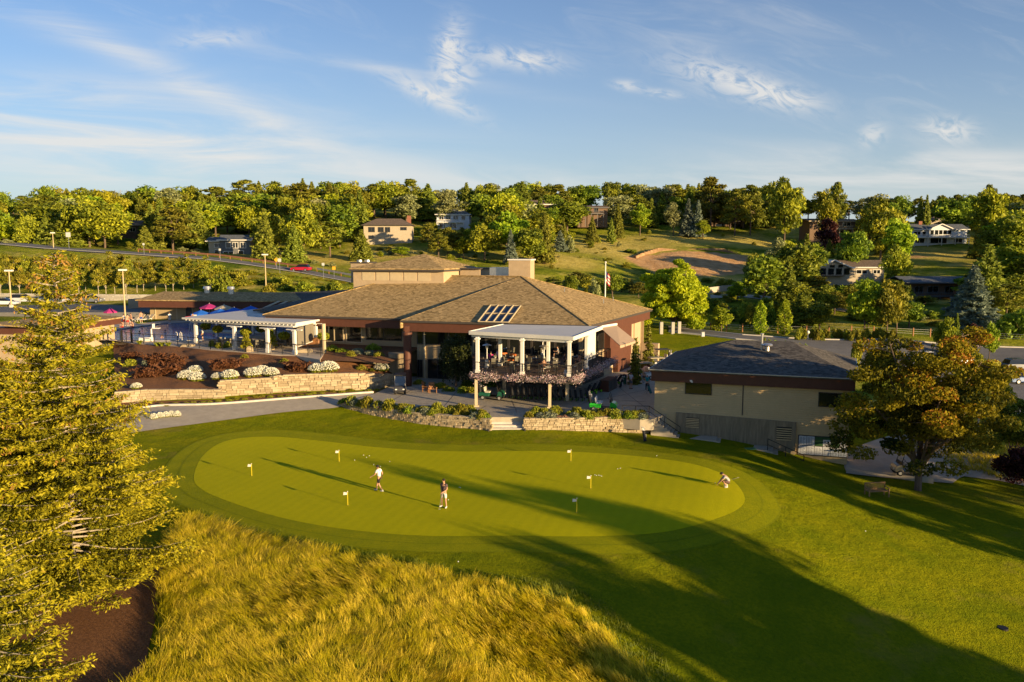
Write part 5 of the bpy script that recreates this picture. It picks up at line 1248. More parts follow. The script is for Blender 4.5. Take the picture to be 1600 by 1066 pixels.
def proto(kind, var):
    k = (kind, var)
    if k not in protos:
        b, nm, mk, w_, h, w = spec[kind]; seedc[0] += 7; kw = {}
        if kind in ('bush', 'bushy', 'sage'): kw = dict(base=-.35, nb=20, per=75, leaf=.17, r0=.06)
        if kind == 'bankt': kw = dict(base=.12, nb=26, per=55, leaf=.22, r0=.09, m=M_barkp)
        if kind == 'pale': kw = dict(nb=40, irregular=.15)
        if kind == 'airy': kw = dict(nb=15, per=70)
        if kind == 'plum': kw = dict(nb=22, leaf=.26)
        protos[k] = [b(nm, seedc[0], mk, h, w, **kw), False]
    return protos[k]
treelist = []
def plant(kind, u, Y, vtop, wpx=None, zone='', v=0, vbase=None, grp=None, sink=.2, label=None, cat=None):
    """a tree whose stem stands on the ground at distance Y below pixel column u and whose tip reaches pixel row vtop"""
    p0 = D(u, 500, Y); x = p0.x
    z = H(x, Y); dep = Y*math.cos(PT)-(z-CAMZ)*math.sin(PT); x = (u-CX)/F*dep; z = H(x, Y)
    top = D(u, vtop, Y).z; h = top-z
    if h < .6: h = .6
    nh, nw = spec[kind][4], spec[kind][5]; sz = h/nh*(1.07 if spec[kind][0] is mk_round else 1.0)
    wv = (wpx/F*Y)/nw if wpx else sz
    wv = max(.35*sz, min(2.6*sz, wv))
    pr = proto(kind, v); rnd = random.Random(int(u*13+Y*7))
    o = place(pr[0], pr[1], (x, Y, z-sink), rnd.uniform(0, 6.28), (wv*rnd.uniform(.92, 1.08), wv*rnd.uniform(.92, 1.08), sz)); pr[1] = True
    o['category'] = cat or ('shrub' if 'shrub' in spec[kind][1] else 'tree')
    treelist.append((o, kind, zone, u, label)); o['group'] = grp or ('shrubs' if 'shrub' in spec[kind][1] else 'trees')+' '+zone
    if label: o['label'] = label
    return o
ORD = ['first', 'second', 'third', 'fourth', 'fifth', 'sixth', 'seventh', 'eighth', 'ninth', 'tenth', 'eleventh', 'twelfth', 'thirteenth', 'fourteenth', 'fifteenth', 'sixteenth', 'seventeenth', 'eighteenth']
def label_trees():
    grp = {}
    for t_ in treelist:
        if t_[4]: continue
        grp.setdefault((t_[1], t_[2]), []).append(t_)
    for (kind, zone), L in grp.items():
        L.sort(key=lambda a: a[3]); n = len(L)
        for i, (o, *_r) in enumerate(L):
            w_ = spec[kind][3]
            if n == 1: o['label'] = 'the only %s %s' % (w_, zone)
            elif kind in ('bush', 'bushy', 'sage') and n > 6: o['label'] = 'one of the %ss %s' % (w_, zone); o['group'] = '%ss %s' % (w_, zone)
            elif i == 0: o['label'] = 'leftmost %s %s' % (w_, zone)
            elif i == n-1: o['label'] = 'rightmost %s %s' % (w_, zone)
            else: o['label'] = '%s %s from left %s' % (ORD[i] if i < len(ORD) else '%dth' % (i+1), w_, zone)
# ---- skyline and hill forest
SKY = [(-80, 318), (0, 314), (60, 304), (110, 304), (130, 316), (200, 309), (270, 297), (340, 307), (400, 311), (470, 301), (520, 306), (560, 299), (600, 302), (650, 291), (700, 292), (750, 286), (790, 284), (835, 276), (872, 294), (920, 282), (970, 280), (1000, 284), (1040, 286), (1100, 279), (1140, 297), (1180, 288), (1210, 279), (1240, 280), (1262, 303), (1300, 292), (1330, 312), (1380, 302), (1420, 312), (1470, 305), (1530, 297), (1560, 312), (1600, 318), (1680, 318)]
def sky_v(u):
    for (a, va), (b, vb) in zip(SKY[:-1], SKY[1:]):
        if a <= u <= b: return lerp(va, vb, (u-a)/(b-a))
    return 315
def zone_of(u, row):
    L = [(150, 'at the far left beyond the road'), (330, 'above the pool building'), (470, 'above the red car'), (560, 'just left of the raised roof'), (690, 'behind the raised roof'), (790, 'around the blue house'), (900, 'behind the chimney'), (1000, 'above the flagpole'), (1110, 'above dirt cut, left part'), (1200, 'above dirt cut, right part'), (1300, 'above the red-door house'), (1400, 'right of the red-door house'), (1500, 'by white-and-blue house'), (1700, 'at the far right of the hill')]
    for lim, nm in L:
        if u < lim: return ({'sky': 'on skyline ', 'mid': 'midslope ', 'low': 'low '}[row]+nm)
rnd = random.Random(42)
kinds_l = ['broad', 'broad2', 'pine', 'spruce', 'broad2', 'broad', 'pale', 'gold', 'spruce', 'pine']
u = -70
while u < 1680:                                                       # skyline row
    if 790 < u < 1180: K = ['pine', 'spruce', 'broad', 'pine', 'spruce', 'broad2', 'broad']
    elif 600 < u <= 790: K = ['pale', 'broad2', 'gold', 'broad', 'pine', 'pale']
    else: K = kinds_l
    kind = rnd.choice(K); Y = rnd.uniform(338, 385) if u < 1200 else rnd.uniform(320, 360)
    w = rnd.uniform(30, 52) if kind not in ('spruce',) else rnd.uniform(20, 34)
    plant(kind, u+rnd.uniform(-4, 4), Y, sky_v(u)+rnd.uniform(-2, 7), w, zone_of(u, 'sky'), rnd.randrange(2)); u += w*.52
def clear_of(u, v, keep_out):
    return all(not (a <= u <= b and c <= v <= d) for a, b, c, d in keep_out)
# middle rows; v here is the row of the foot of the tree
holes = [(570, 655, 352, 390), (682, 738, 335, 362), (900, 955, 322, 350), (1285, 1385, 405, 442), (1240, 1345, 345, 372), (1420, 1520, 345, 383), (1415, 1520, 383, 425), (335, 395, 378, 402), (195, 225, 358, 375), (10, 60, 318, 335), (985, 1180, 362, 442), (850, 985, 368, 445), (1420, 1500, 430, 470), (1180, 1215, 366, 395)]
rows = [(325, 24, 1, (-20, 1620)), (312, 22, 2, (-20, 1620)), (298, 26, 3, (-20, 980)), (296, 24, 3, (1190, 1640)), (280, 26, 4, (-20, 860)), (278, 26, 4, (1200, 1640)), (264, 28, 4, (-20, 830)), (262, 28, 4, (1200, 1640)), (250, 30, 5, (-20, 820)), (246, 28, 5, (1220, 1640)), (228, 34, 6, (1200, 1640)), (238, 32, 6, (-40, 420)), (236, 36, 6, (640, 860)), (224, 60, 6, (400, 600)), (200, 44, 7, (1200, 1640)), (182, 46, 7, (1190, 1640)), (160, 48, 8, (1180, 1640))]
for Y0, sp, rw, (ua, ub) in rows:
    u = ua+rnd.uniform(0, sp)
    while u < ub:
        Y = Y0+rnd.uniform(-7, 7); x = (u-CX)/F*Y; z = H(x, Y); vb = 386-(z-15.5)/Y*F
        kind = rnd.choice(['broad', 'broad2', 'broad2', 'pine', 'spruce', 'spruce', 'broad', 'gold', 'lime', 'pale']) if rw > 2 else rnd.choice(['pine', 'spruce', 'pine', 'broad', 'broad2', 'spruce', 'broad', 'pale'])
        hm = rnd.uniform(10, 15.5); vt = vb-hm/Y*F
        for a, b, c, d in holes:
            if a-10 < u < b+10 and vt < d and vb > d+5: vt = d+1
        hm = (vb-vt)*Y/F*1.15 if vb > vt else hm
        if clear_of(u, vb, holes) and not any(a-10 < u < b+10 and vt < d-2 and vb > c+4 for a, b, c, d in holes) and rnd.random() < .95:
            plant(kind, u, Y, vt, hm*rnd.uniform(.7, 1.05)/Y*F*(.62 if kind == 'spruce' else 1), zone_of(u, 'mid' if Y0 > 236 else 'low'), rnd.randrange(2))
        u += sp*rnd.uniform(.7, 1.35)
# ---- particular hill trees read off the photograph: kind, u, Y, top v, width px
hero = [('spruce', 105, 235, 330, 80), ('gold', 150, 240, 312, 72), ('broad2', 75, 250, 318, 80), ('spruce', 228, 222, 352, 36), ('spruce', 415, 212, 333, 44), ('spruce', 460, 213, 350, 38), ('spruce', 565, 225, 358, 42), ('broad', 500, 250, 308, 50), ('broad2', 475, 255, 305, 46), ('spruce', 563, 260, 296, 42),
        ('lime', 628, 232, 384, 30), ('pine', 670, 240, 348, 34), ('pine', 700, 238, 355, 34), ('lime', 724, 232, 368, 28), ('bluespr', 798, 222, 358, 22), ('spruce', 850, 228, 330, 34), ('broad', 830, 224, 350, 60), ('lime', 745, 245, 345, 34), ('gold', 790, 262, 300, 70), ('pale', 700, 300, 292, 60), ('pale', 635, 300, 300, 50),
        ('sage', 889, 255, 366, 22), ('spruce', 925, 280, 338, 22), ('spruce', 965, 290, 318, 24), ('spruce', 880, 262, 340, 20), ('spruce', 955, 282, 340, 16), ('lime', 1000, 298, 316, 36), ('pale', 1052, 295, 312, 34), ('bluespr', 1075, 294, 310, 28), ('bluespr', 1090, 292, 312, 24), ('lime', 1098, 290, 342, 24),
        ('pine', 1110, 305, 278, 62), ('pine', 1148, 298, 296, 44), ('pine', 1172, 300, 290, 44), ('broad2', 1225, 280, 276, 64), ('gold', 1290, 280, 305, 40), ('pine', 1305, 290, 286, 34), ('plum', 1292, 262, 336, 44), ('broad2', 1375, 245, 308, 80), ('lime', 1400, 230, 340, 56), ('spruce', 1258, 205, 365, 40), ('pale', 1212, 205, 366, 44),
        ('broad2', 1395, 198, 380, 50), ('broad', 1330, 222, 352, 60), ('spruce', 1435, 290, 306, 20), ('spruce', 1445, 288, 304, 22), ('lime', 1540, 262, 293, 66), ('spruce', 1535, 250, 340, 44), ('broad2', 1560, 250, 345, 40), ('broad2', 1580, 215, 392, 80), ('pine', 1540, 268, 290, 30), ('pale', 1590, 300, 312, 60), ('broad', 1490, 300, 302, 70),
        ('lime', 1350, 168, 434, 50), ('broad2', 1395, 160, 436, 56), ('lime', 1365, 165, 440, 40), ('bluespr', 1518, 152, 414, 70), ('broad2', 1290, 155, 452, 40), ('broad', 1255, 160, 444, 64), ('pine', 1265, 158, 450, 46), ('broad', 1580, 158, 452, 70), ('bluespr', 1560, 175, 450, 50), ('broad2', 1445, 170, 460, 40), ('broad', 1300, 172, 448, 44),
        ('broad', 1215, 172, 425, 40), ('broad2', 1180, 200, 395, 40), ('broad', 1190, 195, 410, 44), ('broad', 1110, 160, 462, 60), ('bluespr', 1137, 150, 478, 22)]
for k, u, Y, vt, w in hero: plant(k, u, Y, vt, w, zone_of(u, 'low' if Y < 236 else 'mid'), 0 if w < 50 else 1)
for i in range(13): plant(rnd.choice(['broad', 'broad2', 'sage', 'broad', 'pine']), 852+i*13+rnd.uniform(-4, 4), rnd.uniform(158, 190), rnd.uniform(424, 446)-(6 if 5 < i < 10 else 0), rnd.uniform(28, 44), 'just behind the club roof', i % 2)
for i in range(16): plant(rnd.choice(['broad', 'bush', 'broad2', 'bush']), 1098+i*7.5, rnd.uniform(138, 168), rnd.uniform(466, 488), rnd.uniform(20, 34), 'behind the drive fence', i % 2)
for i in range(30): plant(rnd.choice(['spruce', 'broad', 'pine', 'lime', 'broad2', 'spruce', 'bluespr']), 585+i*10.5+rnd.uniform(-5, 5), rnd.uniform(238, 292), rnd.uniform(345, 372), rnd.uniform(20, 34), 'on the lower middle slope', i % 2) if not (565 < 585+i*10.5 < 660) else None
for i in range(18): plant(rnd.choice(['broad', 'broad2', 'bushy', 'bush', 'lime']), 1085+i*8+rnd.uniform(-4, 4), rnd.uniform(172, 225), rnd.uniform(432, 462), rnd.uniform(20, 36), 'just below the dirt cut', i % 2)
for i in range(60): u = rnd.uniform(700, 1180); Y = rnd.uniform(200, 300); x = (u-CX)/F*Y; vb = 386-(H(x, Y)-15.5)/Y*F; plant(rnd.choice(['sage', 'bushy', 'bush']), u, Y, vb-rnd.uniform(3, 7), rnd.uniform(7, 14), 'scattered over the dry slope', i % 2) if not (980 < u < 1170 and 380 < vb < 432) else None
# shrub masses low on the slopes
for i in range(46):
    u = rnd.uniform(560, 1000); Y = rnd.uniform(205, 292); x = (u-CX)/F*Y; z = H(x, Y); vb = 386-(z-15.5)/Y*F; plant(rnd.choice(['bushy', 'sage', 'bush', 'bushy']), u, Y, vb-rnd.uniform(4, 10), rnd.uniform(9, 20), 'on the slope behind the clubhouse', rnd.randrange(2))
for i in range(40):
    u = rnd.uniform(1130, 1600); Y = rnd.uniform(135, 235); x = (u-CX)/F*Y; z = H(x, Y); vb = 386-(z-15.5)/Y*F
    if clear_of(u, vb, holes): plant(rnd.choice(['bushy', 'bush', 'bush', 'sage']), u, Y, vb-rnd.uniform(7, 18), rnd.uniform(14, 34), 'between the houses on the right slope', rnd.randrange(2))
for i in range(90):
    u = rnd.uniform(1185, 1610); Y = rnd.uniform(140, 235); x = (u-CX)/F*Y; z = H(x, Y); vb = 386-(z-15.5)/Y*F; hm = rnd.uniform(4, 8); vt = vb-hm/Y*F
    if clear_of(u, vb, holes) and not any(a-6 < u < b+6 and vt < d-1 and vb > c+4 for a, b, c, d in holes): plant(rnd.choice(['broad', 'bush', 'broad2', 'broad', 'pine', 'lime', 'spruce']), u, Y, vt, hm*rnd.uniform(.9, 1.3)/Y*F, 'on lower right slope', rnd.randrange(2))
for i in range(20):
    u = rnd.uniform(1120, 1210); Y = rnd.uniform(170, 225); x = (u-CX)/F*Y; z = H(x, Y); vb = 386-(z-15.5)/Y*F; plant(rnd.choice(['bushy', 'bushy', 'bush']), u, Y, vb-rnd.uniform(5, 9), rnd.uniform(12, 22), 'below the bare dirt cut', rnd.randrange(2))
for i in range(34):
    u = rnd.uniform(-30, 560); Y = rnd.uniform(206, 250); x = (u-CX)/F*Y; z = H(x, Y); vb = 386-(z-15.5)/Y*F; plant(rnd.choice(['bushy', 'sage', 'sage', 'bush']), u, Y, vb-rnd.uniform(5, 9), rnd.uniform(10, 22), 'along the far side of the left road', rnd.randrange(2))
for i in range(30):                                                    # big juniper spread below the road
    u = 345+i*7.2+rnd.uniform(-5, 5); Y = rnd.uniform(150, 168); vt = 420+ (u-345)*.11+rnd.uniform(-2, 12); plant('bushy' if i % 3 else 'bush', u, Y, vt, rnd.uniform(26, 44), 'in the juniper bank below the left road', rnd.randrange(2))
for i, u in enumerate(range(-20, 350, 12)): plant('bankt', u+rnd.uniform(-3, 3), 181, 396+max(0, u)*.052+rnd.uniform(-2, 4), rnd.uniform(18, 26), 'in the upper row below the left road', i % 3)
for i, u in enumerate(range(330, 548, 9)): plant('bushy' if i % 3 else 'bush', u+rnd.uniform(-3, 3), 174, 414+(u-330)*.12+rnd.uniform(-2, 4), rnd.uniform(24, 36), 'in the juniper bank below the left road', i % 2)
for i, u in enumerate(range(-20, 340, 15)):                            # young trees on the bank
    for rw in range(2):
        uu = u+rw*7+rnd.uniform(-3, 3); Y = (166, 158)[rw]+rnd.uniform(-2, 2)
        plant('bankt', uu, Y, (392, 408)[rw]+rnd.uniform(-4, 10)+max(0, uu-100)*.03, rnd.uniform(20, 28), 'in the young row below the left road', rnd.randrange(3)) if 'bankt' in spec else None
# ================================================================== THE BIG CONIFERS ON THE LEFT
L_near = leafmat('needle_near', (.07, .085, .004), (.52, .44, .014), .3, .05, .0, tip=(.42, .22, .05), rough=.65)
def big_spruce(name, label, x, y, h, w, seed, cones=True):
    r = np.random.RandomState(seed); z0 = H(x, y); root = thing(name, label, 'tree', (x, y, z0))
    q = MB(); q.tube([(0, 0, -.5), (0, 0, .3), (.08, 0, h*.35), (0, .05, h*.7), (0, 0, h)], [.42, .33, .25, .13, .02], 12)
    tk = q.build('trunk', M_barkp, root)
    P_ = []; val = []; A_ = []; qb = MB(); z = 1.6; k = 0
    while z < h-.15:
        t = z/h; R0 = w/2*((1-t)**.80)*1.06+.18
        if t < .22: R0 *= .72+t*1.3
        nbr = int(5+3*(1-t)); ph = r.rand()*6.28
        for b in range(nbr):
            a = ph+6.28*b/nbr+r.randn()*.25
            if z < 6.2 and math.sin(a) < -.25 and r.rand() < .93: continue
            if r.rand() < .10: continue
            L = R0*(.72+.42*r.rand()); zb = z+r.randn()*.12
            if L < .25: L = .25
            ns = max(3, int(L/.16)); ca, sa = math.cos(a), math.sin(a); dr = .30*(1-t)-.30*t+.06*r.randn()
            def pos(s): return np.array([ca*s*L, sa*s*L, zb-dr*s*L*1.25+.34*dr*L*s*s*1.6+.12*L*s**3])
            pts = [pos(s) for s in (0, .35, .7, 1.)]; qb.tube([tuple(p_) for p_ in pts], [.035*(1-t)+.014, .022, .012, .004], 4, cap=False)
            for i in range(ns):
                s = .12+.88*(i+.5)/ns; c0 = pos(s); tl = (1-s*.62)*L*.36*(.7+.5*r.rand())+.10
                for sgn in (-1, 1):
                    ang = a+sgn*(.95+.25*r.randn()); nn = max(2, int(tl/.085)); u_ = (np.arange(nn)+.6)/nn
                    hang = -.22-.25*r.rand()
                    c = c0+np.column_stack([math.cos(ang)*u_*tl, math.sin(ang)*u_*tl, hang*u_*tl+.25*tl*u_**2])
                    c = c+r.randn(nn, 3)*.035; P_.append(c); dirv = np.array([math.cos(ang), math.sin(ang), hang*.7+.2*r.randn()]); A_.append(np.tile(dirv, (nn, 1)))
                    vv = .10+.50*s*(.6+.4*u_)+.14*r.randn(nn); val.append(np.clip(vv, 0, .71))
            if cones and t > .45 and r.rand() < .75:
                m_ = r.randint(4, 12); ss = .55+.45*r.rand(m_); c = np.array([pos(s) for s in ss])+r.randn(m_, 3)*np.array([.14, .14, .05])+np.array([0, 0, -.1]); P_.append(c); A_.append(np.tile([0, 0, 1.], (m_, 1))+r.randn(m_, 3)*.3); val.append(np.full(m_, .95))
        z += .27+.05*r.rand(); k += 1
    P_ = np.concatenate(P_); val = np.concatenate(val); A_ = unit(np.concatenate(A_))
    n = len(P_); rp = np.repeat(np.arange(n), 2); c = P_[rp]+r.randn(n*2, 3)*.045; ax_ = unit(A_[rp]+r.randn(n*2, 3)*.55)
    b = unit(np.cross(ax_, r.randn(n*2, 3))); s = (.05+.04*r.rand(n*2))[:, None]
    v = np.stack([c-ax_*s*1.25, c+b*s*.42, c+ax_*s*1.25, c-b*s*.42], 1).reshape(-1, 3)
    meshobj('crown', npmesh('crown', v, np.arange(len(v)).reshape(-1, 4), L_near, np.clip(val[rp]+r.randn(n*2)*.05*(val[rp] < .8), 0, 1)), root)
    qb.build('branches', M_barkp, root, world=False); return root, n
p = GP(122, 966, -.5); t0_ = D(118, 385, p.y).z-p.z
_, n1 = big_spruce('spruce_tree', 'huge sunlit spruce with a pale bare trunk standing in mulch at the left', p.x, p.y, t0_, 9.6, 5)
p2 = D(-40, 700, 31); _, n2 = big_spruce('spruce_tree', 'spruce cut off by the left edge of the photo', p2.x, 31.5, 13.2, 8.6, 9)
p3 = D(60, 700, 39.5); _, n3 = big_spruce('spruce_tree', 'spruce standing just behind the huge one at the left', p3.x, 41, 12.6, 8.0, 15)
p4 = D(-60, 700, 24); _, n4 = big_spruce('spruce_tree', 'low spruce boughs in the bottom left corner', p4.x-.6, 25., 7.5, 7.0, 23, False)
# ================================================================== MAPLE by the shop
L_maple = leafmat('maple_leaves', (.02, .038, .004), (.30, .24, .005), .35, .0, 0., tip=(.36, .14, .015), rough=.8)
def limb_tree(name, label, x, y, h, w, seed, mleaf, nlimb=9, per=420, leaf=.11, base=.18, zf=.16, r0=.26, nsub=7, reds=True, bark=None, clump=.95, cat='tree'):
    r = np.random.RandomState(seed); z0 = H(x, y); root = thing(name, label, cat, (x, y, z0)); q = MB()
    q.tube([(0, 0, -.4), (0, 0, .1), (0, 0, h*zf)], [r0*1.4, r0, r0*.88], 10); ends = []
    for i in range(nlimb):
        a = 2.4*i+r.randn()*.2; el = (.25+.72*((i+.5)/nlimb)); R1 = w/2*math.cos(max(0, el-.25)*1.25)*.70*(.85+.25*r.rand()); z1 = h*(base+.12+(1-base-.26)*el)
        m_ = (math.cos(a)*R1*.45, math.sin(a)*R1*.45, h*zf+(z1-h*zf)*.55); e_ = (math.cos(a)*R1, math.sin(a)*R1, z1)
        q.tube([(0, 0, h*zf*.92), (math.cos(a)*R1*.16, math.sin(a)*R1*.16, h*zf*1.35), m_, e_], [r0*.7, r0*.5, r0*.3, r0*.1], 7)
        for j in range(nsub):
            s = .42+.58*(j+.5)/nsub; b_ = np.array(m_)*(1-(s-.42)/.58)+np.array(e_)*((s-.42)/.58); d_ = unit(r.randn(1, 3))[0]; d_[2] = abs(d_[2])*.45-.12; en = b_+d_*w*.16*(1+.3*r.rand())
            q.tube([tuple(b_), tuple(en)], [r0*.13, r0*.03], 4, cap=False); ends.append(en)
    ends = np.array(ends)
    # fill the dome so that the outline is full
    extra = unit(r.randn(int(len(ends)*.55), 3)); extra[:, 2] = np.abs(extra[:, 2])*1.0-.18; extra = extra*np.array([w/2*.86, w/2*.86, h*(1-base)*.56]); extra[:, 2] += h*(base+.36); ends = np.concatenate([ends, extra])
    P_ = []; val = []; nr = []
    for e_ in ends:
        n = int(per*(.6+.7*r.rand())); d_ = unit(r.randn(n, 3)); rr_ = clump*(.65+.5*r.rand())*(.35+.65*r.rand(n)**.5)
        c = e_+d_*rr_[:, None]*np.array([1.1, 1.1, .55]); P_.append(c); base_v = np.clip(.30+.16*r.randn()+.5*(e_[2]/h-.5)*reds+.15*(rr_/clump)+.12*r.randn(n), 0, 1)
        val.append(base_v); nr.append(np.tile([0, 0, 1.], (n, 1)))
    P_ = np.concatenate(P_); val = np.concatenate(val)
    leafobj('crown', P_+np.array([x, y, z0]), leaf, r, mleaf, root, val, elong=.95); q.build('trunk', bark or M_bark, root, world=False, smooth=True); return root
pm = GP(1434, 766, -2.1); hm = D(1434, 503, pm.y).z-pm.z
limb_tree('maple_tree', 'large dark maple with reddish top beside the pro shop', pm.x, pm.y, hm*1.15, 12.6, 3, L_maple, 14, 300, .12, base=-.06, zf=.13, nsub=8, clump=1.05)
# near trees of the middle distance
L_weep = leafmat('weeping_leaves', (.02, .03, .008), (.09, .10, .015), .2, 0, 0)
Lb = leafmat('bright_lime_leaves', (.22, .30, .006), (.74, .76, .03), .4, .0, 0.)  # brighter lime leaf colour, used by the ash tree alone
pc = D(1052, 500, 134); zc_ = H(pc.x, 134)
limb_tree('ash_tree', 'bright yellow-green tree just behind the right end of the club roof', pc.x, 134, (D(1052, 405, 134).z-zc_)*1.14, 11, 21, Lb, 12, 380, .26, base=-.18, zf=.1, nsub=8, reds=False, clump=1.25)
Lg = leafmat('honey_locust_leaves', (.12, .15, .008), (.48, .44, .03), .35, 0, 0, tip=(.45, .22, .05))
pr_t = D(1550, 640, 72); limb_tree('locust_tree', 'young yellow-green tree standing right of the maple above the dry grass', pr_t.x, 74, D(1552, 535, 74).z-H(pr_t.x, 74), 5.4, 31, Lg, 8, 170, .12, base=.16, zf=.22, r0=.09, nsub=5, reds=False, bark=M_barkp, clump=.7)
pr_t = D(1598, 690, 62); limb_tree('young_tree', 'green leafy tree at the right edge above the dry grass', pr_t.x+.5, 64, D(1598, 612, 64).z-H(pr_t.x, 64), 4.4, 37, L_['broad'], 7, 190, .12, base=.1, zf=.15, r0=.08, nsub=5, reds=False, clump=.7)
pr_t = D(1592, 740, 58); limb_tree('plum_tree', 'dark purple tree at the right edge beside the cart track', pr_t.x+.9, 58, D(1592, 692, 58).z-H(pr_t.x, 58), 4.6, 41, L_['plum'], 7, 220, .11, base=.05, zf=.12, r0=.08, nsub=5, reds=False, clump=.75)
# columns and trees beyond the drive
for i, (k, u, Y, vt, w) in enumerate([('poplar', 1187, 130, 468, 20), ('poplar', 1225, 130, 466, 20), ('lime', 1127, 132, 478, 32), ('poplar', 1120, 133, 476, 16), ('lime', 1350, 128, 432, 56), ('broad2', 1385, 126, 436, 56), ('pine', 1400, 128, 440, 50), ('lime', 1478, 118, 492, 24), ('lime', 1545, 116, 500, 28), ('plum', 1520, 120, 500, 34), ('lime', 1468, 120, 500, 24), ('spruce', 1492, 118, 488, 20), ('bluespr', 1518, 138, 418, 74), ('broad', 1280, 136, 470, 60), ('broad', 1420, 140, 470, 60), ('bush', 1590, 130, 480, 70)]):
    plant(k, u, Y, vt, w, 'beyond the drive', 0)
for i in range(17):
    plant('bushy', 1247+i*9.2+rnd.uniform(-2, 2), 126+rnd.uniform(-1, 1), 507+i*.15+rnd.uniform(-2, 3), 15, 'in the clipped row behind the right car park', 0)
for i in range(7): plant('bush', 1192+i*11+rnd.uniform(-3, 3), 112-i*1.3, 525+i*1.6, 7, 'along the verge behind the shop roof', 0)
plant('bushy', 1337, 108, 523, 24, 'at the car park corner', 0, label='low golden shrub at the near corner of the right car park')
# young conifers against the club side wall
for (u, v, vt, lb) in ((992, 600, 528, 'narrow dark conifer trained against the club side wall, nearer one'), (1012.5, 575, 506, 'narrow conifer against the end of the club side wall')):
    pz_ = G(u, v, PZ); o = None
    rr = np.random.RandomState(int(u)); hh = D(u, vt, pz_.y).z-PZ; P_, v_, _, rr = crown_cone(int(u), hh, 1.5, 14, per=22, base=.02, droop=.5)
    root = thing('narrow_conifer', lb, 'tree', (pz_.x, pz_.y, PZ)); leafobj('crown', P_+np.array(root.location), .11, rr, L_['spruce'], root, v_, elong=1.8); q = MB(); q.tube([(0, 0, 0), (0, 0, hh*.95)], [.06, .01], 6); q.build('trunk', M_bark, root, world=False)
# weeping tree in the club shade
px = G(712, 604, PZ); root = thing('weeping_tree', 'dark weeping tree in the shade between the round column and the terrace', 'tree', (px.x, px.y, PZ)); rr = np.random.RandomState(8); P_ = []
for i in range(80):
    a = rr.rand()*6.28; R1 = 1.6*rr.rand()**.6; zt_ = 5.2*(1-.25*(R1/2)**2)+rr.randn()*.15; n = int(55+25*rr.rand()); s = rr.rand(n); P_.append(np.column_stack([math.cos(a)*R1*(1+.22*s), math.sin(a)*R1*(1+.22*s), zt_-s*(zt_-.3)*(.6+.4*rr.rand())])+rr.randn(n, 3)*.06)
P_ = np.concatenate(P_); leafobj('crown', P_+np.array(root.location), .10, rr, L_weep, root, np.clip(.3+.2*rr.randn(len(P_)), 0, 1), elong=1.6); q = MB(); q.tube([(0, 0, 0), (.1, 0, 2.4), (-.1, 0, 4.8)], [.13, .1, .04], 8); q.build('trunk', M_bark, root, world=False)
# ================================================================== trees out of frame on the right, whose shade lies over the lawn
for i, (c_, s_, h, w) in enumerate([(37.5, 42, 19.5, 8), (37, 56, 17.5, 8), (32, 42, 17.5, 9), (25.5, 44, 15.5, 11), (17, 42, 14, 11), (9, 46, 14, 12), (0, 44, 14, 12), (-9, 46, 13.5, 12), (-18, 42, 13, 12),
        (60, 34, 15, 8), (61.5, 48, 18.5, 8), (66, 46, 18.5, 11), (57, 30, 14, 9), (74, 50, 21.5, 12), (81, 44, 20, 12), (88, 56, 19, 12), (96, 50, 17, 12)]):
    x, y = s_*.78+c_*.63, -s_*.63+c_*.78
    kk = 'airy' if c_ > 58 and c_ < 72 else 'pine' if 10 <= i else 'broad2'; pr = proto(kk, i % 2); z = H(x, y); o = place(pr[0], pr[1], (x, y, z-.3), i*1.3, (w/10, w/10, h/(12 if kk == 'broad2' else 15))); pr[1] = True; o['category'] = 'tree'
    treelist.append((o, 'broad2', 'outside the right edge, shading the lawn', x+y, 'one of the tall trees outside the right edge that shade the lawn')); o['label'] = 'one of the tall trees outside the right edge that shade the lawn'; o['group'] = 'tall trees outside the right edge that shade the lawn'
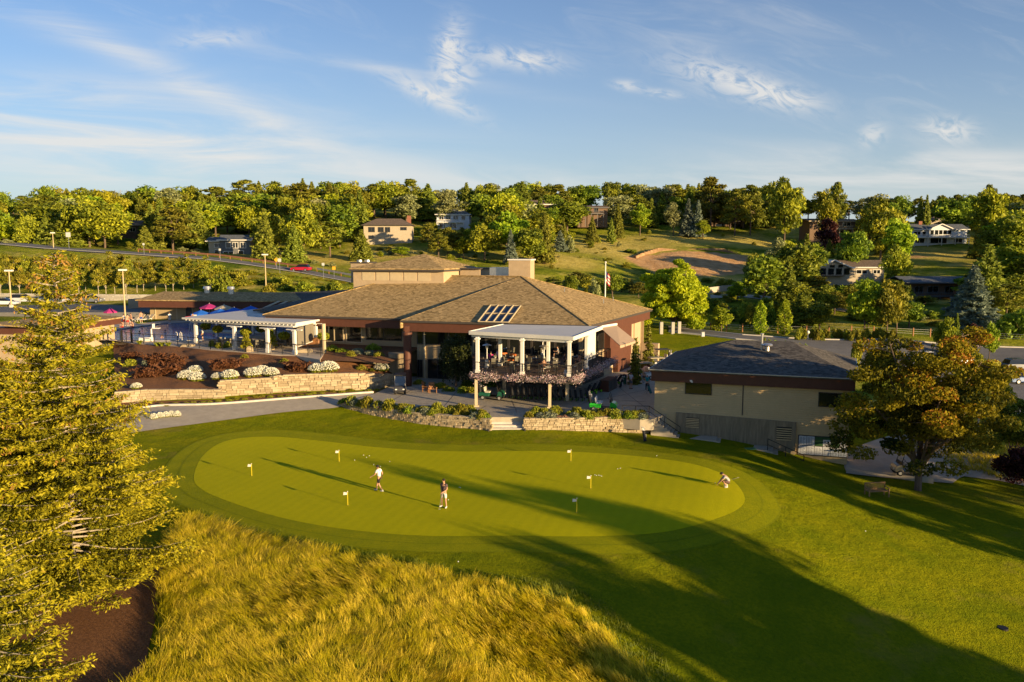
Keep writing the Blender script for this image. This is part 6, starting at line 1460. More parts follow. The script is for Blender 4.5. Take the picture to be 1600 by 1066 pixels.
# ================================================================== FESCUE
gold_g = leafmat('fescue_blades', (.11, .16, .002), (.60, .48, .003), .35, 0, 0, tip=(.82, .62, .05), rough=.55)
fes = [(-40, 1250), (230, 1066), (248, 960), (262, 880), (285, 815), (330, 822), (400, 845), (480, 862), (560, 880), (640, 893), (720, 912), (800, 925), (870, 940), (915, 965), (950, 1000), (985, 1040), (1015, 1066), (1100, 1200), (700, 1500)]
fpoly = smooth_poly([GP(u, v, -.3) for u, v in fes], 5); FXY = [(p.x, p.y) for p in fpoly]
def blades(n, seed, hmin, hmax, tipv, lean, wid, poly, clumps, name, m, cols):
    r = np.random.RandomState(seed); xs = [p[0] for p in poly]; ys = [p[1] for p in poly]
    nc = clumps; cx, cy = r.uniform(min(xs), max(xs), nc*3), r.uniform(max(min(ys), 22), max(ys), nc*3); ok = inpoly(cx, cy, poly); cx, cy = cx[ok][:nc], cy[ok][:nc]; nc = len(cx)
    edge = np.zeros(nc)
    ci = r.randint(0, nc, n); swirl = np.sin(cx*.55+1.3*np.sin(cy*.45))*1.2+np.cos(cy*.6+cx*.2)*.7; ca = 2.2+swirl*.9+r.randn(nc)*.35; cl = lean*(.45+.8*r.rand(nc))*(1+.6*np.clip((-cx-2)/8, 0, 1)); ch = r.uniform(hmin, hmax, nc)
    x = cx[ci]+r.randn(n)*.13; y = cy[ci]+r.randn(n)*.13; z = HV(x, y)
    a = ca[ci]+r.randn(n)*.45; hh = ch[ci]*(.65+.5*r.rand(n)); L = cl[ci]*hh*(.7+.6*r.rand(n)); w = wid*(.7+.6*r.rand(n)); pa = a+PI/2+r.randn(n)*.5
    px_, py_ = np.cos(pa)*w, np.sin(pa)*w; dx, dy = np.cos(a), np.sin(a)
    z = z-.03
    v = np.stack([np.column_stack([x-px_, y-py_, z]), np.column_stack([x+px_, y+py_, z]),
                  np.column_stack([x+dx*L*.35+px_*.8, y+dy*L*.35+py_*.8, z+hh*.6]), np.column_stack([x+dx*L*.35-px_*.8, y+dy*L*.35-py_*.8, z+hh*.6]),
                  np.column_stack([x+dx*L+px_*.35, y+dy*L+py_*.35, z+hh]), np.column_stack([x+dx*L-px_*.35, y+dy*L-py_*.35, z+hh])], 1).reshape(-1, 3)
    k = np.arange(n)[:, None]*6; f = np.concatenate([k+[0, 1, 2, 3], k+[3, 2, 4, 5]]); vr = cols[0]+cols[1]*r.rand(nc)[ci]+.08*r.randn(n)
    at = np.concatenate([np.clip(vr-.15, 0, 1), np.clip(vr+tipv, 0, 1)]); o = meshobj(name, npmesh(name, v, f, m, at)); return o
o = blades(300000, 3, .22, .58, .3, .75, .0085, FXY, 8000, 'fescue_grass', gold_g, (.08, .72)); tag(o, 'tall golden windswept fescue grass in the foreground', 'grass', kind='stuff')
# rough around the edge of the fescue and of the green: short darker blades
rg_ = leafmat('rough_blades', (.07, .11, .004), (.24, .25, .01), .3, 0, 0, rough=.6)
o = blades(60000, 8, .10, .2, .1, .5, .012, [(p[0]*1.0+(.9 if p[0] > 0 else 0), p[1]+1.4) for p in FXY], 7000, 'rough_grass', rg_, (.2, .4)); tag(o, 'shorter green rough grass around the tall fescue', 'grass', kind='stuff')
# ================================================================== HOUSES ON THE HILL
M_hroof = shinglemat('house_shingles', (.10, .075, .06), (.20, .15, .11), (.15, .115, .09))
M_hroofg = shinglemat('house_grey_shingles', (.09, .10, .11), (.16, .17, .18), (.12, .13, .14))
M_htan = sidingmat('house_tan_siding', (.42, .35, .25), .25); M_hbrown = sidingmat('house_brown_siding', (.16, .10, .06), .25); M_hgrey = sidingmat('house_grey_siding', (.13, .13, .13), .25)
M_hblue = sidingmat('house_pale_siding', (.58, .60, .62), .25); M_red = mat('red_door_paint', (.32, .02, .015), .5, .1); M_brick = mat('red_brick', (.25, .10, .06), .9, .3, 6.)
def house(label, u, vb, Y, w, d, h, yaw=0., roof='gable', rm=None, wm=None, wins=(), deck=None, chim=None, door=None, frame=None, rh=1.6, over=.7, extra=None, name='house', cat='house', rows=0):
    p = D(u, vb, Y); z = min(p.z, H(p.x, p.y)+.5); z = p.z; root = thing(name, label, cat, (p.x, p.y, z), yaw)
    q = MB(); q.box((0, d/2, h/2-1.5), (w, d, h+3)); q.build('wall', wm, root, world=False)
    a, b, c, e = Vector((-w/2-over, -over, h)), Vector((w/2+over, -over, h)), Vector((w/2+over, d+over, h)), Vector((-w/2-over, d+over, h)); q = MB()
    if roof == 'gable': r0, r1 = Vector((-w/2-over, d/2, h+rh)), Vector((w/2+over, d/2, h+rh)); q.slab([a, b, r1, r0], .15); q.slab([c, e, r0, r1], .15); g = MB(); g.add([(-w/2, 0, h-.05), (-w/2, d, h-.05), (-w/2, d/2, h+rh-.2)], [(0, 1, 2)]); g.add([(w/2, 0, h-.05), (w/2, d, h-.05), (w/2, d/2, h+rh-.2)], [(0, 1, 2)]); g.build('gable_end', wm, root, world=False)
    elif roof == 'hip': r0, r1 = Vector((-w/2+d*.4, d/2, h+rh)), Vector((w/2-d*.4, d/2, h+rh)); q.slab([a, b, r1, r0], .15); q.slab([b, c, r1], .15); q.slab([c, e, r0, r1], .15); q.slab([e, a, r0], .15)
    else: q.slab([a+Vector((0, 0, rh*.3)), b+Vector((0, 0, rh*.3)), c+Vector((0, 0, rh*.5)), e+Vector((0, 0, rh*.5))], .3)
    q.build('roof', rm, root, world=False)
    q = MB(); q.box((0, -over+.04, h-.02), (w+2*over, .12, .26)); q.build('eaves_board', frame or M_white, root, world=False)
    for (x0, x1, z0, z1) in wins:
        f = window(root, (x0, -.02), (x1, -.02), 0, x1-x0, z0, z1, 0 if x1-x0 < 1.6 else 1, frame or M_white, .12, .08)
        for ob in [f]+list(f.children):
            ob.data.transform(Matrix.Translation(root.location))
    if door:
        q = MB(); q.box((door, -.06, 1.1), (1.1, .1, 2.1)); q.build('door', M_red, root, world=False)
    if deck:
        x0, x1, zd, dep = deck; q = MB(); q.box(((x0+x1)/2, -dep/2, zd), (x1-x0, dep, .25)); dk_ = q.build('deck', frame or M_white, root, world=False)
        q = MB(); q.box(((x0+x1)/2, -dep+.05, zd+1.0), (x1-x0, .08, .1)); n = int((x1-x0)/.35)
        for k in range(n+1): q.box((x0+(x1-x0)*k/n, -dep+.05, zd+.55), (.06, .05, .9))
        q.build('balustrade', frame or M_white, dk_, world=False)
        q = MB()
        for k in range(5): q.box((x0+.15+(x1-x0-.3)*k/4, -dep+.15, zd/2-1.3), (.18, .18, zd+2.6))
        q.build('deck_posts', frame or M_white, dk_, world=False)
    if chim: q = MB(); q.box((chim, d*.5, h+rh*.6+.5), (1.2, 1.0, 2.6)); q.build('chimney', M_brick, root, world=False)
    if extra: extra(root)
    return root
house('low tan ranch house on the bare rise at the far left', 38, 334, 400, 20, 9, 3.2, -.3, 'hip', M_hroof, M_htan, [(-6, -3, 1, 2.4), (0, 3, 1, 2.4), (5, 7, 1, 2.4)])
house('tan gabled house right beside the low ranch house at the far left', 52, 337, 385, 9, 7, 3., -.3, 'gable', M_hroof, M_htan, [(-2, 1, 1, 2.4)])
house('dark brown house showing two lit windows between trees above the left road', 206, 376, 262, 11, 8, 5., -.1, 'gable', M_hroof, M_hbrown, [(-3.5, -1.6, 2.8, 4.2), (-.5, 1.5, 2.8, 4.2), (2.5, 4, .6, 2)], frame=M_beige)
house('dark grey house with three large white-framed windows above the left road', 368, 402, 226, 8.5, 7, 4.8, .05, 'gable', M_hroofg, M_hgrey, [(-2.6, -1.1, 2.5, 4.2), (-.7, .9, 2.5, 4.2), (1.4, 3.1, 2.5, 4.2), (-3.4, -.5, .3, 1.7), (.8, 2.4, .3, 1.9)], rh=1.5)
house('brown stone annex left of the dark grey house', 342, 399, 228, 5.5, 6, 4.0, .05, 'gable', M_hroofg, M_htan, [(-1.2, 1.1, 2.2, 3.4), (-1.2, 1.1, .4, 1.6)], rh=1.2)
house('long tan house with grey-brown roof and brick chimney behind the raised roof', 606, 378, 253, 15, 9, 5.2, .05, 'hip', M_hroof, M_htan, [(-6, -4, 3, 4.6), (-3, -1.2, 3, 4.6), (-.8, .8, 3, 4.6), (4.0, 6, 3.6, 4.6), (-6, -4.4, .8, 2.0)], chim=6.4, rh=2.2, frame=M_trimdark)
house('pale blue-white two storey house with a long white balcony', 708, 358, 296, 12, 8, 5.3, -.04, 'hip', M_hroofg, M_hblue, [(-5.2, -3.4, 3.2, 4.9), (-2.8, -.8, 3.2, 4.9), (0, 2, 3.2, 4.9), (3, 4.6, 3.2, 4.9), (-5, -3, .3, 2), (-1.5, 1.5, .3, 2.1)], deck=(-6, 4, 2.4, 1.3), rh=2.)
house('brown house with a glazed corner room above a deck among the pines', 926, 343, 306, 11.5, 8, 4.4, .12, 'gable', M_hroof, M_hbrown, [(-5.2, -4.1, 2.6, 4.6), (-3.8, -2.7, 2.6, 4.6), (-2.4, -1.3, 2.6, 4.6), (.5, 2.2, 2.6, 4.4)], deck=(-5.6, 4, 2.1, 1.6), rh=1., frame=M_hgrey)
house('brown roofed house half hidden left of the pines behind the chimney', 853, 338, 312, 10, 8, 4.5, .2, 'gable', M_hroof, M_hbrown, [(-3, -1, 2, 3.6)], rh=1.8)
house('long dark house in shade behind the tall pines over the dirt cut', 1140, 362, 316, 28, 9, 4.0, 0, 'gable', M_hroof, M_hbrown, [(-12, -9, 1, 3), (-6, -2, 1, 3), (1, 4, 1, 3), (7, 10, 1, 3)], rh=1.8, frame=M_trimdark)
house('brown split level house with two long decks under the purple tree', 1302, 371, 280, 17, 9, 5.6, .05, 'gable', M_hroof, M_hbrown, [(-6, -3, 3.6, 5.2), (-2, 1, 3.6, 5.2), (3, 6, 3.6, 5.2), (-5, -1, .6, 2.4), (2, 5, .6, 2.4)], deck=(-1, 8.2, 2.9, 1.8), rh=.9, frame=M_beige)
rd = None
def gable_front(root):
    q = MB(); q.prism([(-9, -.8), (-.5, -.8), (-.5, 0), (-9, 0)], -1.5, 3.9); 
    q.add([(-9, -.8, 3.88), (-.5, -.8, 3.88), (-4.8, -.8, 5.6), (-9, 0, 3.88), (-.5, 0, 3.88), (-4.8, 0, 5.6)], [(0, 1, 2), (5, 4, 3), (0, 2, 5, 3), (1, 4, 5, 2)]); q.build('gable_front', M_htan, root, world=False)
    q = MB(); q.beam((-9.8, -1.3, 3.7), (-4.8, -1.3, 5.95), .4, .3); q.beam((-4.8, -1.3, 5.95), (.4, -1.3, 3.7), .4, .3); q.slab([(-9.8, -1.3, 3.8), (-4.8, -1.3, 6.0), (-4.8, 4, 6.0), (-9.8, 4, 3.8)], .15); q.slab([(.4, -1.3, 3.8), (-4.8, -1.3, 6.0), (-4.8, 4, 6.0), (.4, 4, 3.8)], .15); q.build('gable_roof', M_white, root, world=False)
    for x in (-8.4, -6.3, -4.2, -2.1):
        q = MB(); q.box((x+.8, -.84, 2.9), (1.5, .08, 1.7)); q.build('window', M_glass, root, world=False)
    for x in (-5.6, -3.4): q = MB(); q.box((x+.4, -.84, 4.3), (1.3, .08, .7)); q.build('window', M_glass, root, world=False)
    q = MB(); q.box((-9.3, -1.2, 1.75), (1., 1., .2)); q.box((-6, -1.3, 1.75), (8, 1.2, .2)); q.build('balcony', M_hbrown, root, world=False)
house('tan gabled house with tall windows, white trim and a red front door', 1328, 441, 216, 18, 9, 4.0, -.03, 'gable', M_hroof, M_htan, [(1.5, 4.5, 2.2, 3.4), (6, 8, 2.2, 3.4), (-8, -6.4, -.2, 1.0), (-5, -3, -.2, 1.0)], door=-.0, chim=-8.2, rh=1.9, extra=gable_front)
def blue_front(root):
    q = MB(); q.prism([(-4, -1.2), (4, -1.2), (4, 0), (-4, 0)], 2.6, 5.2); q.add([(-4, -1.2, 5.2), (4, -1.2, 5.2), (0, -1.2, 6.9), (-4, 0, 5.2), (4, 0, 5.2), (0, 0, 6.9)], [(0, 1, 2), (5, 4, 3), (0, 2, 5, 3), (1, 4, 5, 2)]); q.build('gable_front', M_hblue, root, world=False)
    q = MB(); q.beam((-5, -1.6, 5.0), (0, -1.6, 7.1), .7, .25); q.beam((0, -1.6, 7.1), (5, -1.6, 5.0), .7, .25); q.build('gable_trim', M_white, root, world=False)
    for x in (-3.1, -1.5, 0, 1.5, 3.1):
        q = MB(); q.box((x, -1.24, 4.2), (1.1, .08, 1.5)); q.build('window', M_glass, root, world=False)
house('white and pale blue house with a glazed gable and covered porch', 1466, 382, 283, 20, 9, 5.2, .02, 'gable', M_hroofg, M_hblue, [(-9, -6.5, 3, 4.6), (-6, -4.6, 3, 4.6), (-8.5, -5, .4, 2.2), (-3, 3, .3, 2.3), (5.5, 8.5, .5, 2)], deck=(-9.8, 9.8, 2.4, 2.2), chim=-4.6, rh=2., extra=blue_front)
house('low tan house standing just behind the white and blue house', 1484, 357, 312, 15, 8, 3.4, 0, 'hip', M_hroof, M_htan, [(-5, -2, 1.2, 2.6), (1, 4, 1.2, 2.6)], rh=1.3)
house('low dark house with a wide shaded porch beside the blue spruce', 1482, 466, 184, 18, 9, 3.6, .0, 'gable', M_hroofg, M_hbrown, [(-8, -6, 1, 2.8), (-5, -2.5, 1, 2.8), (-1, 1, 1, 2.8), (2, 3.4, .2, 2.6)], deck=(-9, 3, .5, 2.2), rh=1.3, frame=M_hgrey, over=1.6)
house('tan house cut off by the right edge on the upper slope', 1594, 377, 262, 8, 8, 3.6, 0, 'gable', M_hroof, M_htan, [(-2.5, -1, 1, 2.6), (.5, 2, 1, 2.6)], rh=1.5)
# timber shelter
p = D(868, 368, 296); root = thing('garden_shelter', 'open timber shelter on posts at the edge of the grassy shoulder', 'shelter', tuple(p))
q = MB()
for x in (-3, -1, 1, 3):
    for y in (0, 3): q.box((x, y, 1.2), (.25, .25, 3.6))
q.build('posts', M_wood, root, world=False); q = MB(); q.slab([(-3.8, -.6, 2.9), (3.8, -.6, 2.9), (3.2, 1.5, 3.9), (-3.2, 1.5, 3.9)], .12); q.slab([(-3.8, 3.6, 2.9), (3.8, 3.6, 2.9), (3.2, 1.5, 3.9), (-3.2, 1.5, 3.9)], .12); q.build('roof', M_hroof, root, world=False)
q = MB(); q.box((0, -.05, .9), (6.4, .08, .12)); q.box((0, 0, -.2), (6.6, 3.4, .3)); q.build('floor', M_wood, root, world=False)
# three thin poles on the skyline, street lamps, flag
for i, u in enumerate((180, 189, 199)):
    p = D(u, 312, 395); zz = H(p.x, 395); hh = D(u, 297, 395).z-zz; root = thing('utility_pole', '%s of the three thin poles on the skyline at the left' % ('leftmost', 'middle', 'rightmost')[i], 'pole', (p.x, 395, zz), 0, 'three thin poles on the skyline')
    q = MB(); q.tube([(0, 0, 0), (0, 0, hh)], .18, 6); q.build('pole', M_galv, root, world=False); q = MB(); q.beam((-1.2, 0, hh-.6), (1.2, 0, hh-.6), .15, .15); q.build('crossarm', M_galv, root, world=False)
M_lamp = mat('tan_painted_metal', (.50, .38, .20), .5, .06)
def lamp(u, vt, vb, Y, label, head=(1.1, .6, .25), grp='tall lamp posts'):
    p = D(u, vb, Y); zt_ = D(u, vt, Y).z; root = thing('street_lamp', label, 'lamp post', (p.x, Y, p.z), 0, grp); hh = zt_-p.z
    q = MB(); q.tube([(0, 0, 0), (0, 0, hh)], [.12, .08], 8); q.build('pole', M_lamp, root, world=False)
    q = MB(); q.box((0, 0, hh), head, .1); q.build('lamp_head', M_white, root, world=False, bevel=.03); q = MB(); q.box((0, 0, .15), (.4, .4, .4)); q.build('base', M_conc2, root, world=False)
lamp(196, 422, 500, 118, 'tall lamp post with a square head at the left end of the pool')
lamp(18, 423, 480, 120, 'tall lamp post above the spruce top at the far left')
lamp(416, 398, 458, 150, 'tall lamp post behind the pool building roof, left of the red car')
lamp(84, 364, 392, 205, 'short lamp at the left end of the road', (1.0, .5, .3), 'road lamps'); 
p = GP(1262, 531); root = thing('bollard_lamp', 'white globe bollard lamp at the edge of the right car park', 'lamp', (p.x, p.y, p.z)); q = MB(); q.tube([(0, 0, 0), (0, 0, 1.0)], .1, 8); q.build('post', M_white, root, world=False); q = MB(); q.ball((0, 0, 1.2), .28); q.build('globe', M_white, root, world=False)
p = G(1098, 526, 1.7); root = thing('utility_pedestal', 'small pale green box on the bright lawn beside the drive', 'utility box', tuple(p)); q = MB(); q.box((0, 0, .35), (.5, .5, .7), taper=.9); q.build('housing', M_paper, root, world=False, bevel=.03)
q = MB(); q.box((0, 0, .72), (.55, .55, .06)); q.build('lid', M_galv, root, world=False)
# signs along the road
M_sign = mat('yellow_sign', (.65, .33, .02), .6, .05); M_signb = mat('sign_back', (.50, .49, .46), .6, .08)
def sign(u, v, Y, label, dia=True, m=None, hh=2.2, s=.75):
    p = D(u, v, Y); z = H(p.x, Y); root = thing('road_sign', label, 'sign', (p.x, Y, z)); hh = max(hh, 1.2); q = MB(); q.tube([(0, 0, -.2), (0, 0, hh)], .05, 6); q.build('post', M_galv, root, world=False); q = MB(); q.box((0, -.07, hh), (s, .04, s), 0, ry=PI/4 if dia else 0); q.build('sign_plate', m or M_sign, root, world=False)
sign(432, 416, 186, 'yellow diamond sign just left of the red car'); sign(522, 428, 184, 'yellow square sign by the guardrail near the raised roof', False)
sign(437, 415, 178, 'white sign on a thin post beside the yellow diamond sign', False, M_signb, 3.0); sign(505, 416, 178, 'pale sign post right of the red car', False, M_signb, 3.2, .6); sign(107, 373, 206, 'grey back of a large sign at the left of the road', False, M_signb, 3.6, 1.2); sign(225, 394, 196, 'thin white marker post on the left road', False, M_signb, 2.6, .5); sign(344, 400, 192, 'thin marker post near the dark grey house', False, M_signb, 2.6, .5)
def guard(pts, label, m):
    root = thing('guardrail', label, 'guardrail', (pts[0].x, pts[0].y, H(pts[0].x, pts[0].y))); q = MB(); q2 = MB()
    for a, b in zip(pts[:-1], pts[1:]):
        za, zb = H(a.x, a.y), H(b.x, b.y); q.beam((a.x, a.y, za+.75), (b.x, b.y, zb+.75), .12, .42); n = max(1, int((b-a).length/3))
        for k in range(n): c = a.lerp(b, k/n); zc = H(c.x, c.y); q2.box((c.x, c.y, zc+.35), (.15, .15, .9))
    q.build('rail', m, root); q2.build('posts', M_wood, root)
gp_ = [v2(p)+Vector((0, 5.6)) for p in road_l]
guard(gp_[3:7], 'long rusty brown guardrail along the far side of the left road', mat('rusty_rail', (.20, .09, .05), .7, .2)); guard([gp_[6].lerp(gp_[7], .1), gp_[7], gp_[8]], 'grey guardrail right of the red car', M_galv)
# flagpole
p = D(945, 500, 128); zb_ = H(p.x, 128); root = thing('flagpole', 'white flagpole with a hanging striped flag behind the club roof', 'flagpole', (p.x, 128, zb_)); zt_ = D(945, 411, 128).z-zb_
q = MB(); q.tube([(0, 0, 0), (0, 0, zt_)], [.13, .08], 8); q.ball((0, 0, zt_+.1), .16); q.build('pole', M_white, root, world=False)
M_fr = mat('flag_red', (.45, .03, .04), .8, .1); M_fb = mat('flag_blue', (.03, .04, .18), .8, .1); q = MB(); z1 = zt_-1.3
for k in range(7):
    zz = z1-k*.26
    for j in range(5):
        x0, x1 = .1+j*.14, .1+(j+1)*.14; y0, y1 = .09*math.sin(j*1.9), .09*math.sin((j+1)*1.9); dz0, dz1 = -j*.16, -(j+1)*.16
        q.add([(x0, y0, zz+dz0), (x1, y1, zz+dz1), (x1, y1, zz-.26+dz1), (x0, y0, zz-.26+dz0)], [(0, 1, 2, 3)], 2 if (k < 4 and j < 2) else k % 2)
q.build('flag', [M_fr, M_white, M_fb], root, world=False)
# post and wire fence by the drive
fp = [GP(u, v) for u, v in ((1032, 511), (1060, 514), (1110, 517), (1160, 519), (1215, 521), (1260, 521.5), (1330, 522), (1400, 524), (1480, 528), (1560, 532), (1610, 535))]
root = thing('post_fence', 'brown post and wire fence along the far side of the drive', 'fence', tuple(fp[0])); q = MB(); q2 = MB()
for a, b in zip(fp[:-1], fp[1:]):
    n = max(1, int((b-a).length/2.6))
    for k in range(n): c = a.lerp(b, k/n); zc = H(c.x, c.y); q.box((c.x, c.y, zc+.7), (.16, .16, 1.4))
    for zz in (.45, .8, 1.15): q2.beam((a.x, a.y, H(a.x, a.y)+zz), (b.x, b.y, H(b.x, b.y)+zz), .03, .03)
q.build('posts', M_wood, root); q2.build('wires', M_galv, root)
for i, (u, v) in enumerate(((1033, 522), (1051, 522), (1061, 521))):
    p = GP(u, v); q = MB(); q.box((p.x, p.y, p.z+.9), (.5, .5, 2.0)); o = q.build('stone_post', M_block, bevel=.04, attr=True); tag(o, '%s of the three pale posts by the bright green tree' % ('leftmost', 'middle', 'rightmost')[i], 'post', 'pale posts by the bright green tree')
# ================================================================== BED PLANTS
M_daisy = leafmat('daisy_flowers', (.10, .14, .01), (.62, .60, .46), .15, 0, 0, tip=(.78, .76, .62)); M_dgreen = L_['bank']; M_barb = leafmat('barberry_leaves', (.05, .018, .008), (.19, .075, .03), .25, .2, 0)
M_silver = leafmat('silver_shrub', (.12, .14, .08), (.34, .36, .24), .2, .2, 0); M_pinkf = leafmat('pink_sedum', (.14, .10, .03), (.42, .22, .16), .2, .2, 0, tip=(.55, .34, .28)); M_tuft = leafmat('grass_tuft', (.12, .16, .01), (.46, .46, .04), .3, .15, 0)
def daisy_proto():
    root = thing('daisy_bush', 'x', 'flowering bush'); r = np.random.RandomState(5)
    d = unit(r.randn(900, 3)); d[:, 2] = np.abs(d[:, 2])*.9+.03; c = d*np.array([1.0, 1.0, .82])*(.9+.12*r.rand(900)[:, None]); c[:, 2] += .18; leafobj('flowers', c, .075, r, M_daisy, root, .66+.34*r.rand(900), elong=.9)
    d = unit(r.randn(420, 3)); d[:, 2] = np.abs(d[:, 2])*.5; c = d*np.array([.86, .86, .6])*(.8+.2*r.rand(420)[:, None]); leafobj('leaves', c, .12, r, M_dgreen, root, r.rand(420)*.6); return root
def blob_proto(name, cat, m, n, size, sq, seed, hollow=.55, el=1.3, sh=(1, 1, .75), shoots=0):
    root = thing(name, 'x', cat); r = np.random.RandomState(seed); nb = 9; cen = unit(r.randn(nb, 3))*.5; cen[:, 2] = np.abs(cen[:, 2]); i = r.randint(0, nb, n); d = unit(r.randn(n, 3)); c = cen[i]+d*(hollow+.15*r.rand(n))[:, None]*.8; c = c*np.array(sh)*sq; c[:, 2] = np.abs(c[:, 2])*.95
    if shoots:
        a = r.rand(shoots)*6.28; t = r.rand(shoots, 6); sx_ = np.cos(a)[:, None]*t*1.25; sy_ = np.sin(a)[:, None]*t*1.25; sz_ = t*1.25-.45*t**2; c = np.concatenate([c, np.stack([sx_, sy_, sz_], 2).reshape(-1, 3)*np.array(sh)])
    leafobj('foliage', c, size, r, m, root, np.clip(.5+.22*r.randn(len(c)), 0, 1), elong=el); q = MB(); q.tube([(0, 0, -.2), (0, 0, .4)], .04, 5); q.build('stem', M_bark, root, world=False); return root
DA = [daisy_proto(), False]; BB = [blob_proto('barberry_bush', 'shrub', M_barb, 900, .10, 1.0, 3, el=1.8, shoots=60), False]; SV = [blob_proto('silver_shrub', 'shrub', M_silver, 600, .09, 1, 4), False]
GR = [blob_proto('green_shrub', 'shrub', L_['bank'], 650, .10, 1, 5), False]; PK = [blob_proto('sedum_plant', 'plant', M_pinkf, 420, .11, 1, 6, sh=(1, 1, .6)), False]; DG = [blob_proto('dark_shrub', 'shrub', L_['broad'], 700, .11, 1, 7), False]
def tuft_proto():
    root = thing('ornamental_grass', 'x', 'grass clump'); r = np.random.RandomState(9); n = 170; a = r.rand(n)*6.28; ln = .25+.5*r.rand(n); w = .022
    px_, py_ = np.cos(a+1.57)*w, np.sin(a+1.57)*w; dx, dy = np.cos(a)*ln, np.sin(a)*ln; b = r.randn(n, 2)*.12; z = .75+.35*r.rand(n)
    v = np.stack([np.column_stack([b[:, 0]-px_, b[:, 1]-py_, z*0]), np.column_stack([b[:, 0]+px_, b[:, 1]+py_, z*0]), np.column_stack([b[:, 0]+dx*.5+px_, b[:, 1]+dy*.5+py_, z*.75]), np.column_stack([b[:, 0]+dx, b[:, 1]+dy, z])], 1).reshape(-1, 3)
    meshobj('blades', npmesh('blades', v, np.arange(n*4).reshape(n, 4), M_tuft, r.rand(n)), root); return root
GT = [tuft_proto(), False]
bank_me = bank.data
from mathutils.bvhtree import BVHTree
def bvh(o): me = o.data; return BVHTree.FromPolygons([v.co.copy() for v in me.vertices], [tuple(p.vertices) for p in me.polygons])
BV = [bvh(bank), bvh(ubed), bvh(bed1), bvh(bed2)]
def hit(u, v, extra=0.):
    o = Vector((0, 0, CAMZ)); d = ray(u, v).normalized(); best = None
    for b in BV:
        h, n, i, dist = b.ray_cast(o, d)
        if h and (best is None or dist < best[1]): best = (h, dist)
    if best: return best[0]
    p = GP(u, v, 1.0); return p
def put(pr, u, v, wpx, label, group=None, hz=1.0, rz=None):
    """v is the row where the plant meets the soil, wpx its width"""
    p = hit(u, v); dep = p.y; s = wpx/F*dep/2*1.12; o = place(pr[0], pr[1], p, rz if rz is not None else u*.7, (s, s, s*hz), label, group); pr[1] = True; return o
for i, (u, v, w, lb) in enumerate([(291, 591, 25, 'left white daisy mound of the first cluster of three from the left'), (308, 594, 25, 'right front white daisy mound of the first cluster of three'), (305, 582, 22, 'rear white daisy mound of the first cluster of three'), (340, 591, 18, 'small white daisy mound left of the pair below the pergola'), (359, 590, 25, 'larger white daisy mound of the pair below the pergola'),
        (395, 587, 26, 'left white daisy mound of the cluster left of the big double mound'), (409, 583, 24, 'rear white daisy mound of the cluster left of the big double mound'), (423, 586, 24, 'right white daisy mound of the cluster left of the big double mound'), (495, 580, 25, 'left half of the big double daisy mound near the column'), (513, 579, 30, 'right half of the big double daisy mound near the column'), (596, 578, 22, 'loose small white flowers beside the upright boulders'), (214, 626, 18, 'white daisies by the path half behind the spruce'), (213, 606, 16, 'small white daisies above the low wall, left end')]):
    put(DA, u, v, w, lb, 'white daisy mounds on the planted slope', .95)
for i, (u, v, w, lb) in enumerate([(228, 588, 34, 'leftmost dark red barberry on the slope'), (262, 582, 38, 'dark red barberry left of the first daisy cluster'), (248, 568, 38, 'barberry high on the slope near the boulders'), (275, 568, 26, 'small barberry behind the first daisy cluster'), (345, 574, 30, 'dark red barberry above the daisy pair'), (365, 572, 26, 'barberry right of the one above the daisy pair'), (467, 578, 32, 'rusty barberry left of the big double daisy mound'), (458, 574, 24, 'small barberry behind the rusty one'), (205, 560, 24, 'barberry at the far left top of the slope')]):
    put(BB, u, v, w, lb, 'barberries on the planted slope', 1.0)
for u, v, w, lb in [(203, 572, 24, 'bright green shrub at the left end of the slope'), (382, 559, 13, 'small lone green shrub on the bare mulch below the fence'), (444, 566, 14, 'small green shrub right of the lone one'), (565, 578, 18, 'green shrub between the daisies and the boulders'), (580, 580, 10, 'low green tuft right of that shrub'), (549, 556, 17, 'green shrub in the upper bed under the dark window'), (592, 556, 16, 'green shrub at the right end of the upper bed')]: put(GR, u, v, w, lb, 'green shrubs on the planted slope', 1.1)
for u, v, w, lb in [(231, 570, 22, 'pale variegated shrub at the left of the slope'), (560, 552, 24, 'silver shrub in the upper bed, left'), (578, 554, 20, 'silver shrub in the upper bed, right')]: put(SV, u, v, w, lb, 'silver shrubs', .8)
for u, v, w, lb in [(520, 547, 24, 'dark shrub at the left end of the upper bed'), (535, 550, 20, 'second dark shrub of the upper bed'), (583, 545, 26, 'dark shrub against the club wall in the upper bed')]: put(DG, u, v, w, lb, 'dark shrubs in the upper bed', .8)
for i, u in enumerate((218, 226, 235, 246, 253, 263, 270)): put(GT, u, 541 if i > 2 else 538, 12, 'one of the bright grass tufts along the pool fence', 'bright grass tufts along the pool fence', .9)
for i, (u, v) in enumerate(((356, 543), (333, 541), (343, 544), (384, 541))): p = G(u, v, PD); o = place(GR[0], True, p, i, (.6, .6, .9), '%s potted shrub from the left beside the pergola columns' % ORD[i], 'potted shrubs at the pergola')
r9 = random.Random(77)
# low ground cover dots in the strip bed by the kerb
for i in range(26):
    u = 250+i*13.5+r9.uniform(-4, 4); v = lerp(634, 608, (u-250)/350)+r9.uniform(-2, 2); p = GP(u, v, 1.1); place(GR[0], True, p, i, (.42, .42, .28), 'one of the low green cushions in the strip bed by the path kerb', 'low green cushions in the strip bed')
for i, (u, v) in enumerate(((240, 655), (250, 653), (259, 652), (268, 651), (277, 651))): p = GP(u, v, .6); place(DA[0], True, p, i, (.34, .34, .55), 'one of the small pale daisy clumps by the path beside the spruce', 'small pale daisy clumps by the path')
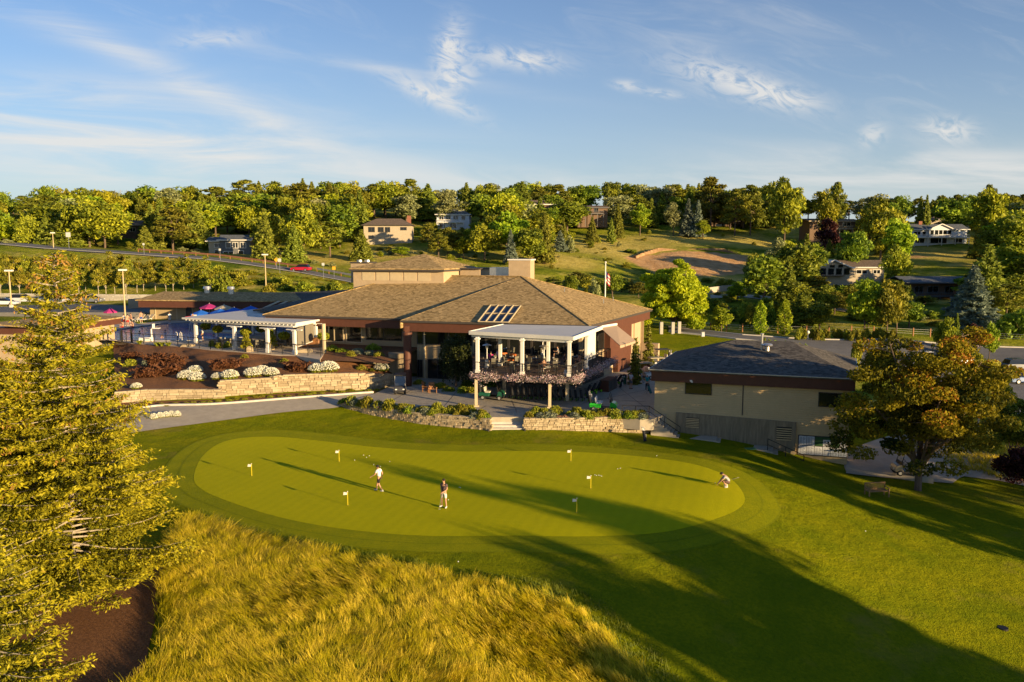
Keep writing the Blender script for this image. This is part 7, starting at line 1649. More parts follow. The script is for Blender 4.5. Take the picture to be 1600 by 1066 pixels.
# planter in front of the patio: dense mixed planting
def fill(fp, fz, n, t0, t1, lo_s, hi_s, nm):
    for i in range(n):
        t = lerp(t0, t1, (i+.5)/n)+r9.uniform(-.01, .01); s = r9.choice((.12, .42, .72, .9)); p = fp(s, t); z = fz(s, t); k = r9.random(); sz = r9.uniform(lo_s, hi_s)
        pr, w_ = (GR, 'yellow green shrub') if k < .42 else (PK, 'pinkish sedum') if k < .66 else (DG, 'dark green shrub') if k < .82 else (SV, 'grey green shrub')
        if pr is PK: sz *= .75
        place(pr[0], True, (p.x, p.y, z), i*1.7, (sz, sz, sz*(1.35 if k < .42 else 1.0)), 'one of the %ss in the planter %s' % (w_, nm), '%ss in the planter %s' % (w_, nm))
PK[0].location = (b1p(.1, .5).x, b1p(.1, .5).y, b1z(.1, .5)); PK[0].scale = (.5, .5, .4); PK[0]['label'] = 'pink sedum at the middle front of the curved planter'
fill(b1p, b1z, 100, .04, .985, .38, .74, 'left of the broad steps'); fill(b2p, b2z, 76, .03, .97, .38, .74, 'right of the broad steps')
for i, t in enumerate((.2, .36, .66, .8)): p = b1p(.7, t); place(GR[0], True, (p.x, p.y, b1z(.7, t)), i, (.8, .8, 1.2), '%s taller shrub from the left in the curved planter' % ORD[i], 'taller shrubs in the curved planter')
# plants under the club front and in the shade
for i, (u, v, s) in enumerate([(690, 606, .8), (700, 611, .7), (722, 613, .9), (735, 613, .8), (748, 612, .9), (680, 604, .6), (655, 600, .7), (760, 603, 1.0), (728, 603, .9)]):
    p = G(u, v, PZ); place(DG[0] if i % 3 else GR[0], True, p, i, (s, s, s*.9), '%s plant from the left in the shaded bed under the club front' % ORD[i], 'plants in the shaded bed under the club front')
# shrubs spilling down by the hut on the left
for i, (u, v, s) in enumerate([(150, 540, 1.1), (165, 535, .9), (178, 530, .8), (135, 550, 1.2), (190, 520, .6)]):
    p = G(u, v, 3.2); place(GR[0], True, p, i, (s, s, s), '%s shrub from the left on the slope below the tan hut' % ORD[i], 'shrubs below the tan hut')
for o_ in (BB, SV, GT): pass
# tall dry grass on the slope right of the maple
DP = [GP(u, v) for u, v in ((1500, 640), (1545, 618), (1560, 640), (1600, 668), (1640, 690), (1640, 760), (1560, 748), (1480, 725))]
o = blades(26000, 12, .3, .6, .3, .5, .016, [(p.x, p.y) for p in DP], 2600, 'dry_grass', gold_g, (.3, .5)); tag(o, 'tall dry golden grass on the slope right of the maple', 'grass', kind='stuff')
# ================================================================== PEOPLE
M_skin = mat('skin', (.46, .25, .15), .6, .08, 8.); M_hair = mat('dark_hair', (.03, .018, .012), .7, .2, 20.); M_shoe = mat('white_shoe', (.6, .58, .54), .6, .05)
CLO = {}
def cloth(name, col):
    if name not in CLO: CLO[name] = mat(name, col, .85, .08, 12., .1, 30.)
    return CLO[name]
def skinmesh(name, verts, edges, radii, sub=1):
    me = bpy.data.meshes.new('tmp'); me.from_pydata(verts, edges, []); o = bpy.data.objects.new('tmp', me); COL.objects.link(o)
    m = o.modifiers.new('s', 'SKIN'); m.use_smooth_shade = True
    for i, r in enumerate(radii): me.skin_vertices[0].data[i].radius = r if isinstance(r, tuple) else (r, r)
    me.skin_vertices[0].data[0].use_root = True
    s = o.modifiers.new('u', 'SUBSURF'); s.levels = sub; s.render_levels = sub
    dg = bpy.context.evaluated_depsgraph_get(); ev = o.evaluated_get(dg); n = bpy.data.meshes.new_from_object(ev); n.name = name
    bpy.data.objects.remove(o); bpy.data.meshes.remove(me); return n
# joints (x right, y forward, z up), height about 1.78
STAND = dict(pel=(0, 0, .95), wai=(0, 0, 1.10), che=(0, .01, 1.32), nec=(0, 0, 1.49), chin=(0, .02, 1.57), hed=(0, .02, 1.66), top=(0, .0, 1.745),
    shL=(-.18, 0, 1.43), elL=(-.25, -.03, 1.14), wrL=(-.25, .08, .90), shR=(.18, 0, 1.43), elR=(.25, -.03, 1.14), wrR=(.25, .08, .90),
    hiL=(-.10, 0, .90), knL=(-.11, .03, .50), anL=(-.11, -.02, .09), toL=(-.13, .14, .04), hiR=(.10, 0, .90), knR=(.11, .03, .50), anR=(.11, -.02, .09), toR=(.13, .14, .04))
def person(label, loc, rz, pose=None, top='white_polo', topc=(.7, .7, .7), bot='dark_shorts', botc=(.02, .02, .025), shorts=True, hair=True, cap=None, hold=None, group=None, sc=1., shoe=None, sleeves=True, bare=False, dress=False):
    J = dict(STAND); J.update(pose or {}); V = {k: Vector(v) for k, v in J.items()}; root = thing('person', label, 'person', loc, rz, group); root.scale = (sc, sc, sc)
    names = list(V); vs = [V[k] for k in names]; ix = {k: i for i, k in enumerate(names)}
    E = [('pel', 'wai'), ('wai', 'che'), ('che', 'nec'), ('nec', 'chin'), ('chin', 'hed'), ('hed', 'top'), ('che', 'shL'), ('shL', 'elL'), ('elL', 'wrL'), ('che', 'shR'), ('shR', 'elR'), ('elR', 'wrR'), ('pel', 'hiL'), ('hiL', 'knL'), ('knL', 'anL'), ('anL', 'toL'), ('pel', 'hiR'), ('hiR', 'knR'), ('knR', 'anR'), ('anR', 'toR')]
    rad = dict(pel=(.135, .10), wai=(.125, .092), che=(.15, .105), nec=(.058, .058), chin=(.062, .07), hed=(.078, .094), top=(.06, .07), shL=(.062, .062), shR=(.062, .062), elL=(.042, .042), elR=(.042, .042), wrL=(.028, .028), wrR=(.028, .028), hiL=(.085, .085), hiR=(.085, .085), knL=(.056, .056), knR=(.056, .056), anL=(.038, .038), anR=(.038, .038), toL=(.035, .03), toR=(.035, .03))
    ed = [(ix[a], ix[b]) for a, b in E]; rr = [rad[k] for k in names]
    # hands: palm and five fingers
    for s in ('L', 'R'):
        w, e = V['wr'+s], V['el'+s]; d = (w-e).normalized(); side = d.cross(Vector((0, 1, .1)))
        if side.length < .1: side = Vector((1, 0, 0))
        side.normalize(); nrm = d.cross(side).normalized(); p = w+d*.075; vs.append(p); rr.append((.036, .020)); ip = len(vs)-1; ed.append((ix['wr'+s], ip))
        for k, (o_, ln) in enumerate(((-.030, .066), (-.010, .078), (.011, .072), (.030, .056))):
            a = p+side*o_+d*.03; b = a+d*ln*.55+nrm*.012; c = b+d*ln*.40+nrm*.030
            vs += [a, b, c]; rr += [(.0105, .0105), (.0095, .0095), (.007, .007)]; n = len(vs); ed += [(ip, n-3), (n-3, n-2), (n-2, n-1)]
        a = w+d*.045-side*.035; b = a+d*.035-side*.018+nrm*.012; vs += [a, b]; rr += [(.012, .012), (.008, .008)]; n = len(vs); ed += [(ip, n-2), (n-2, n-1)]
    me = skinmesh('body', [tuple(v) for v in vs], ed, rr, 1); me.materials.clear(); me.materials.append(M_skin)
    # face: nose, ears, brow and mouth joined into the body mesh
    bm = bmesh.new(); bm.from_mesh(me); h = V['hed']; up = (V['top']-V['chin']).normalized(); fw = Vector((0, 1, 0)); fw = (fw-up*fw.dot(up)).normalized(); rt = fw.cross(up)
    def lump(c, s):
        M = Matrix.Translation(c) @ Matrix((( *rt, 0), (*fw, 0), (*up, 0), (0, 0, 0, 1))).transposed().to_4x4(); bmesh.ops.create_icosphere(bm, subdivisions=1, radius=1, matrix=Matrix.Translation(c) @ Matrix.Diagonal((*s, 1)))
    lump(h+fw*.100-up*.004, (.013, .020, .022)); lump(h+rt*.083, (.012, .02, .03)); lump(h-rt*.083, (.012, .02, .03)); lump(h+fw*.088-up*.045, (.026, .012, .008)); bm.to_mesh(me); bm.free()
    me.polygons.foreach_set('use_smooth', [True]*len(me.polygons)); body = meshobj('body', me, root)
    q = MB()
    for s in (-1, 1): q.ball(h+fw*.088+rt*s*.033+up*.016, .011, 6, 4)
    q.build('eyes', M_hair, root, world=False)
    if not bare:
        sv = ['pel', 'wai', 'che', 'shL', 'shR']; P_ = [V['pel'].lerp(V['wai'], .1), V['wai'], V['che'], V['shL'], V['shR'], V['che'].lerp(V['nec'], .62)]; R_ = [(.158, .125), (.150, .118), (.172, .125), (.082, .082), (.082, .082), (.09, .08)]; e_ = [(0, 1), (1, 2), (2, 3), (2, 4), (2, 5)]
        if sleeves: P_ += [V['shL'].lerp(V['elL'], .65), V['shR'].lerp(V['elR'], .65)]; R_ += [(.066, .066)]*2; e_ += [(3, 6), (4, 7)]
        m2 = skinmesh('shirt', [tuple(p) for p in P_], e_, R_, 1); m2.materials.clear(); m2.materials.append(cloth(top, topc)); m2.polygons.foreach_set('use_smooth', [True]*len(m2.polygons)); meshobj('shirt', m2, root)
    f = .88 if shorts else 0; P_ = [V['pel'].lerp(V['wai'], .35), V['pel'], V['hiL'], V['hiR']]; R_ = [(.146, .115), (.155, .122), (.105, .110), (.105, .110)]; e_ = [(0, 1), (1, 2), (1, 3)]
    if shorts: P_ += [V['hiL'].lerp(V['knL'], .86), V['hiR'].lerp(V['knR'], .86)]; R_ += [(.092, .092)]*2; e_ += [(2, 4), (3, 5)]
    else: P_ += [V['knL'], V['knR'], V['anL'], V['anR']]; R_ += [(.072, .072)]*2+[(.056, .056)]*2; e_ += [(2, 4), (3, 5), (4, 6), (5, 7)]
    m3 = skinmesh('trousers', [tuple(p) for p in P_], e_, R_, 1); m3.materials.clear(); m3.materials.append(cloth(bot, botc)); m3.polygons.foreach_set('use_smooth', [True]*len(m3.polygons)); meshobj('shorts' if shorts else 'trousers', m3, root)
    for s in ('L', 'R'):
        a, t_ = V['an'+s], V['to'+s]; q = MB(); d = (t_-a); d.z = 0; ang = math.atan2(d.y, d.x) if d.length > .01 else PI/2; c = a.lerp(t_, .45); q.ball((c.x, c.y, a.z-.04), (.135, .052, .052), 10, 6, rz=ang); q.ball((a.x, a.y, a.z-.01), (.052, .045, .06), 8, 5); q.build('shoe', shoe or M_shoe, root, smooth=True, world=False)
    q = MB(); q.ball(h+up*.028-fw*.022, (.093, .104, .088), 12, 8)
    if cap is None: q.build('hair', M_hair, root, smooth=True, world=False)
    else:
        q = MB(); q.ball(h+up*.040-fw*.006, (.097, .110, .076), 12, 8); q.ball(h+up*.040+fw*.115, (.065, .07, .012), 10, 4); q.build('cap', cap, root, smooth=True, world=False)
        q = MB(); q.ball(h-fw*.035, (.083, .07, .075), 10, 6); q.build('hair', M_hair, root, smooth=True, world=False)
    return root
M_cap = mat('dark_cap', (.025, .022, .022), .8, .1); M_capw = mat('white_cap', (.65, .63, .6), .8, .05)
def putter(root_label, a, b, head=True, name='golf_club', cat='golf club'):
    a, b = Vector(a), Vector(b); root = thing(name, root_label, cat, tuple(b)); q = MB(); q.tube([a, b], .008, 6); q.build('shaft', M_galv, root); q = MB(); q.tube([a, a.lerp(b, .25)], .014, 6); q.build('grip', M_black, root); q = MB(); q.box(b+Vector((.04, 0, .02)), (.12, .035, .03)); q.build('club_head', M_galv, root); return root
# the walker
gz = lambda p: max(H(p.x, p.y), 0)+.036
p = G(593, 769, 0); p.z = gz(p)
walk = dict(pel=(0, 0, .93), wai=(0, .02, 1.08), che=(0, .05, 1.30), nec=(0, .06, 1.46), chin=(0, .10, 1.53), hed=(0, .11, 1.61), top=(0, .10, 1.70), shL=(-.17, .06, 1.41), elL=(-.26, .16, 1.16), wrL=(-.27, .37, 1.03), shR=(.17, .04, 1.41), elR=(.24, -.10, 1.16), wrR=(.23, -.06, .93), hiL=(-.10, 0, .89), knL=(-.10, -.02, .50), anL=(-.10, -.28, .14), toL=(-.10, -.15, .05), hiR=(.10, .02, .89), knR=(.10, .20, .50), anR=(.10, .28, .09), toR=(.11, .44, .06))
person('man striding across the green in white polo, black shorts and dark cap', tuple(p), R(68), walk, 'white_polo', (.72, .70, .66), 'black_shorts', (.018, .016, .018), cap=M_cap)
# the putter
p = G(694, 794.5, 0); p.z = gz(p)
stp_ = dict(shL=(-.18, 0, 1.42), elL=(-.24, .02, 1.15), wrL=(-.10, .26, 1.02), shR=(.18, 0, 1.42), elR=(.30, -.12, 1.20), wrR=(.17, .02, .98), anL=(-.16, 0, .09), toL=(-.20, .16, .04), anR=(.17, -.03, .09), toR=(.24, .12, .04), knL=(-.13, .03, .5), knR=(.14, .02, .5), hed=(.0, .03, 1.655), chin=(0, .03, 1.565))
person('older man standing on the green in dark grey shirt and white shorts', tuple(p), R(150), stp_, 'charcoal_polo', (.10, .065, .07), 'white_shorts', (.62, .58, .50))
M150 = Matrix.Rotation(R(150), 3, 'Z'); hp = Vector(p)+M150 @ Vector((-.07, .30, .93)); putter('putter held low by the man in dark grey shirt', hp+Vector((0, 0, .05)), (hp.x-.18, hp.y-.15, p.z+.02))
# the croucher
p = G(1136, 762.5, -.08); p.z = H(p.x, p.y)+.036
cr_ = dict(pel=(0, -.12, .36), wai=(0, -.06, .50), che=(0, .10, .68), nec=(0, .22, .80), chin=(0, .30, .84), hed=(0, .35, .89), top=(0, .38, .975), shL=(-.17, .16, .74), elL=(-.22, .36, .52), wrL=(-.16, .52, .34), shR=(.17, .16, .74), elR=(.23, .34, .50), wrR=(.15, .55, .22), hiL=(-.10, -.08, .34), knL=(-.17, .30, .46), anL=(-.15, .02, .10), toL=(-.17, .17, .04), hiR=(.10, -.08, .34), knR=(.17, .32, .36), anR=(.15, .0, .12), toR=(.17, .15, .04))
person('man crouching at the right end of the green in grey polo and dark cap', tuple(p), R(82), cr_, 'grey_polo', (.36, .35, .34), 'brown_shorts', (.12, .07, .06), cap=M_cap)
p = G(1148, 748, -.1); p.z = H(p.x, p.y)+.05; putter('putter lying on the collar behind the crouching man', (p.x-.5, p.y-.4, p.z), (p.x+.25, p.y+.2, p.z))
# by the shop corner
p = G(985.5, 608, PZ); person('man in pale polo and grey shorts seen from the side by the shop corner', tuple(p), R(-50), dict(elL=(-.24, .02, 1.16), wrL=(-.18, .24, 1.10), elR=(.24, .02, 1.16), wrR=(.18, .24, 1.12)), 'pale_polo', (.55, .56, .62), 'grey_shorts', (.12, .12, .14), shoe=M_fascia)
p = G(1002, 600, PZ); person('person in blue shirt and grey trousers leaning forward by the golf carts', tuple(p), R(60), dict(che=(0, .16, 1.26), wai=(0, .06, 1.08), nec=(0, .24, 1.40), chin=(0, .30, 1.45), hed=(0, .33, 1.52), top=(0, .34, 1.61), shL=(-.17, .18, 1.35), elL=(-.22, .35, 1.15), wrL=(-.2, .55, 1.1), shR=(.17, .18, 1.35), elR=(.22, .35, 1.15), wrR=(.2, .55, 1.12), anL=(-.1, -.35, .1), toL=(-.1, -.2, .05), knL=(-.1, -.12, .5), knR=(.1, .22, .5), anR=(.1, .3, .09), toR=(.1, .45, .05)), 'blue_shirt', (.02, .17, .32), 'grey_trousers', (.33, .31, .33), shorts=False, cap=M_capw)
p = G(1011, 611, PZ); person('woman in turquoise top, black leggings and pale visor by the shop wall', tuple(p), R(20), dict(elL=(-.22, .04, 1.16), wrL=(-.15, .22, 1.08), elR=(.24, -.02, 1.15), wrR=(.26, .05, .92), anL=(-.13, 0, .09), anR=(.15, 0, .09)), 'turquoise_top', (.03, .30, .33), 'black_leggings', (.015, .015, .02), shorts=False, cap=M_capw, sc=.95)
SIT = dict(pel=(0, 0, .50), wai=(0, .0, .64), che=(0, .04, .86), nec=(0, .06, 1.03), chin=(0, .09, 1.10), hed=(0, .10, 1.19), top=(0, .08, 1.275), shL=(-.17, .04, .97), elL=(-.23, .14, .74), wrL=(-.15, .36, .74), shR=(.17, .04, .97), elR=(.23, .14, .74), wrR=(.15, .36, .76), hiL=(-.10, .04, .48), knL=(-.12, .44, .50), anL=(-.12, .44, .10), toL=(-.13, .58, .05), hiR=(.10, .04, .48), knR=(.12, .44, .50), anR=(.12, .42, .10), toR=(.13, .56, .05))
def tz(u, v, z=4.12): return tuple(G(u, v, z))
for (u, v, rz, cn, cc, lb, st_) in [(767, 570, 10, 'magenta_top', (.55, .03, .22), 'seated woman in a magenta top at the left end of the terrace', SIT), (777, 566, -60, 'checked_shirt', (.55, .32, .34), 'seated man in a pink checked shirt left on the terrace', SIT), (881, 572, -80, 'dark_top', (.06, .04, .05), 'seated person in a dark top by the roller screen on the terrace', SIT), (850, 582, 20, 'brown_top', (.20, .10, .06), 'seated person in brown behind the wooden bar ledge', SIT), (906, 574, 60, 'rose_top', (.45, .25, .22), 'person in a rose top seated by the terrace side rail', SIT), (912, 570, 150, 'navy_top', (.04, .05, .12), 'person in navy seated at the right corner of the terrace', SIT), (885, 556, 200, 'white_top', (.5, .48, .45), 'diner in white at the back of the terrace', SIT), (872, 560, 90, 'grey_top', (.2, .2, .2), 'diner in grey at the back of the terrace', SIT)]:
    person(lb, tz(u, v), R(rz), st_, cn, cc, 'dark_shorts', (.04, .035, .03), group=None)
# pool people
M_sw = M_black
poolp = [(731.5, 0)]
for (u, v, rz, kw, lb) in [(317, 533.5, 100, dict(top='white_tee', topc=(.6, .6, .6), bot='black_shorts', botc=(.018, .016, .018)), 'boy in white tee and dark shorts walking at the near pool edge'), (265.5, 506, 60, dict(top='pale_blue_tee', topc=(.45, .55, .6), bot='white_shorts', botc=(.62, .58, .50)), 'person in a pale blue top walking on the far pool deck'), (194, 509.5, 0, dict(top='white_tee', topc=(.6, .6, .6), bot='red_shorts', botc=(.4, .03, .02)), 'leftmost bather standing by the pool end, in white'), (200, 510, 40, dict(bare=True, bot='red_shorts', botc=(.4, .03, .02)), 'bare-chested bather in red shorts in the group by the pool end'), (205, 508, -30, dict(bare=True, bot='black_shorts', botc=(.018, .016, .018)), 'bare-chested bather in black shorts in the group by the pool end'), (221, 504.5, 30, dict(bare=True, bot='blue_shorts', botc=(.03, .08, .3)), 'bather in blue shorts beside the loungers')]:
    person(lb, tuple(G(u, v, PD)), R(rz), None, **kw)
for (u, v, lb) in [(192, 512, 'bather sitting on the pool end, nearest the hut'), (208, 512, 'bather sitting on the pool end, right of the standing group')]: person(lb, (G(u, v, PD).x, G(u, v, PD).y, PD-.38), R(150), SIT, bare=True, bot='red_shorts', botc=(.4, .03, .02))
for i, (u, v) in enumerate([(258, 518.5), (218, 519.5), (222, 512), (334, 524), (253, 526), (236, 527)]):
    p = G(u, v, PD); person('%s swimmer from the left with head and shoulders above the pool water' % ['third', 'first', 'second', 'sixth', 'fifth', 'fourth'][i], (p.x, p.y, PD-1.52), R(i*50), None, bare=True, bot='blue_shorts', botc=(.03, .08, .3), group='swimmers in the pool')
# ================================================================== THINGS ON THE GREEN
M_yel = mat('yellow_flagstick', (.65, .50, .02), .5, .05); M_ball = mat('white_ball', (.75, .73, .68), .4, .02)
for i, (u, vt, vb, lb, fw) in enumerate([(393.5, 729, 745, 'short yellow flagstick at the left end of the green with white and dark flag', 1), (530, 706, 722, 'short yellow flagstick at the far left side of the green, behind the walker', 0), (543.5, 772, 791, 'short yellow flagstick nearest left of the walking man', 1), (892, 709, 722, 'short yellow flagstick nearest the stone wall', 0), (923, 747, 765, 'short yellow flagstick in the middle of the three at the right', 0), (901, 786, 803, 'short yellow flagstick nearest the camera, in the shade', 1)]):
    p = G(u, vb, 0); p.z = H(p.x, p.y)+.036; root = thing('flagstick', lb, 'flagstick', tuple(p), 0, 'practice flagsticks'); hh = .82; q = MB(); q.tube([(0, 0, -.05), (0, 0, hh)], .020, 6); q.build('stick', M_yel, root, world=False)
    q = MB(); q.add([(0, 0, hh-.02), (-.24, .03, hh+.0), (-.26, -.02, hh-.17), (0, 0, hh-.16)], [(0, 1, 2, 3)]); q.add([(0, 0, hh), (-.1, .04, hh), (-.11, .04, hh-.18), (0, 0, hh-.18)], [(0, 1, 2, 3)], 1); q.build('flag', [M_white, M_black], root, world=False); q = MB(); q.ball((0, 0, hh+.03), .035, 8, 5); q.build('finial', M_white, root, world=False)
    q = MB(); q.tube([(0, 0, -.03), (0, 0, .004)], .055, 12); q.build('cup', M_black, root, world=False)
bl = [(554, 720), (568, 712), (572.5, 715.5), (584, 727), (594.5, 730), (609, 722), (717.5, 763), (719.5, 763.5), (700.5, 783), (929.5, 744), (932, 745), (935.5, 744.5), (937.5, 745.5), (940, 746), (965, 734.5), (969, 733.5), (1117.5, 756), (1026, 713), (716, 886), (694, 931), (1354, 799), (577, 713)]
bd = {6: 'by the standing man', 8: 'at the heel of the standing man', 16: 'in front of the crouching man', 17: 'on the fringe by the far right edge', 18: 'on the rough below the green', 19: 'deep in the fescue', 20: 'on the shaded lawn below the bench'}
for i, (u, v) in enumerate(bl):
    p = G(u, v, 0 if v < 850 and u < 1200 else -.3); p.z = H(p.x, p.y); q = MB(); q.ball((0, 0, 0), .028, 10, 7); o = q.build('golf_ball', M_ball, smooth=True); o.location = (p.x, p.y, p.z+.036+.028)
    g_ = 'golf balls scattered left of the green behind the walker' if i < 6 or i == 21 else 'row of golf balls between the two right flagsticks' if 9 <= i <= 13 else 'pair of golf balls right of the row' if i in (14, 15) else 'golf balls'
    if i == 7: g_ = 'golf balls'; bd[7] = 'twin ball right beside another, near the standing man'
    tag(o, ('white golf ball '+bd[i]) if i in bd else 'one of the '+g_, 'golf ball', g_)
p = G(1024, 713, 0)
# sprinkler cover and valve box
p = GP(1567, 982, -3); q = MB(); q.tube([(p.x, p.y, p.z-.05), (p.x, p.y, p.z+.05)], .24, 16); tag(q.build('drain_cover', M_black), 'round dark drain cover on the lawn at the lower right', 'drain cover')
p = GP(1172, 702, -.8); q = MB(); q.box((p.x, p.y, p.z+.03), (.9, .45, .1), .1); tag(q.build('valve_box', mat('green_plastic', (.10, .22, .08), .6)), 'flat green valve box lid on the lawn below the shop steps', 'valve box')
# teak bench
p = GP(1370, 776, -2); root = thing('teak_bench', 'slatted teak bench on the shaded lawn left of the maple', 'bench', tuple(p), R(8))
M_teak = mat('teak', (.30, .17, .07), .7, .25, 3., .1, stretch=(1, 1, 5))
q = MB()
for k in range(5): q.box((0, .0-.22+k*.11, .43), (1.55, .085, .03))
q.build('seat', M_teak, root, world=False); q = MB()
for k in range(15): q.box((-.70+k*.10, .30, .68), (.055, .02, .44))
q.box((0, .30, .92), (1.55, .05, .08)); q.box((0, .30, .46), (1.55, .05, .06)); q.build('backrest', M_teak, root, world=False)
for x in (-.74, .74):
    q = MB(); q.box((x, .30, .47), (.07, .07, .94)); q.build('leg', M_teak, root, world=False); q = MB(); q.box((x, -.26, .32), (.07, .07, .64)); q.build('leg', M_teak, root, world=False); q = MB(); q.box((x, .02, .65), (.08, .62, .04)); q.build('armrest', M_teak, root, world=False)
# golf bags
M_bagw = mat('white_nylon', (.50, .46, .44), .7, .1, 6.); M_bagk = mat('black_nylon', (.02, .02, .022), .7, .15, 6.); M_bagt = mat('teal_nylon', (.03, .16, .2), .7, .1)
def bag(label, loc, rz, tilt=.5, m1=None, m2=None, cat='golf bag', stand=True, parent=None, s=1.):
    root = thing('golf_bag', label, cat, loc, rz) if parent is None else None; top = Vector((math.sin(tilt)*.9, 0, math.cos(tilt)*.9))*s
    q = MB(); q.tube([(0, 0, .04), tuple(top*.5), tuple(top)], [.13*s, .125*s, .12*s], 12); q.tube([tuple(top), tuple(top*1.04)], [.14*s, .14*s], 12, 1); q.ball(tuple(top*.45+Vector((.05, -.12, 0))), (.07, .07, .2), 8, 6, 1)
    if parent is None: b_ = q.build('bag_body', [m1 or M_bagw, m2 or M_bagk], root, world=False); tgt = root
    q2 = MB(); r = random.Random(int(loc[0]*10))
    for k in range(7): a = k*.9; o_ = Vector((math.cos(a)*.06, math.sin(a)*.06, 0)); e = top*(1.28+.12*r.random())+o_*2.2; q2.tube([tuple(top+o_), tuple(e)], .008, 4); q2.ball(tuple(e), (.035, .05, .035), 6, 4, k % 2)
    q2.build('clubs', [M_galv, M_white], root, world=False)
    if stand:
        q3 = MB(); h_ = top*.8; q3.tube([tuple(h_), (top.x+.35, .22, .02)], .009, 4); q3.tube([tuple(h_), (top.x+.35, -.22, .02)], .009, 4); q3.build('stand_legs', M_black, root, world=False)
    return root
p = GP(1008, 690, -.3); bag('black and white golf bag leaning on its stand in front of the planter corner', tuple(p), R(100), .5, M_bagk, M_bagw)
# ================================================================== GOLF CARTS
M_tyre = mat('tyre_rubber', (.018, .017, .016), .85, .2); M_rim = mat('wheel_rim', (.45, .44, .42), .4, .1, metal=.5); M_seat = mat('cream_vinyl', (.50, .46, .38), .6, .06); M_plk = mat('black_plastic', (.025, .024, .024), .5, .15)
def wheel(root, c, r=.23, w=.2, rim=None, axis='x'):
    c = Vector(c); a = Vector((0, w/2, 0)); q = MB(); q.tube([c-a, c-a*.7, c+a*.7, c+a], [r*.86, r, r, r*.86], 16); t_ = q.build('wheel', M_tyre, root, world=False); q = MB(); q.tube([c-a*1.03, c+a*1.03], r*.55, 12); q.build('rim', rim or M_rim, t_, world=False); return t_
def golf_cart(label, loc, rz, body, roof=None, seat=None, bags=True, windshield=True, posts=None):
    """nose towards +x, 2.4 m long"""
    root = thing('golf_cart', label, 'golf cart', loc, rz); q = MB()
    q.prism([(-1.15, -.52), (1.12, -.52), (1.12, .52), (-1.15, .52)], .24, .34); q.build('floor', M_plk, root, world=False)
    # front cowl: stepped profile
    def profile(pts, y0, y1, name, m, inset=.05):
        n = len(pts); q = MB(); q.add([(x, y0+inset, z) for x, z in pts]+[(x, y0, z*1) for x, z in pts], []); vs = [(x, y0, z) for x, z in pts]+[(x, y1, z) for x, z in pts]
        q = MB(); q.add(vs, [tuple(range(n)), tuple(range(n, 2*n))[::-1]]+[((i+1) % n, i, n+i, n+(i+1) % n) for i in range(n)]); return q.build(name, m, root, world=False, bevel=.035)
    profile([(.50, .34), (1.14, .34), (1.22, .42), (1.20, .62), (1.02, .80), (.78, .86), (.66, .84), (.60, .5)], -.54, .54, 'front_cowl', body)
    profile([(-1.18, .36), (-.18, .36), (-.16, .62), (-.30, .68), (-1.12, .74), (-1.22, .66)], -.56, .56, 'rear_body', body)
    s = seat or M_seat; q = MB(); q.box((-.36, 0, .76), (.52, .98, .14)); q.build('seat', s, root, world=False, bevel=.03); q = MB(); q.box((-.66, 0, 1.02), (.12, .98, .42), ry=-.15); q.build('seat_back', s, root, world=False, bevel=.03)
    q = MB(); q.box((.62, 0, .95), (.10, .96, .24)); q.build('dashboard', M_plk, root, world=False)
    q = MB(); q.tube([(.55, .24, .9), (.34, .24, 1.12)], .02, 6); 
    for k in range(12): a0, a1 = k*PI/6, (k+1)*PI/6; q.tube([(.34+.10*math.cos(a0), .24+.17*math.sin(a0), 1.12+.13*math.cos(a0)), (.34+.10*math.cos(a1), .24+.17*math.sin(a1), 1.12+.13*math.cos(a1))], .014, 4, cap=False)
    q.build('steering_wheel', M_plk, root, world=False)
    for x in (.80, -.80):
        for y in (-.48, .48): wheel(root, (x, y, .23))
    for y in (-.36, .36): q = MB(); q.box((1.20, y, .56), (.06, .18, .10)); q.build('headlight', M_white, root, world=False)
    if roof:
        for x0, x1 in ((.74, .50), (-.96, -.80)):
            for y in (-.50, .50): q = MB(); q.tube([(x0, y, .7), (x1, y, 1.80)], .02, 6); q.build('roof_post', posts or M_black, root, world=False)
        q = MB(); q.box((-.14, 0, 1.84), (1.72, 1.14, .07)); q.box((-.14, 0, 1.885), (1.5, .95, .03)); q.build('roof', roof, root, world=False, bevel=.02)
    if windshield: q = MB(); q.add([(.76, -.48, .86), (.76, .48, .86), (.55, .48, 1.55 if not roof else 1.75), (.55, -.48, 1.55 if not roof else 1.75)], [(0, 1, 2, 3)]); q.build('windshield', M_scr, root, world=False); q = MB(); q.beam((.76, -.48, .86), (.54, -.48, 1.6), .03, .03); q.beam((.76, .48, .86), (.54, .48, 1.6), .03, .03); q.beam((.54, -.48, 1.6), (.54, .48, 1.6), .03, .03); q.build('windshield_frame', M_black, root, world=False)
    if bags:
        for y in (-.25, .27): 
            q = MB(); q.tube([(-1.10, y, .55), (-1.22, y, 1.4)], [.13, .14], 10, 0); b_ = q.build('golf_bag', M_bagk if y < 0 else M_bagw, root, world=False)
            q = MB()
            for k in range(5): q.tube([(-1.22, y+.03*(k-2), 1.4), (-1.26-.01*k, y+.05*(k-2), 1.62+.04*(k % 3))], .012, 4); q.ball((-1.26-.01*k, y+.05*(k-2), 1.64+.04*(k % 3)), .035, 6, 4)
            q.build('clubs', M_galv, b_, world=False)
    return root
M_scr, t = newmat('clear_screen'); o_ = N('ShaderNodeOutputMaterial', t); g_ = N('ShaderNodeBsdfGlossy', t); g_.inputs['Roughness'].default_value = .05; tr_ = N('ShaderNodeBsdfTransparent', t); tr_.inputs[0].default_value = (.75, .78, .78, 1); ms = N('ShaderNodeMixShader', t); ms.inputs[0].default_value = .12; LK(tr_.outputs[0], ms.inputs[1], t); LK(g_.outputs[0], ms.inputs[2], t); LK(ms.outputs[0], o_.inputs[0], t)
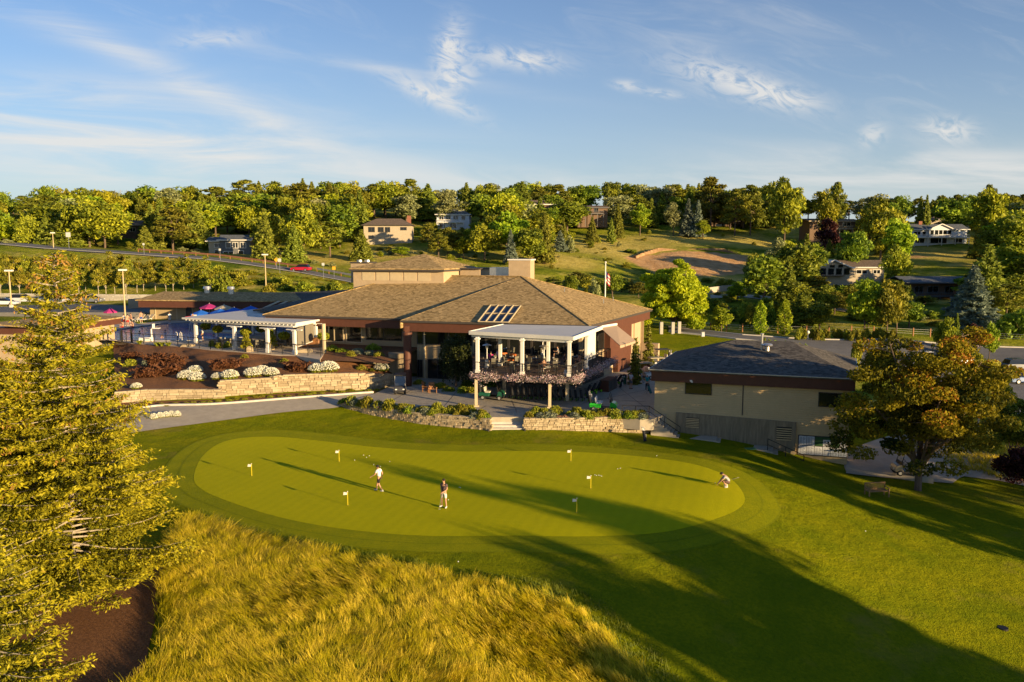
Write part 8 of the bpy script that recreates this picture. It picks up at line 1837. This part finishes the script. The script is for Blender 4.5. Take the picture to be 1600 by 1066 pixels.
M_cgreen = mat('dark_green_paint', (.012, .085, .05), .35, .05, coat=.5); M_clime = mat('bright_green_paint', (.03, .42, .03), .3, .05, coat=.6); M_cgrey = mat('graphite_paint', (.05, .05, .055), .35, .08, coat=.5); M_cbeige = mat('beige_paint_cart', (.36, .30, .2), .4, .05, coat=.4); M_cwhite = mat('white_paint_cart', (.6, .58, .54), .4, .04)
golf_cart('dark green golf cart with pale roof parked under the terrace edge', tuple(G(769, 624, PZ)), R(-12), M_cgreen, M_cwhite)
golf_cart('bright lime green roofless golf cart with white seats in front of the planter', tuple(G(943, 642, PZ)), R(-14), M_clime, None, M_cwhite)
golf_cart('graphite golf cart facing the camera beside the round column', tuple(G(625.5, 614, PZ)), R(-84), M_cgrey, M_plk, M_plk, posts=M_cwhite, bags=False)
p = GP(1418, 748, -2.3); golf_cart('beige golf cart in the shade under the maple', (p.x, p.y, -2.07), R(176), M_cbeige, M_plk, M_plk, bags=True)
golf_cart('pale roofed golf cart in the yard behind the shop roof, nearer one', tuple(G(1003, 593, PZ)), R(200), M_cwhite, M_cbeige); golf_cart('pale roofed golf cart in the yard behind the shop roof, farther one', tuple(G(1022, 584, PZ)), R(195), M_cwhite, M_cbeige); golf_cart('dark roofed golf cart farthest back between club and shop', tuple(G(1032, 569, PZ)), R(190), M_cgrey, M_plk)
# push carts
M_lime = mat('lime_wheel', (.20, .55, .02), .5, .05)
def push_cart():
    root = thing('push_cart', 'x', 'golf trolley'); 
    for x, y in ((-.28, 0), (.28, 0), (0, -.5)):
        q = MB(); c = Vector((x, y, .15)); q.tube([c-Vector((.025, 0, 0)), c+Vector((.025, 0, 0))], .15, 14); w_ = q.build('wheel', M_tyre, root, world=False); q = MB(); q.tube([c-Vector((.034, 0, 0)), c+Vector((.034, 0, 0))], .115, 12); q.build('rim', M_lime, w_, world=False)
    q = MB(); q.tube([(-.28, 0, .15), (0, -.05, .3), (.28, 0, .15)], .015, 5); q.tube([(0, -.5, .15), (0, -.1, .45), (0, .35, 1.0), (0, .5, 1.05)], .018, 6); q.tube([(-.14, .5, 1.05), (.14, .5, 1.05)], .02, 6); q.build('frame', M_black, root, world=False)
    q = MB(); q.tube([(0, -.22, .32), (0, .22, .95)], [.13, .12], 10); q.build('golf_bag', M_bagk, root, world=False); return root
pc_ = [push_cart(), False]
for i in range(14):
    u = 800+i*9.0; v = 622+i*.33; p = G(u, v, PZ); place(pc_[0], pc_[1], p, R(8), 1., 'one of the row of trolleys with lime wheels parked under the terrace', 'row of trolleys with lime wheels under the terrace'); pc_[1] = True
for i in range(7):
    p = G(920+i*8, 618-i*2.9, PZ); place(pc_[0], True, p, R(-40-i*7), 1.05, '%s lime-wheeled trolley from the left in the loose line beside the club side wall' % ORD[i], 'loose line of trolleys beside the club side wall')
bag('blue golf bag leaning on the shop corner', tuple(G(1017, 615, PZ)), R(200), .35, M_bagt, M_bagk); bag('dark golf bag standing among the trolleys by the dark counter', tuple(G(969, 606, PZ)), R(40), .4, M_bagk, M_bagw)
# dark counter, adirondack chair, pillars of the ground floor
p = G(950, 612, PZ); root = thing('counter_box', 'dark wooden storage counter against the club side wall', 'cabinet', tuple(p), math.atan2(e2.y, e2.x)); q = MB(); q.box((1.0, .3, .55), (2.6, .9, 1.1)); q.build('case', M_fascia, root, world=False); q = MB(); q.box((1.0, .3, 1.13), (2.75, 1.0, .06)); q.build('top', M_trimdark, root, world=False)
for k in range(3): q = MB(); q.box((.15+k*.85, -.16, .55), (.78, .03, .9)); q.build('door', M_trimdark, root, world=False)
def adirondack(label, loc, rz):
    root = thing('garden_chair', label, 'chair', loc, rz); q = MB()
    for k in range(6): q.box((-.25+k*.1, .05, .36), (.08, .52, .025), rx=-.15)
    q.build('seat', M_wood, root, world=False); q = MB()
    for k in range(6): q.box((-.25+k*.1, .36, .66), (.08, .025, .72), rx=-.3)
    q.build('backrest', M_wood, root, world=False)
    for x in (-.34, .34):
        q = MB(); q.box((x, .05, .56), (.12, .7, .03)); q.build('armrest', M_wood, root, world=False)
        for y in (-.22, .3): q = MB(); q.box((x, y, .28), (.05, .08, .56)); q.build('leg', M_wood, root, world=False)
adirondack('red-brown wooden chair on the patio right of the round column, left of a pair', tuple(G(667, 612, PZ)), R(70)); adirondack('red-brown wooden chair on the patio, right of a pair', tuple(G(676, 614, PZ)), R(20))
# ================================================================== TERRACE FURNITURE
def cafe_chair(m=M_black, fab=None):
    root = thing('terrace_chair', 'x', 'chair'); q = MB(); q.box((0, 0, .44), (.46, .46, .06)); q.build('seat', fab or M_deckw, root, world=False); q = MB(); q.box((0, .22, .72), (.46, .05, .46), rx=-.12); q.build('backrest', fab or M_deckw, root, world=False)
    for x in (-.2, .2):
        for y in (-.2, .2): q = MB(); q.box((x, y, .22), (.035, .035, .44)); q.build('leg', m, root, world=False)
        q = MB(); q.box((x*1.15, 0, .64), (.04, .44, .03)); q.build('armrest', m, root, world=False)
    return root
def cafe_table():
    root = thing('terrace_table', 'x', 'table'); q = MB(); q.tube([(0, 0, .72), (0, 0, .76)], .48, 18); q.build('tabletop', M_trimdark, root, world=False); q = MB(); q.tube([(0, 0, 0), (0, 0, .72)], .04, 6); q.tube([(0, 0, 0), (0, 0, .03)], .28, 12); q.build('pedestal', M_black, root, world=False); q = MB(); q.tube([(.1, .1, .76), (.1, .1, .9)], .035, 8); q.box((-.15, -.1, .79), (.16, .1, .06)); q.build('tableware', M_white, root, world=False); return root
cc = cafe_chair(M_black, mat('olive_sling', (.16, .14, .10), .8)); ct = cafe_table(); first_c = first_t = True
spots = [(772, 573, 'left end'), (800, 570, 'left middle'), (836, 572, 'centre'), (868, 578, 'right front'), (900, 569, 'right rail'), (790, 556, 'left back'), (850, 556, 'centre back'), (885, 557, 'right back'), (812, 583, 'front rail left'), (925, 560, 'side strip')]
for i, (u, v, nm) in enumerate(spots):
    p = G(u, v, 4.12); place(ct, not first_t, p, 0, 1., 'round dark table at the %s of the dining terrace' % nm, 'terrace tables'); first_t = False
    for k in range(4):
        a = k*PI/2+.5*i; c_ = Vector((p.x+math.cos(a)*.78, p.y+math.sin(a)*.78, p.z)); place(cc, not first_c, c_, a-PI/2, 1., 'one of the olive sling chairs at the %s table of the terrace' % nm, 'olive sling chairs at the %s table' % nm); first_c = False
p0, p1 = G(842, 586, 4.12), G(873, 588, 4.12); root = thing('bar_ledge', 'low wooden bar ledge along the front rail of the terrace', 'bar table', tuple(p0)); q = MB(); q.beam(p0+Vector((0, .3, .95)), p1+Vector((0, .3, .95)), .5, .06); q.build('top', M_wood, root); q = MB(); q.box((p0.x+.2, p0.y+.3, 4.6), (.06, .06, .9)); q.box((p1.x-.2, p1.y+.3, 4.6), (.06, .06, .9)); q.build('legs', M_black, root)
M_or = mat('orange_cushion', (.52, .14, .03), .8, .1)
for i, (u, v, rz) in enumerate(((789, 567, .3), (799, 569, -.4))): p = G(u, v, 4.12); root = thing('lounge_chair', 'orange cushioned lounge chair on the left of the terrace, %s of two' % ('left', 'right')[i], 'chair', tuple(p), rz); q = MB(); q.box((0, 0, .38), (.7, .7, .2)); q.build('cushion', M_or, root, world=False, bevel=.05); q = MB(); q.box((0, .36, .68), (.7, .16, .56), rx=-.2); q.build('back_cushion', M_or, root, world=False, bevel=.05); q = MB(); q.box((0, .03, .14), (.74, .78, .26)); q.build('frame', M_deckw, root, world=False)
def heater(label, p):
    root = thing('patio_heater', label, 'patio heater', tuple(p)); q = MB(); q.tube([(0, 0, .0), (0, 0, .7)], [.24, .2], 12); q.build('tank_housing', M_galv, root, world=False); q = MB(); q.tube([(0, 0, .7), (0, 0, 1.8)], .035, 8); q.build('pole', M_galv, root, world=False); q = MB(); q.tube([(0, 0, 1.8), (0, 0, 2.1)], [.12, .16], 12); q.build('burner', M_galv, root, world=False); q = MB(); q.tube([(0, 0, 2.12), (0, 0, 2.26)], [.46, .06], 18); q.build('reflector', M_galv, root, world=False)
heater('steel patio heater near the left column of the terrace', G(761, 574, 4.12)); heater('steel patio heater in the middle of the terrace, front one', G(850, 576, 4.12)); heater('steel patio heater in the middle of the terrace, rear one', G(848, 562, 4.12))
p = G(885, 588, 4.12); root = thing('planter_urn', 'pale blue glazed urn inside the terrace rail near the corner', 'urn', tuple(p)); q = MB(); q.tube([(0, 0, 0), (0, 0, .25), (0, 0, .5), (0, 0, .62)], [.14, .24, .2, .16], 14); q.build('pot', M_paper, root, world=False, smooth=True); q = MB(); q.ball((0, 0, .64), (.14, .14, .05)); q.build('soil', M_mulch, root, world=False)
# ================================================================== POOL FURNITURE
M_umb = mat('blue_canvas', (.015, .13, .55), .8, .08); M_mag = mat('magenta_canvas', (.40, .03, .16), .8, .08); M_tanc = mat('tan_canvas', (.45, .37, .25), .8, .06)
def umbrella(label, u, v, Y, m, r=1.5, cat='umbrella'):
    p = D(u, v, Y); root = thing('pool_umbrella', label, cat, (p.x, Y, PD), 0, 'umbrellas on the pool deck'); hz = p.z-PD; q = MB(); n = 8
    vs = [(0, 0, hz)]+[(math.cos(k*2*PI/n)*r, math.sin(k*2*PI/n)*r, hz-.55-.03*(k % 2)) for k in range(n)]+[(math.cos(k*2*PI/n)*r, math.sin(k*2*PI/n)*r, hz-.72) for k in range(n)]
    q.add(vs, [(0, 1+k, 1+(k+1) % n) for k in range(n)]+[(1+k, 9+k, 9+(k+1) % n, 1+(k+1) % n) for k in range(n)]); q.build('canopy', m, root, world=False); q = MB(); q.tube([(0, 0, 0), (0, 0, hz+.1)], .03, 6); q.build('pole', M_white, root, world=False); q = MB(); q.tube([(0, 0, 0), (0, 0, .1)], .3, 12); q.build('base', M_black, root, world=False)
    q = MB(); q.tube([(0, 0, .70), (0, 0, .74)], .55, 14); q.build('tabletop', M_white, root, world=False)
for a in (('leftmost blue umbrella over the pool court', 314, 484.5, 113, M_umb), ('second blue umbrella from the left over the pool court', 344, 482.5, 113, M_umb), ('third blue umbrella from the left over the pool court', 366, 480.5, 114, M_umb), ('rightmost blue umbrella over the pool court', 392, 478, 115, M_umb), ('magenta umbrella under the pool building eaves', 327, 474.5, 119, M_mag), ('tan umbrella right of the magenta one', 350, 476, 118, M_tanc), ('closed-looking small magenta umbrella left of the lamp post', 172, 481.5, 121, M_mag, 1.0)): umbrella(*a)
def lounger(back=True):
    root = thing('sun_lounger', 'x', 'sun lounger'); q = MB(); q.box((0, -.3, .32), (.62, 1.2, .07)); q.build('seat', M_white, root, world=False); q = MB(); q.box((0, .58, .58), (.62, .78, .07), rx=.75); q.build('backrest', M_tanc, root, world=False)
    for x in (-.26, .26):
        for y in (-.8, .3): q = MB(); q.box((x, y, .15), (.05, .05, .3)); q.build('leg', M_white, root, world=False)
    return root
lg = lounger(); fl = False
for i, (u, v) in enumerate(((209, 503), (217, 502), (225, 502.5), (232, 501.5))): place(lg, fl, G(u, v, PD), R(-25), 1.15, '%s white lounger from the left on the grass by the pool' % ORD[i], 'loungers by the pool'); fl = True
def deck_set(seed, pts, nm):
    r = random.Random(seed)
    for i, (u, v) in enumerate(pts):
        p = G(u, v, PD); place(ct, True, p, 0, 1.1, '%s round table from the left %s' % (ORD[i], nm), 'tables '+nm)
        for k in range(4): a = k*PI/2+r.random(); place(cc, True, (p.x+math.cos(a)*.85, p.y+math.sin(a)*.85, PD), a-PI/2, 1., 'one of the dark chairs at the tables '+nm, 'dark chairs at the tables '+nm)
deck_set(3, [(248, 497), (258, 496.5), (234, 497.5)], 'against the pool building wall'); deck_set(4, [(345, 512), (362, 513), (380, 514), (398, 513), (415, 514)], 'on the deck beyond the pergola'); deck_set(5, [(350, 541), (400, 543), (430, 544), (450, 541)], 'under the pergola')
# lifeguard chair with the red tube, pool lift, ladder
p = G(303, 518, PD); root = thing('lifeguard_chair', 'tall lifeguard chair on the pool divider', 'lifeguard chair', tuple(p)); q = MB()
for x in (-.4, .4):
    for y in (-.35, .35): q.beam((x*1.2, y*1.2, 0), (x*.7, y*.7, 1.6), .06, .06)
q.build('legs', M_galv, root, world=False); q = MB(); q.box((0, 0, 1.62), (.7, .6, .08)); q.box((0, .3, 1.95), (.7, .06, .6)); q.build('seat', M_white, root, world=False)
person('lifeguard seated on the tall chair holding a red tube', (p.x, p.y, PD+1.2), R(170), SIT, bare=True, bot='black_shorts', botc=(.018, .016, .018))
q = MB(); q.tube([(-.9, 0, 0), (-.3, 0, .05), (.9, 0, 0)], [.07, .1, .07], 8); o = q.build('rescue_tube', mat('red_foam', (.6, .02, .02), .6)); o.location = (p.x, p.y-.42, PD+1.98); tag(o, 'red rescue tube across the lap of the lifeguard', 'rescue tube')
p = G(232, 533.5, PD); root = thing('pool_lift', 'white pool lift chair on the near pool deck', 'pool lift', tuple(p)); q = MB(); q.box((-.3, 0, .25), (1.5, .8, .5)); q.build('base', M_white, root, world=False, bevel=.08); q = MB(); q.tube([(.45, 0, 0), (.4, 0, 1.5), (.8, 0, 1.75)], .09, 8); q.build('arm', M_white, root, world=False); q = MB(); q.box((1.0, 0, 1.6), (.9, .6, .1)); q.box((.7, 0, 1.85), (.1, .6, .6)); q.build('seat', M_white, root, world=False, bevel=.03)
for i, u in enumerate((275, 282)): 
    p = G(u, 531, PD); root = thing('pool_ladder', 'white pool handrail, %s of two beside the walking boy' % ('left', 'right')[i], 'handrail', tuple(p)); q = MB(); q.tube([(0, .5, -.6), (0, .45, .8), (0, .1, .95), (0, -.1, .8), (0, -.12, 0)], .035, 6); q.build('rail', M_white, root, world=False); q = MB(); q.tube([(0, -.12, 0), (0, -.12, .04)], .09, 8); q.build('flange', M_galv, root, world=False)
# ================================================================== CARS
def car(label, loc, rz, col, suv=True, name='parked_car', grp=None):
    """nose to +x, 4.6 m long"""
    root = thing(name, label, 'car', loc, rz, grp); hb = 1.0 if suv else .9; hr = 1.68 if suv else 1.42; m = mat('car_paint', col, .25, .03, coat=.9)
    P_ = [(-2.28, .42), (-2.30, .78), (-2.2, hb), (-1.0, hb+.04), (.95, hb+.0), (1.9, hb-.12), (2.25, hb-.28), (2.3, .5), (2.2, .3), (-2.2, .3)]; n = len(P_)
    def sec(pts, w0, w1, zt): return [(x, -(w0 if z < zt else w1), z) for x, z in pts]+[(x, (w0 if z < zt else w1), z) for x, z in pts]
    q = MB(); q.add(sec(P_, .92, .84, .85), [tuple(range(n)), tuple(range(n, 2*n))[::-1]]+[((i+1) % n, i, n+i, n+(i+1) % n) for i in range(n)]); q.build('body', m, root, world=False, bevel=.05)
    g = [(-2.05 if suv else -1.7, hb), (-1.75 if suv else -1.05, hr-.06), (-1.4 if suv else -.8, hr), (.1, hr), (.35, hr-.08), (1.15, hb)]; k = len(g); q = MB(); q.add([(x, -.80 if z < hb+.1 else -.62, z) for x, z in g]+[(x, .80 if z < hb+.1 else .62, z) for x, z in g], [tuple(range(k)), tuple(range(k, 2*k))[::-1]]+[((i+1) % k, i, k+i, k+(i+1) % k) for i in range(k)]); q.build('glasshouse', M_glass, root, world=False)
    q = MB(); q.box((-.65, 0, hr+.01), (1.75 if suv else 1.2, 1.22, .06)); q.build('roof', m, root, world=False, bevel=.03)
    for x in (-1.42, 1.42):
        for y in (-.84, .84): wheel(root, (x, y, .34), .34, .22)
    for y in (-.66, .66): q = MB(); q.box((2.2, y, .72), (.12, .34, .14)); q.build('headlight', M_paper, root, world=False); q = MB(); q.box((-2.27, y, .82), (.08, .26, .18)); q.build('tail_light', M_red, root, world=False)
    return root
p = D(474, 432, 189); p.z = H(p.x, 186)+.15; car('red SUV driving down the left road', (p.x, 187, H(p.x, 187)+.16), R(172), (.42, .01, .02), name='red_car')
for u, v, rz, col, sv, lb in [(8, 478, 5, (.6, .6, .6), False, 'white car in the far car park at the left edge'), (142, 466.5, 0, (.10, .14, .2), True, 'blue-grey SUV in the far car park under the block wall'), (200, 466, 0, (.14, .15, .17), True, 'grey SUV in the far car park behind the lamp post'), (172, 467, 4, (.4, .4, .42), False, 'silver car in the far car park between the two SUVs'), (60, 471, 3, (.5, .5, .5), True, 'silver SUV in the far car park, seen past the spruce top')]:
    p = G(u, v, 5.02); car(lb, (p.x, min(p.y, 149.5), 5.03), R(rz), col, sv)
for u, v, rz, col, sv, lb in [(1592, 580, 4, (.07, .07, .08), True, 'dark SUV at the right edge, farther of two'), (1600, 600, 4, (.03, .10, .28), False, 'blue car at the right edge, nearer of two'), (1455, 566, 10, (.5, .52, .55), False, 'silver car seen through the top of the maple'), (1500, 572, 8, (.5, .5, .5), True, 'pale SUV behind the maple crown')]:
    p = GP(u, v, -1.5); car(lb, (p.x, p.y, H(p.x, p.y)+.09), R(rz), col, sv)
# trash bin, cone-like cooler and papers by the side wall
p = G(975, 600, PZ); root = thing('litter_bin', 'dark green litter bin against the club side wall', 'bin', tuple(p)); q = MB(); q.tube([(0, 0, 0), (0, 0, .85)], [.25, .28], 12); q.build('barrel', M_cgreen, root, world=False); q = MB(); q.tube([(0, 0, .85), (0, 0, 1.0)], [.3, .2], 12); q.build('lid', M_plk, root, world=False)
q = MB(); a_ = tC(951); panel(q, wB1, wC, a_, a_+1.2, 2.0, 3.2, .66 if False else .02, .10); tag(q.build('notice_sheet', M_paper), 'white lit notice sheet on the club side wall above the counter', 'notice')
# wooden planter by the pergola and conifer in it
for i, (u, v) in enumerate(((385, 549), (425, 546))):
    p = G(u, v, PD); root = thing('potted_conifer', 'small conifer in a tan pot beside a pergola column, %s one' % ('left', 'right')[i], 'potted plant', tuple(p)); q = MB(); q.tube([(0, 0, 0), (0, 0, .6)], [.3, .42], 10); q.build('pot', M_lamp, root, world=False); rr = np.random.RandomState(i); P_, v_, _, rr = crown_cone(i+3, 2.3, 1.0, 10, per=18, base=.2); leafobj('foliage', P_+np.array(root.location), .09, rr, L_['olive'], root, v_, elong=1.6)
label_trees()
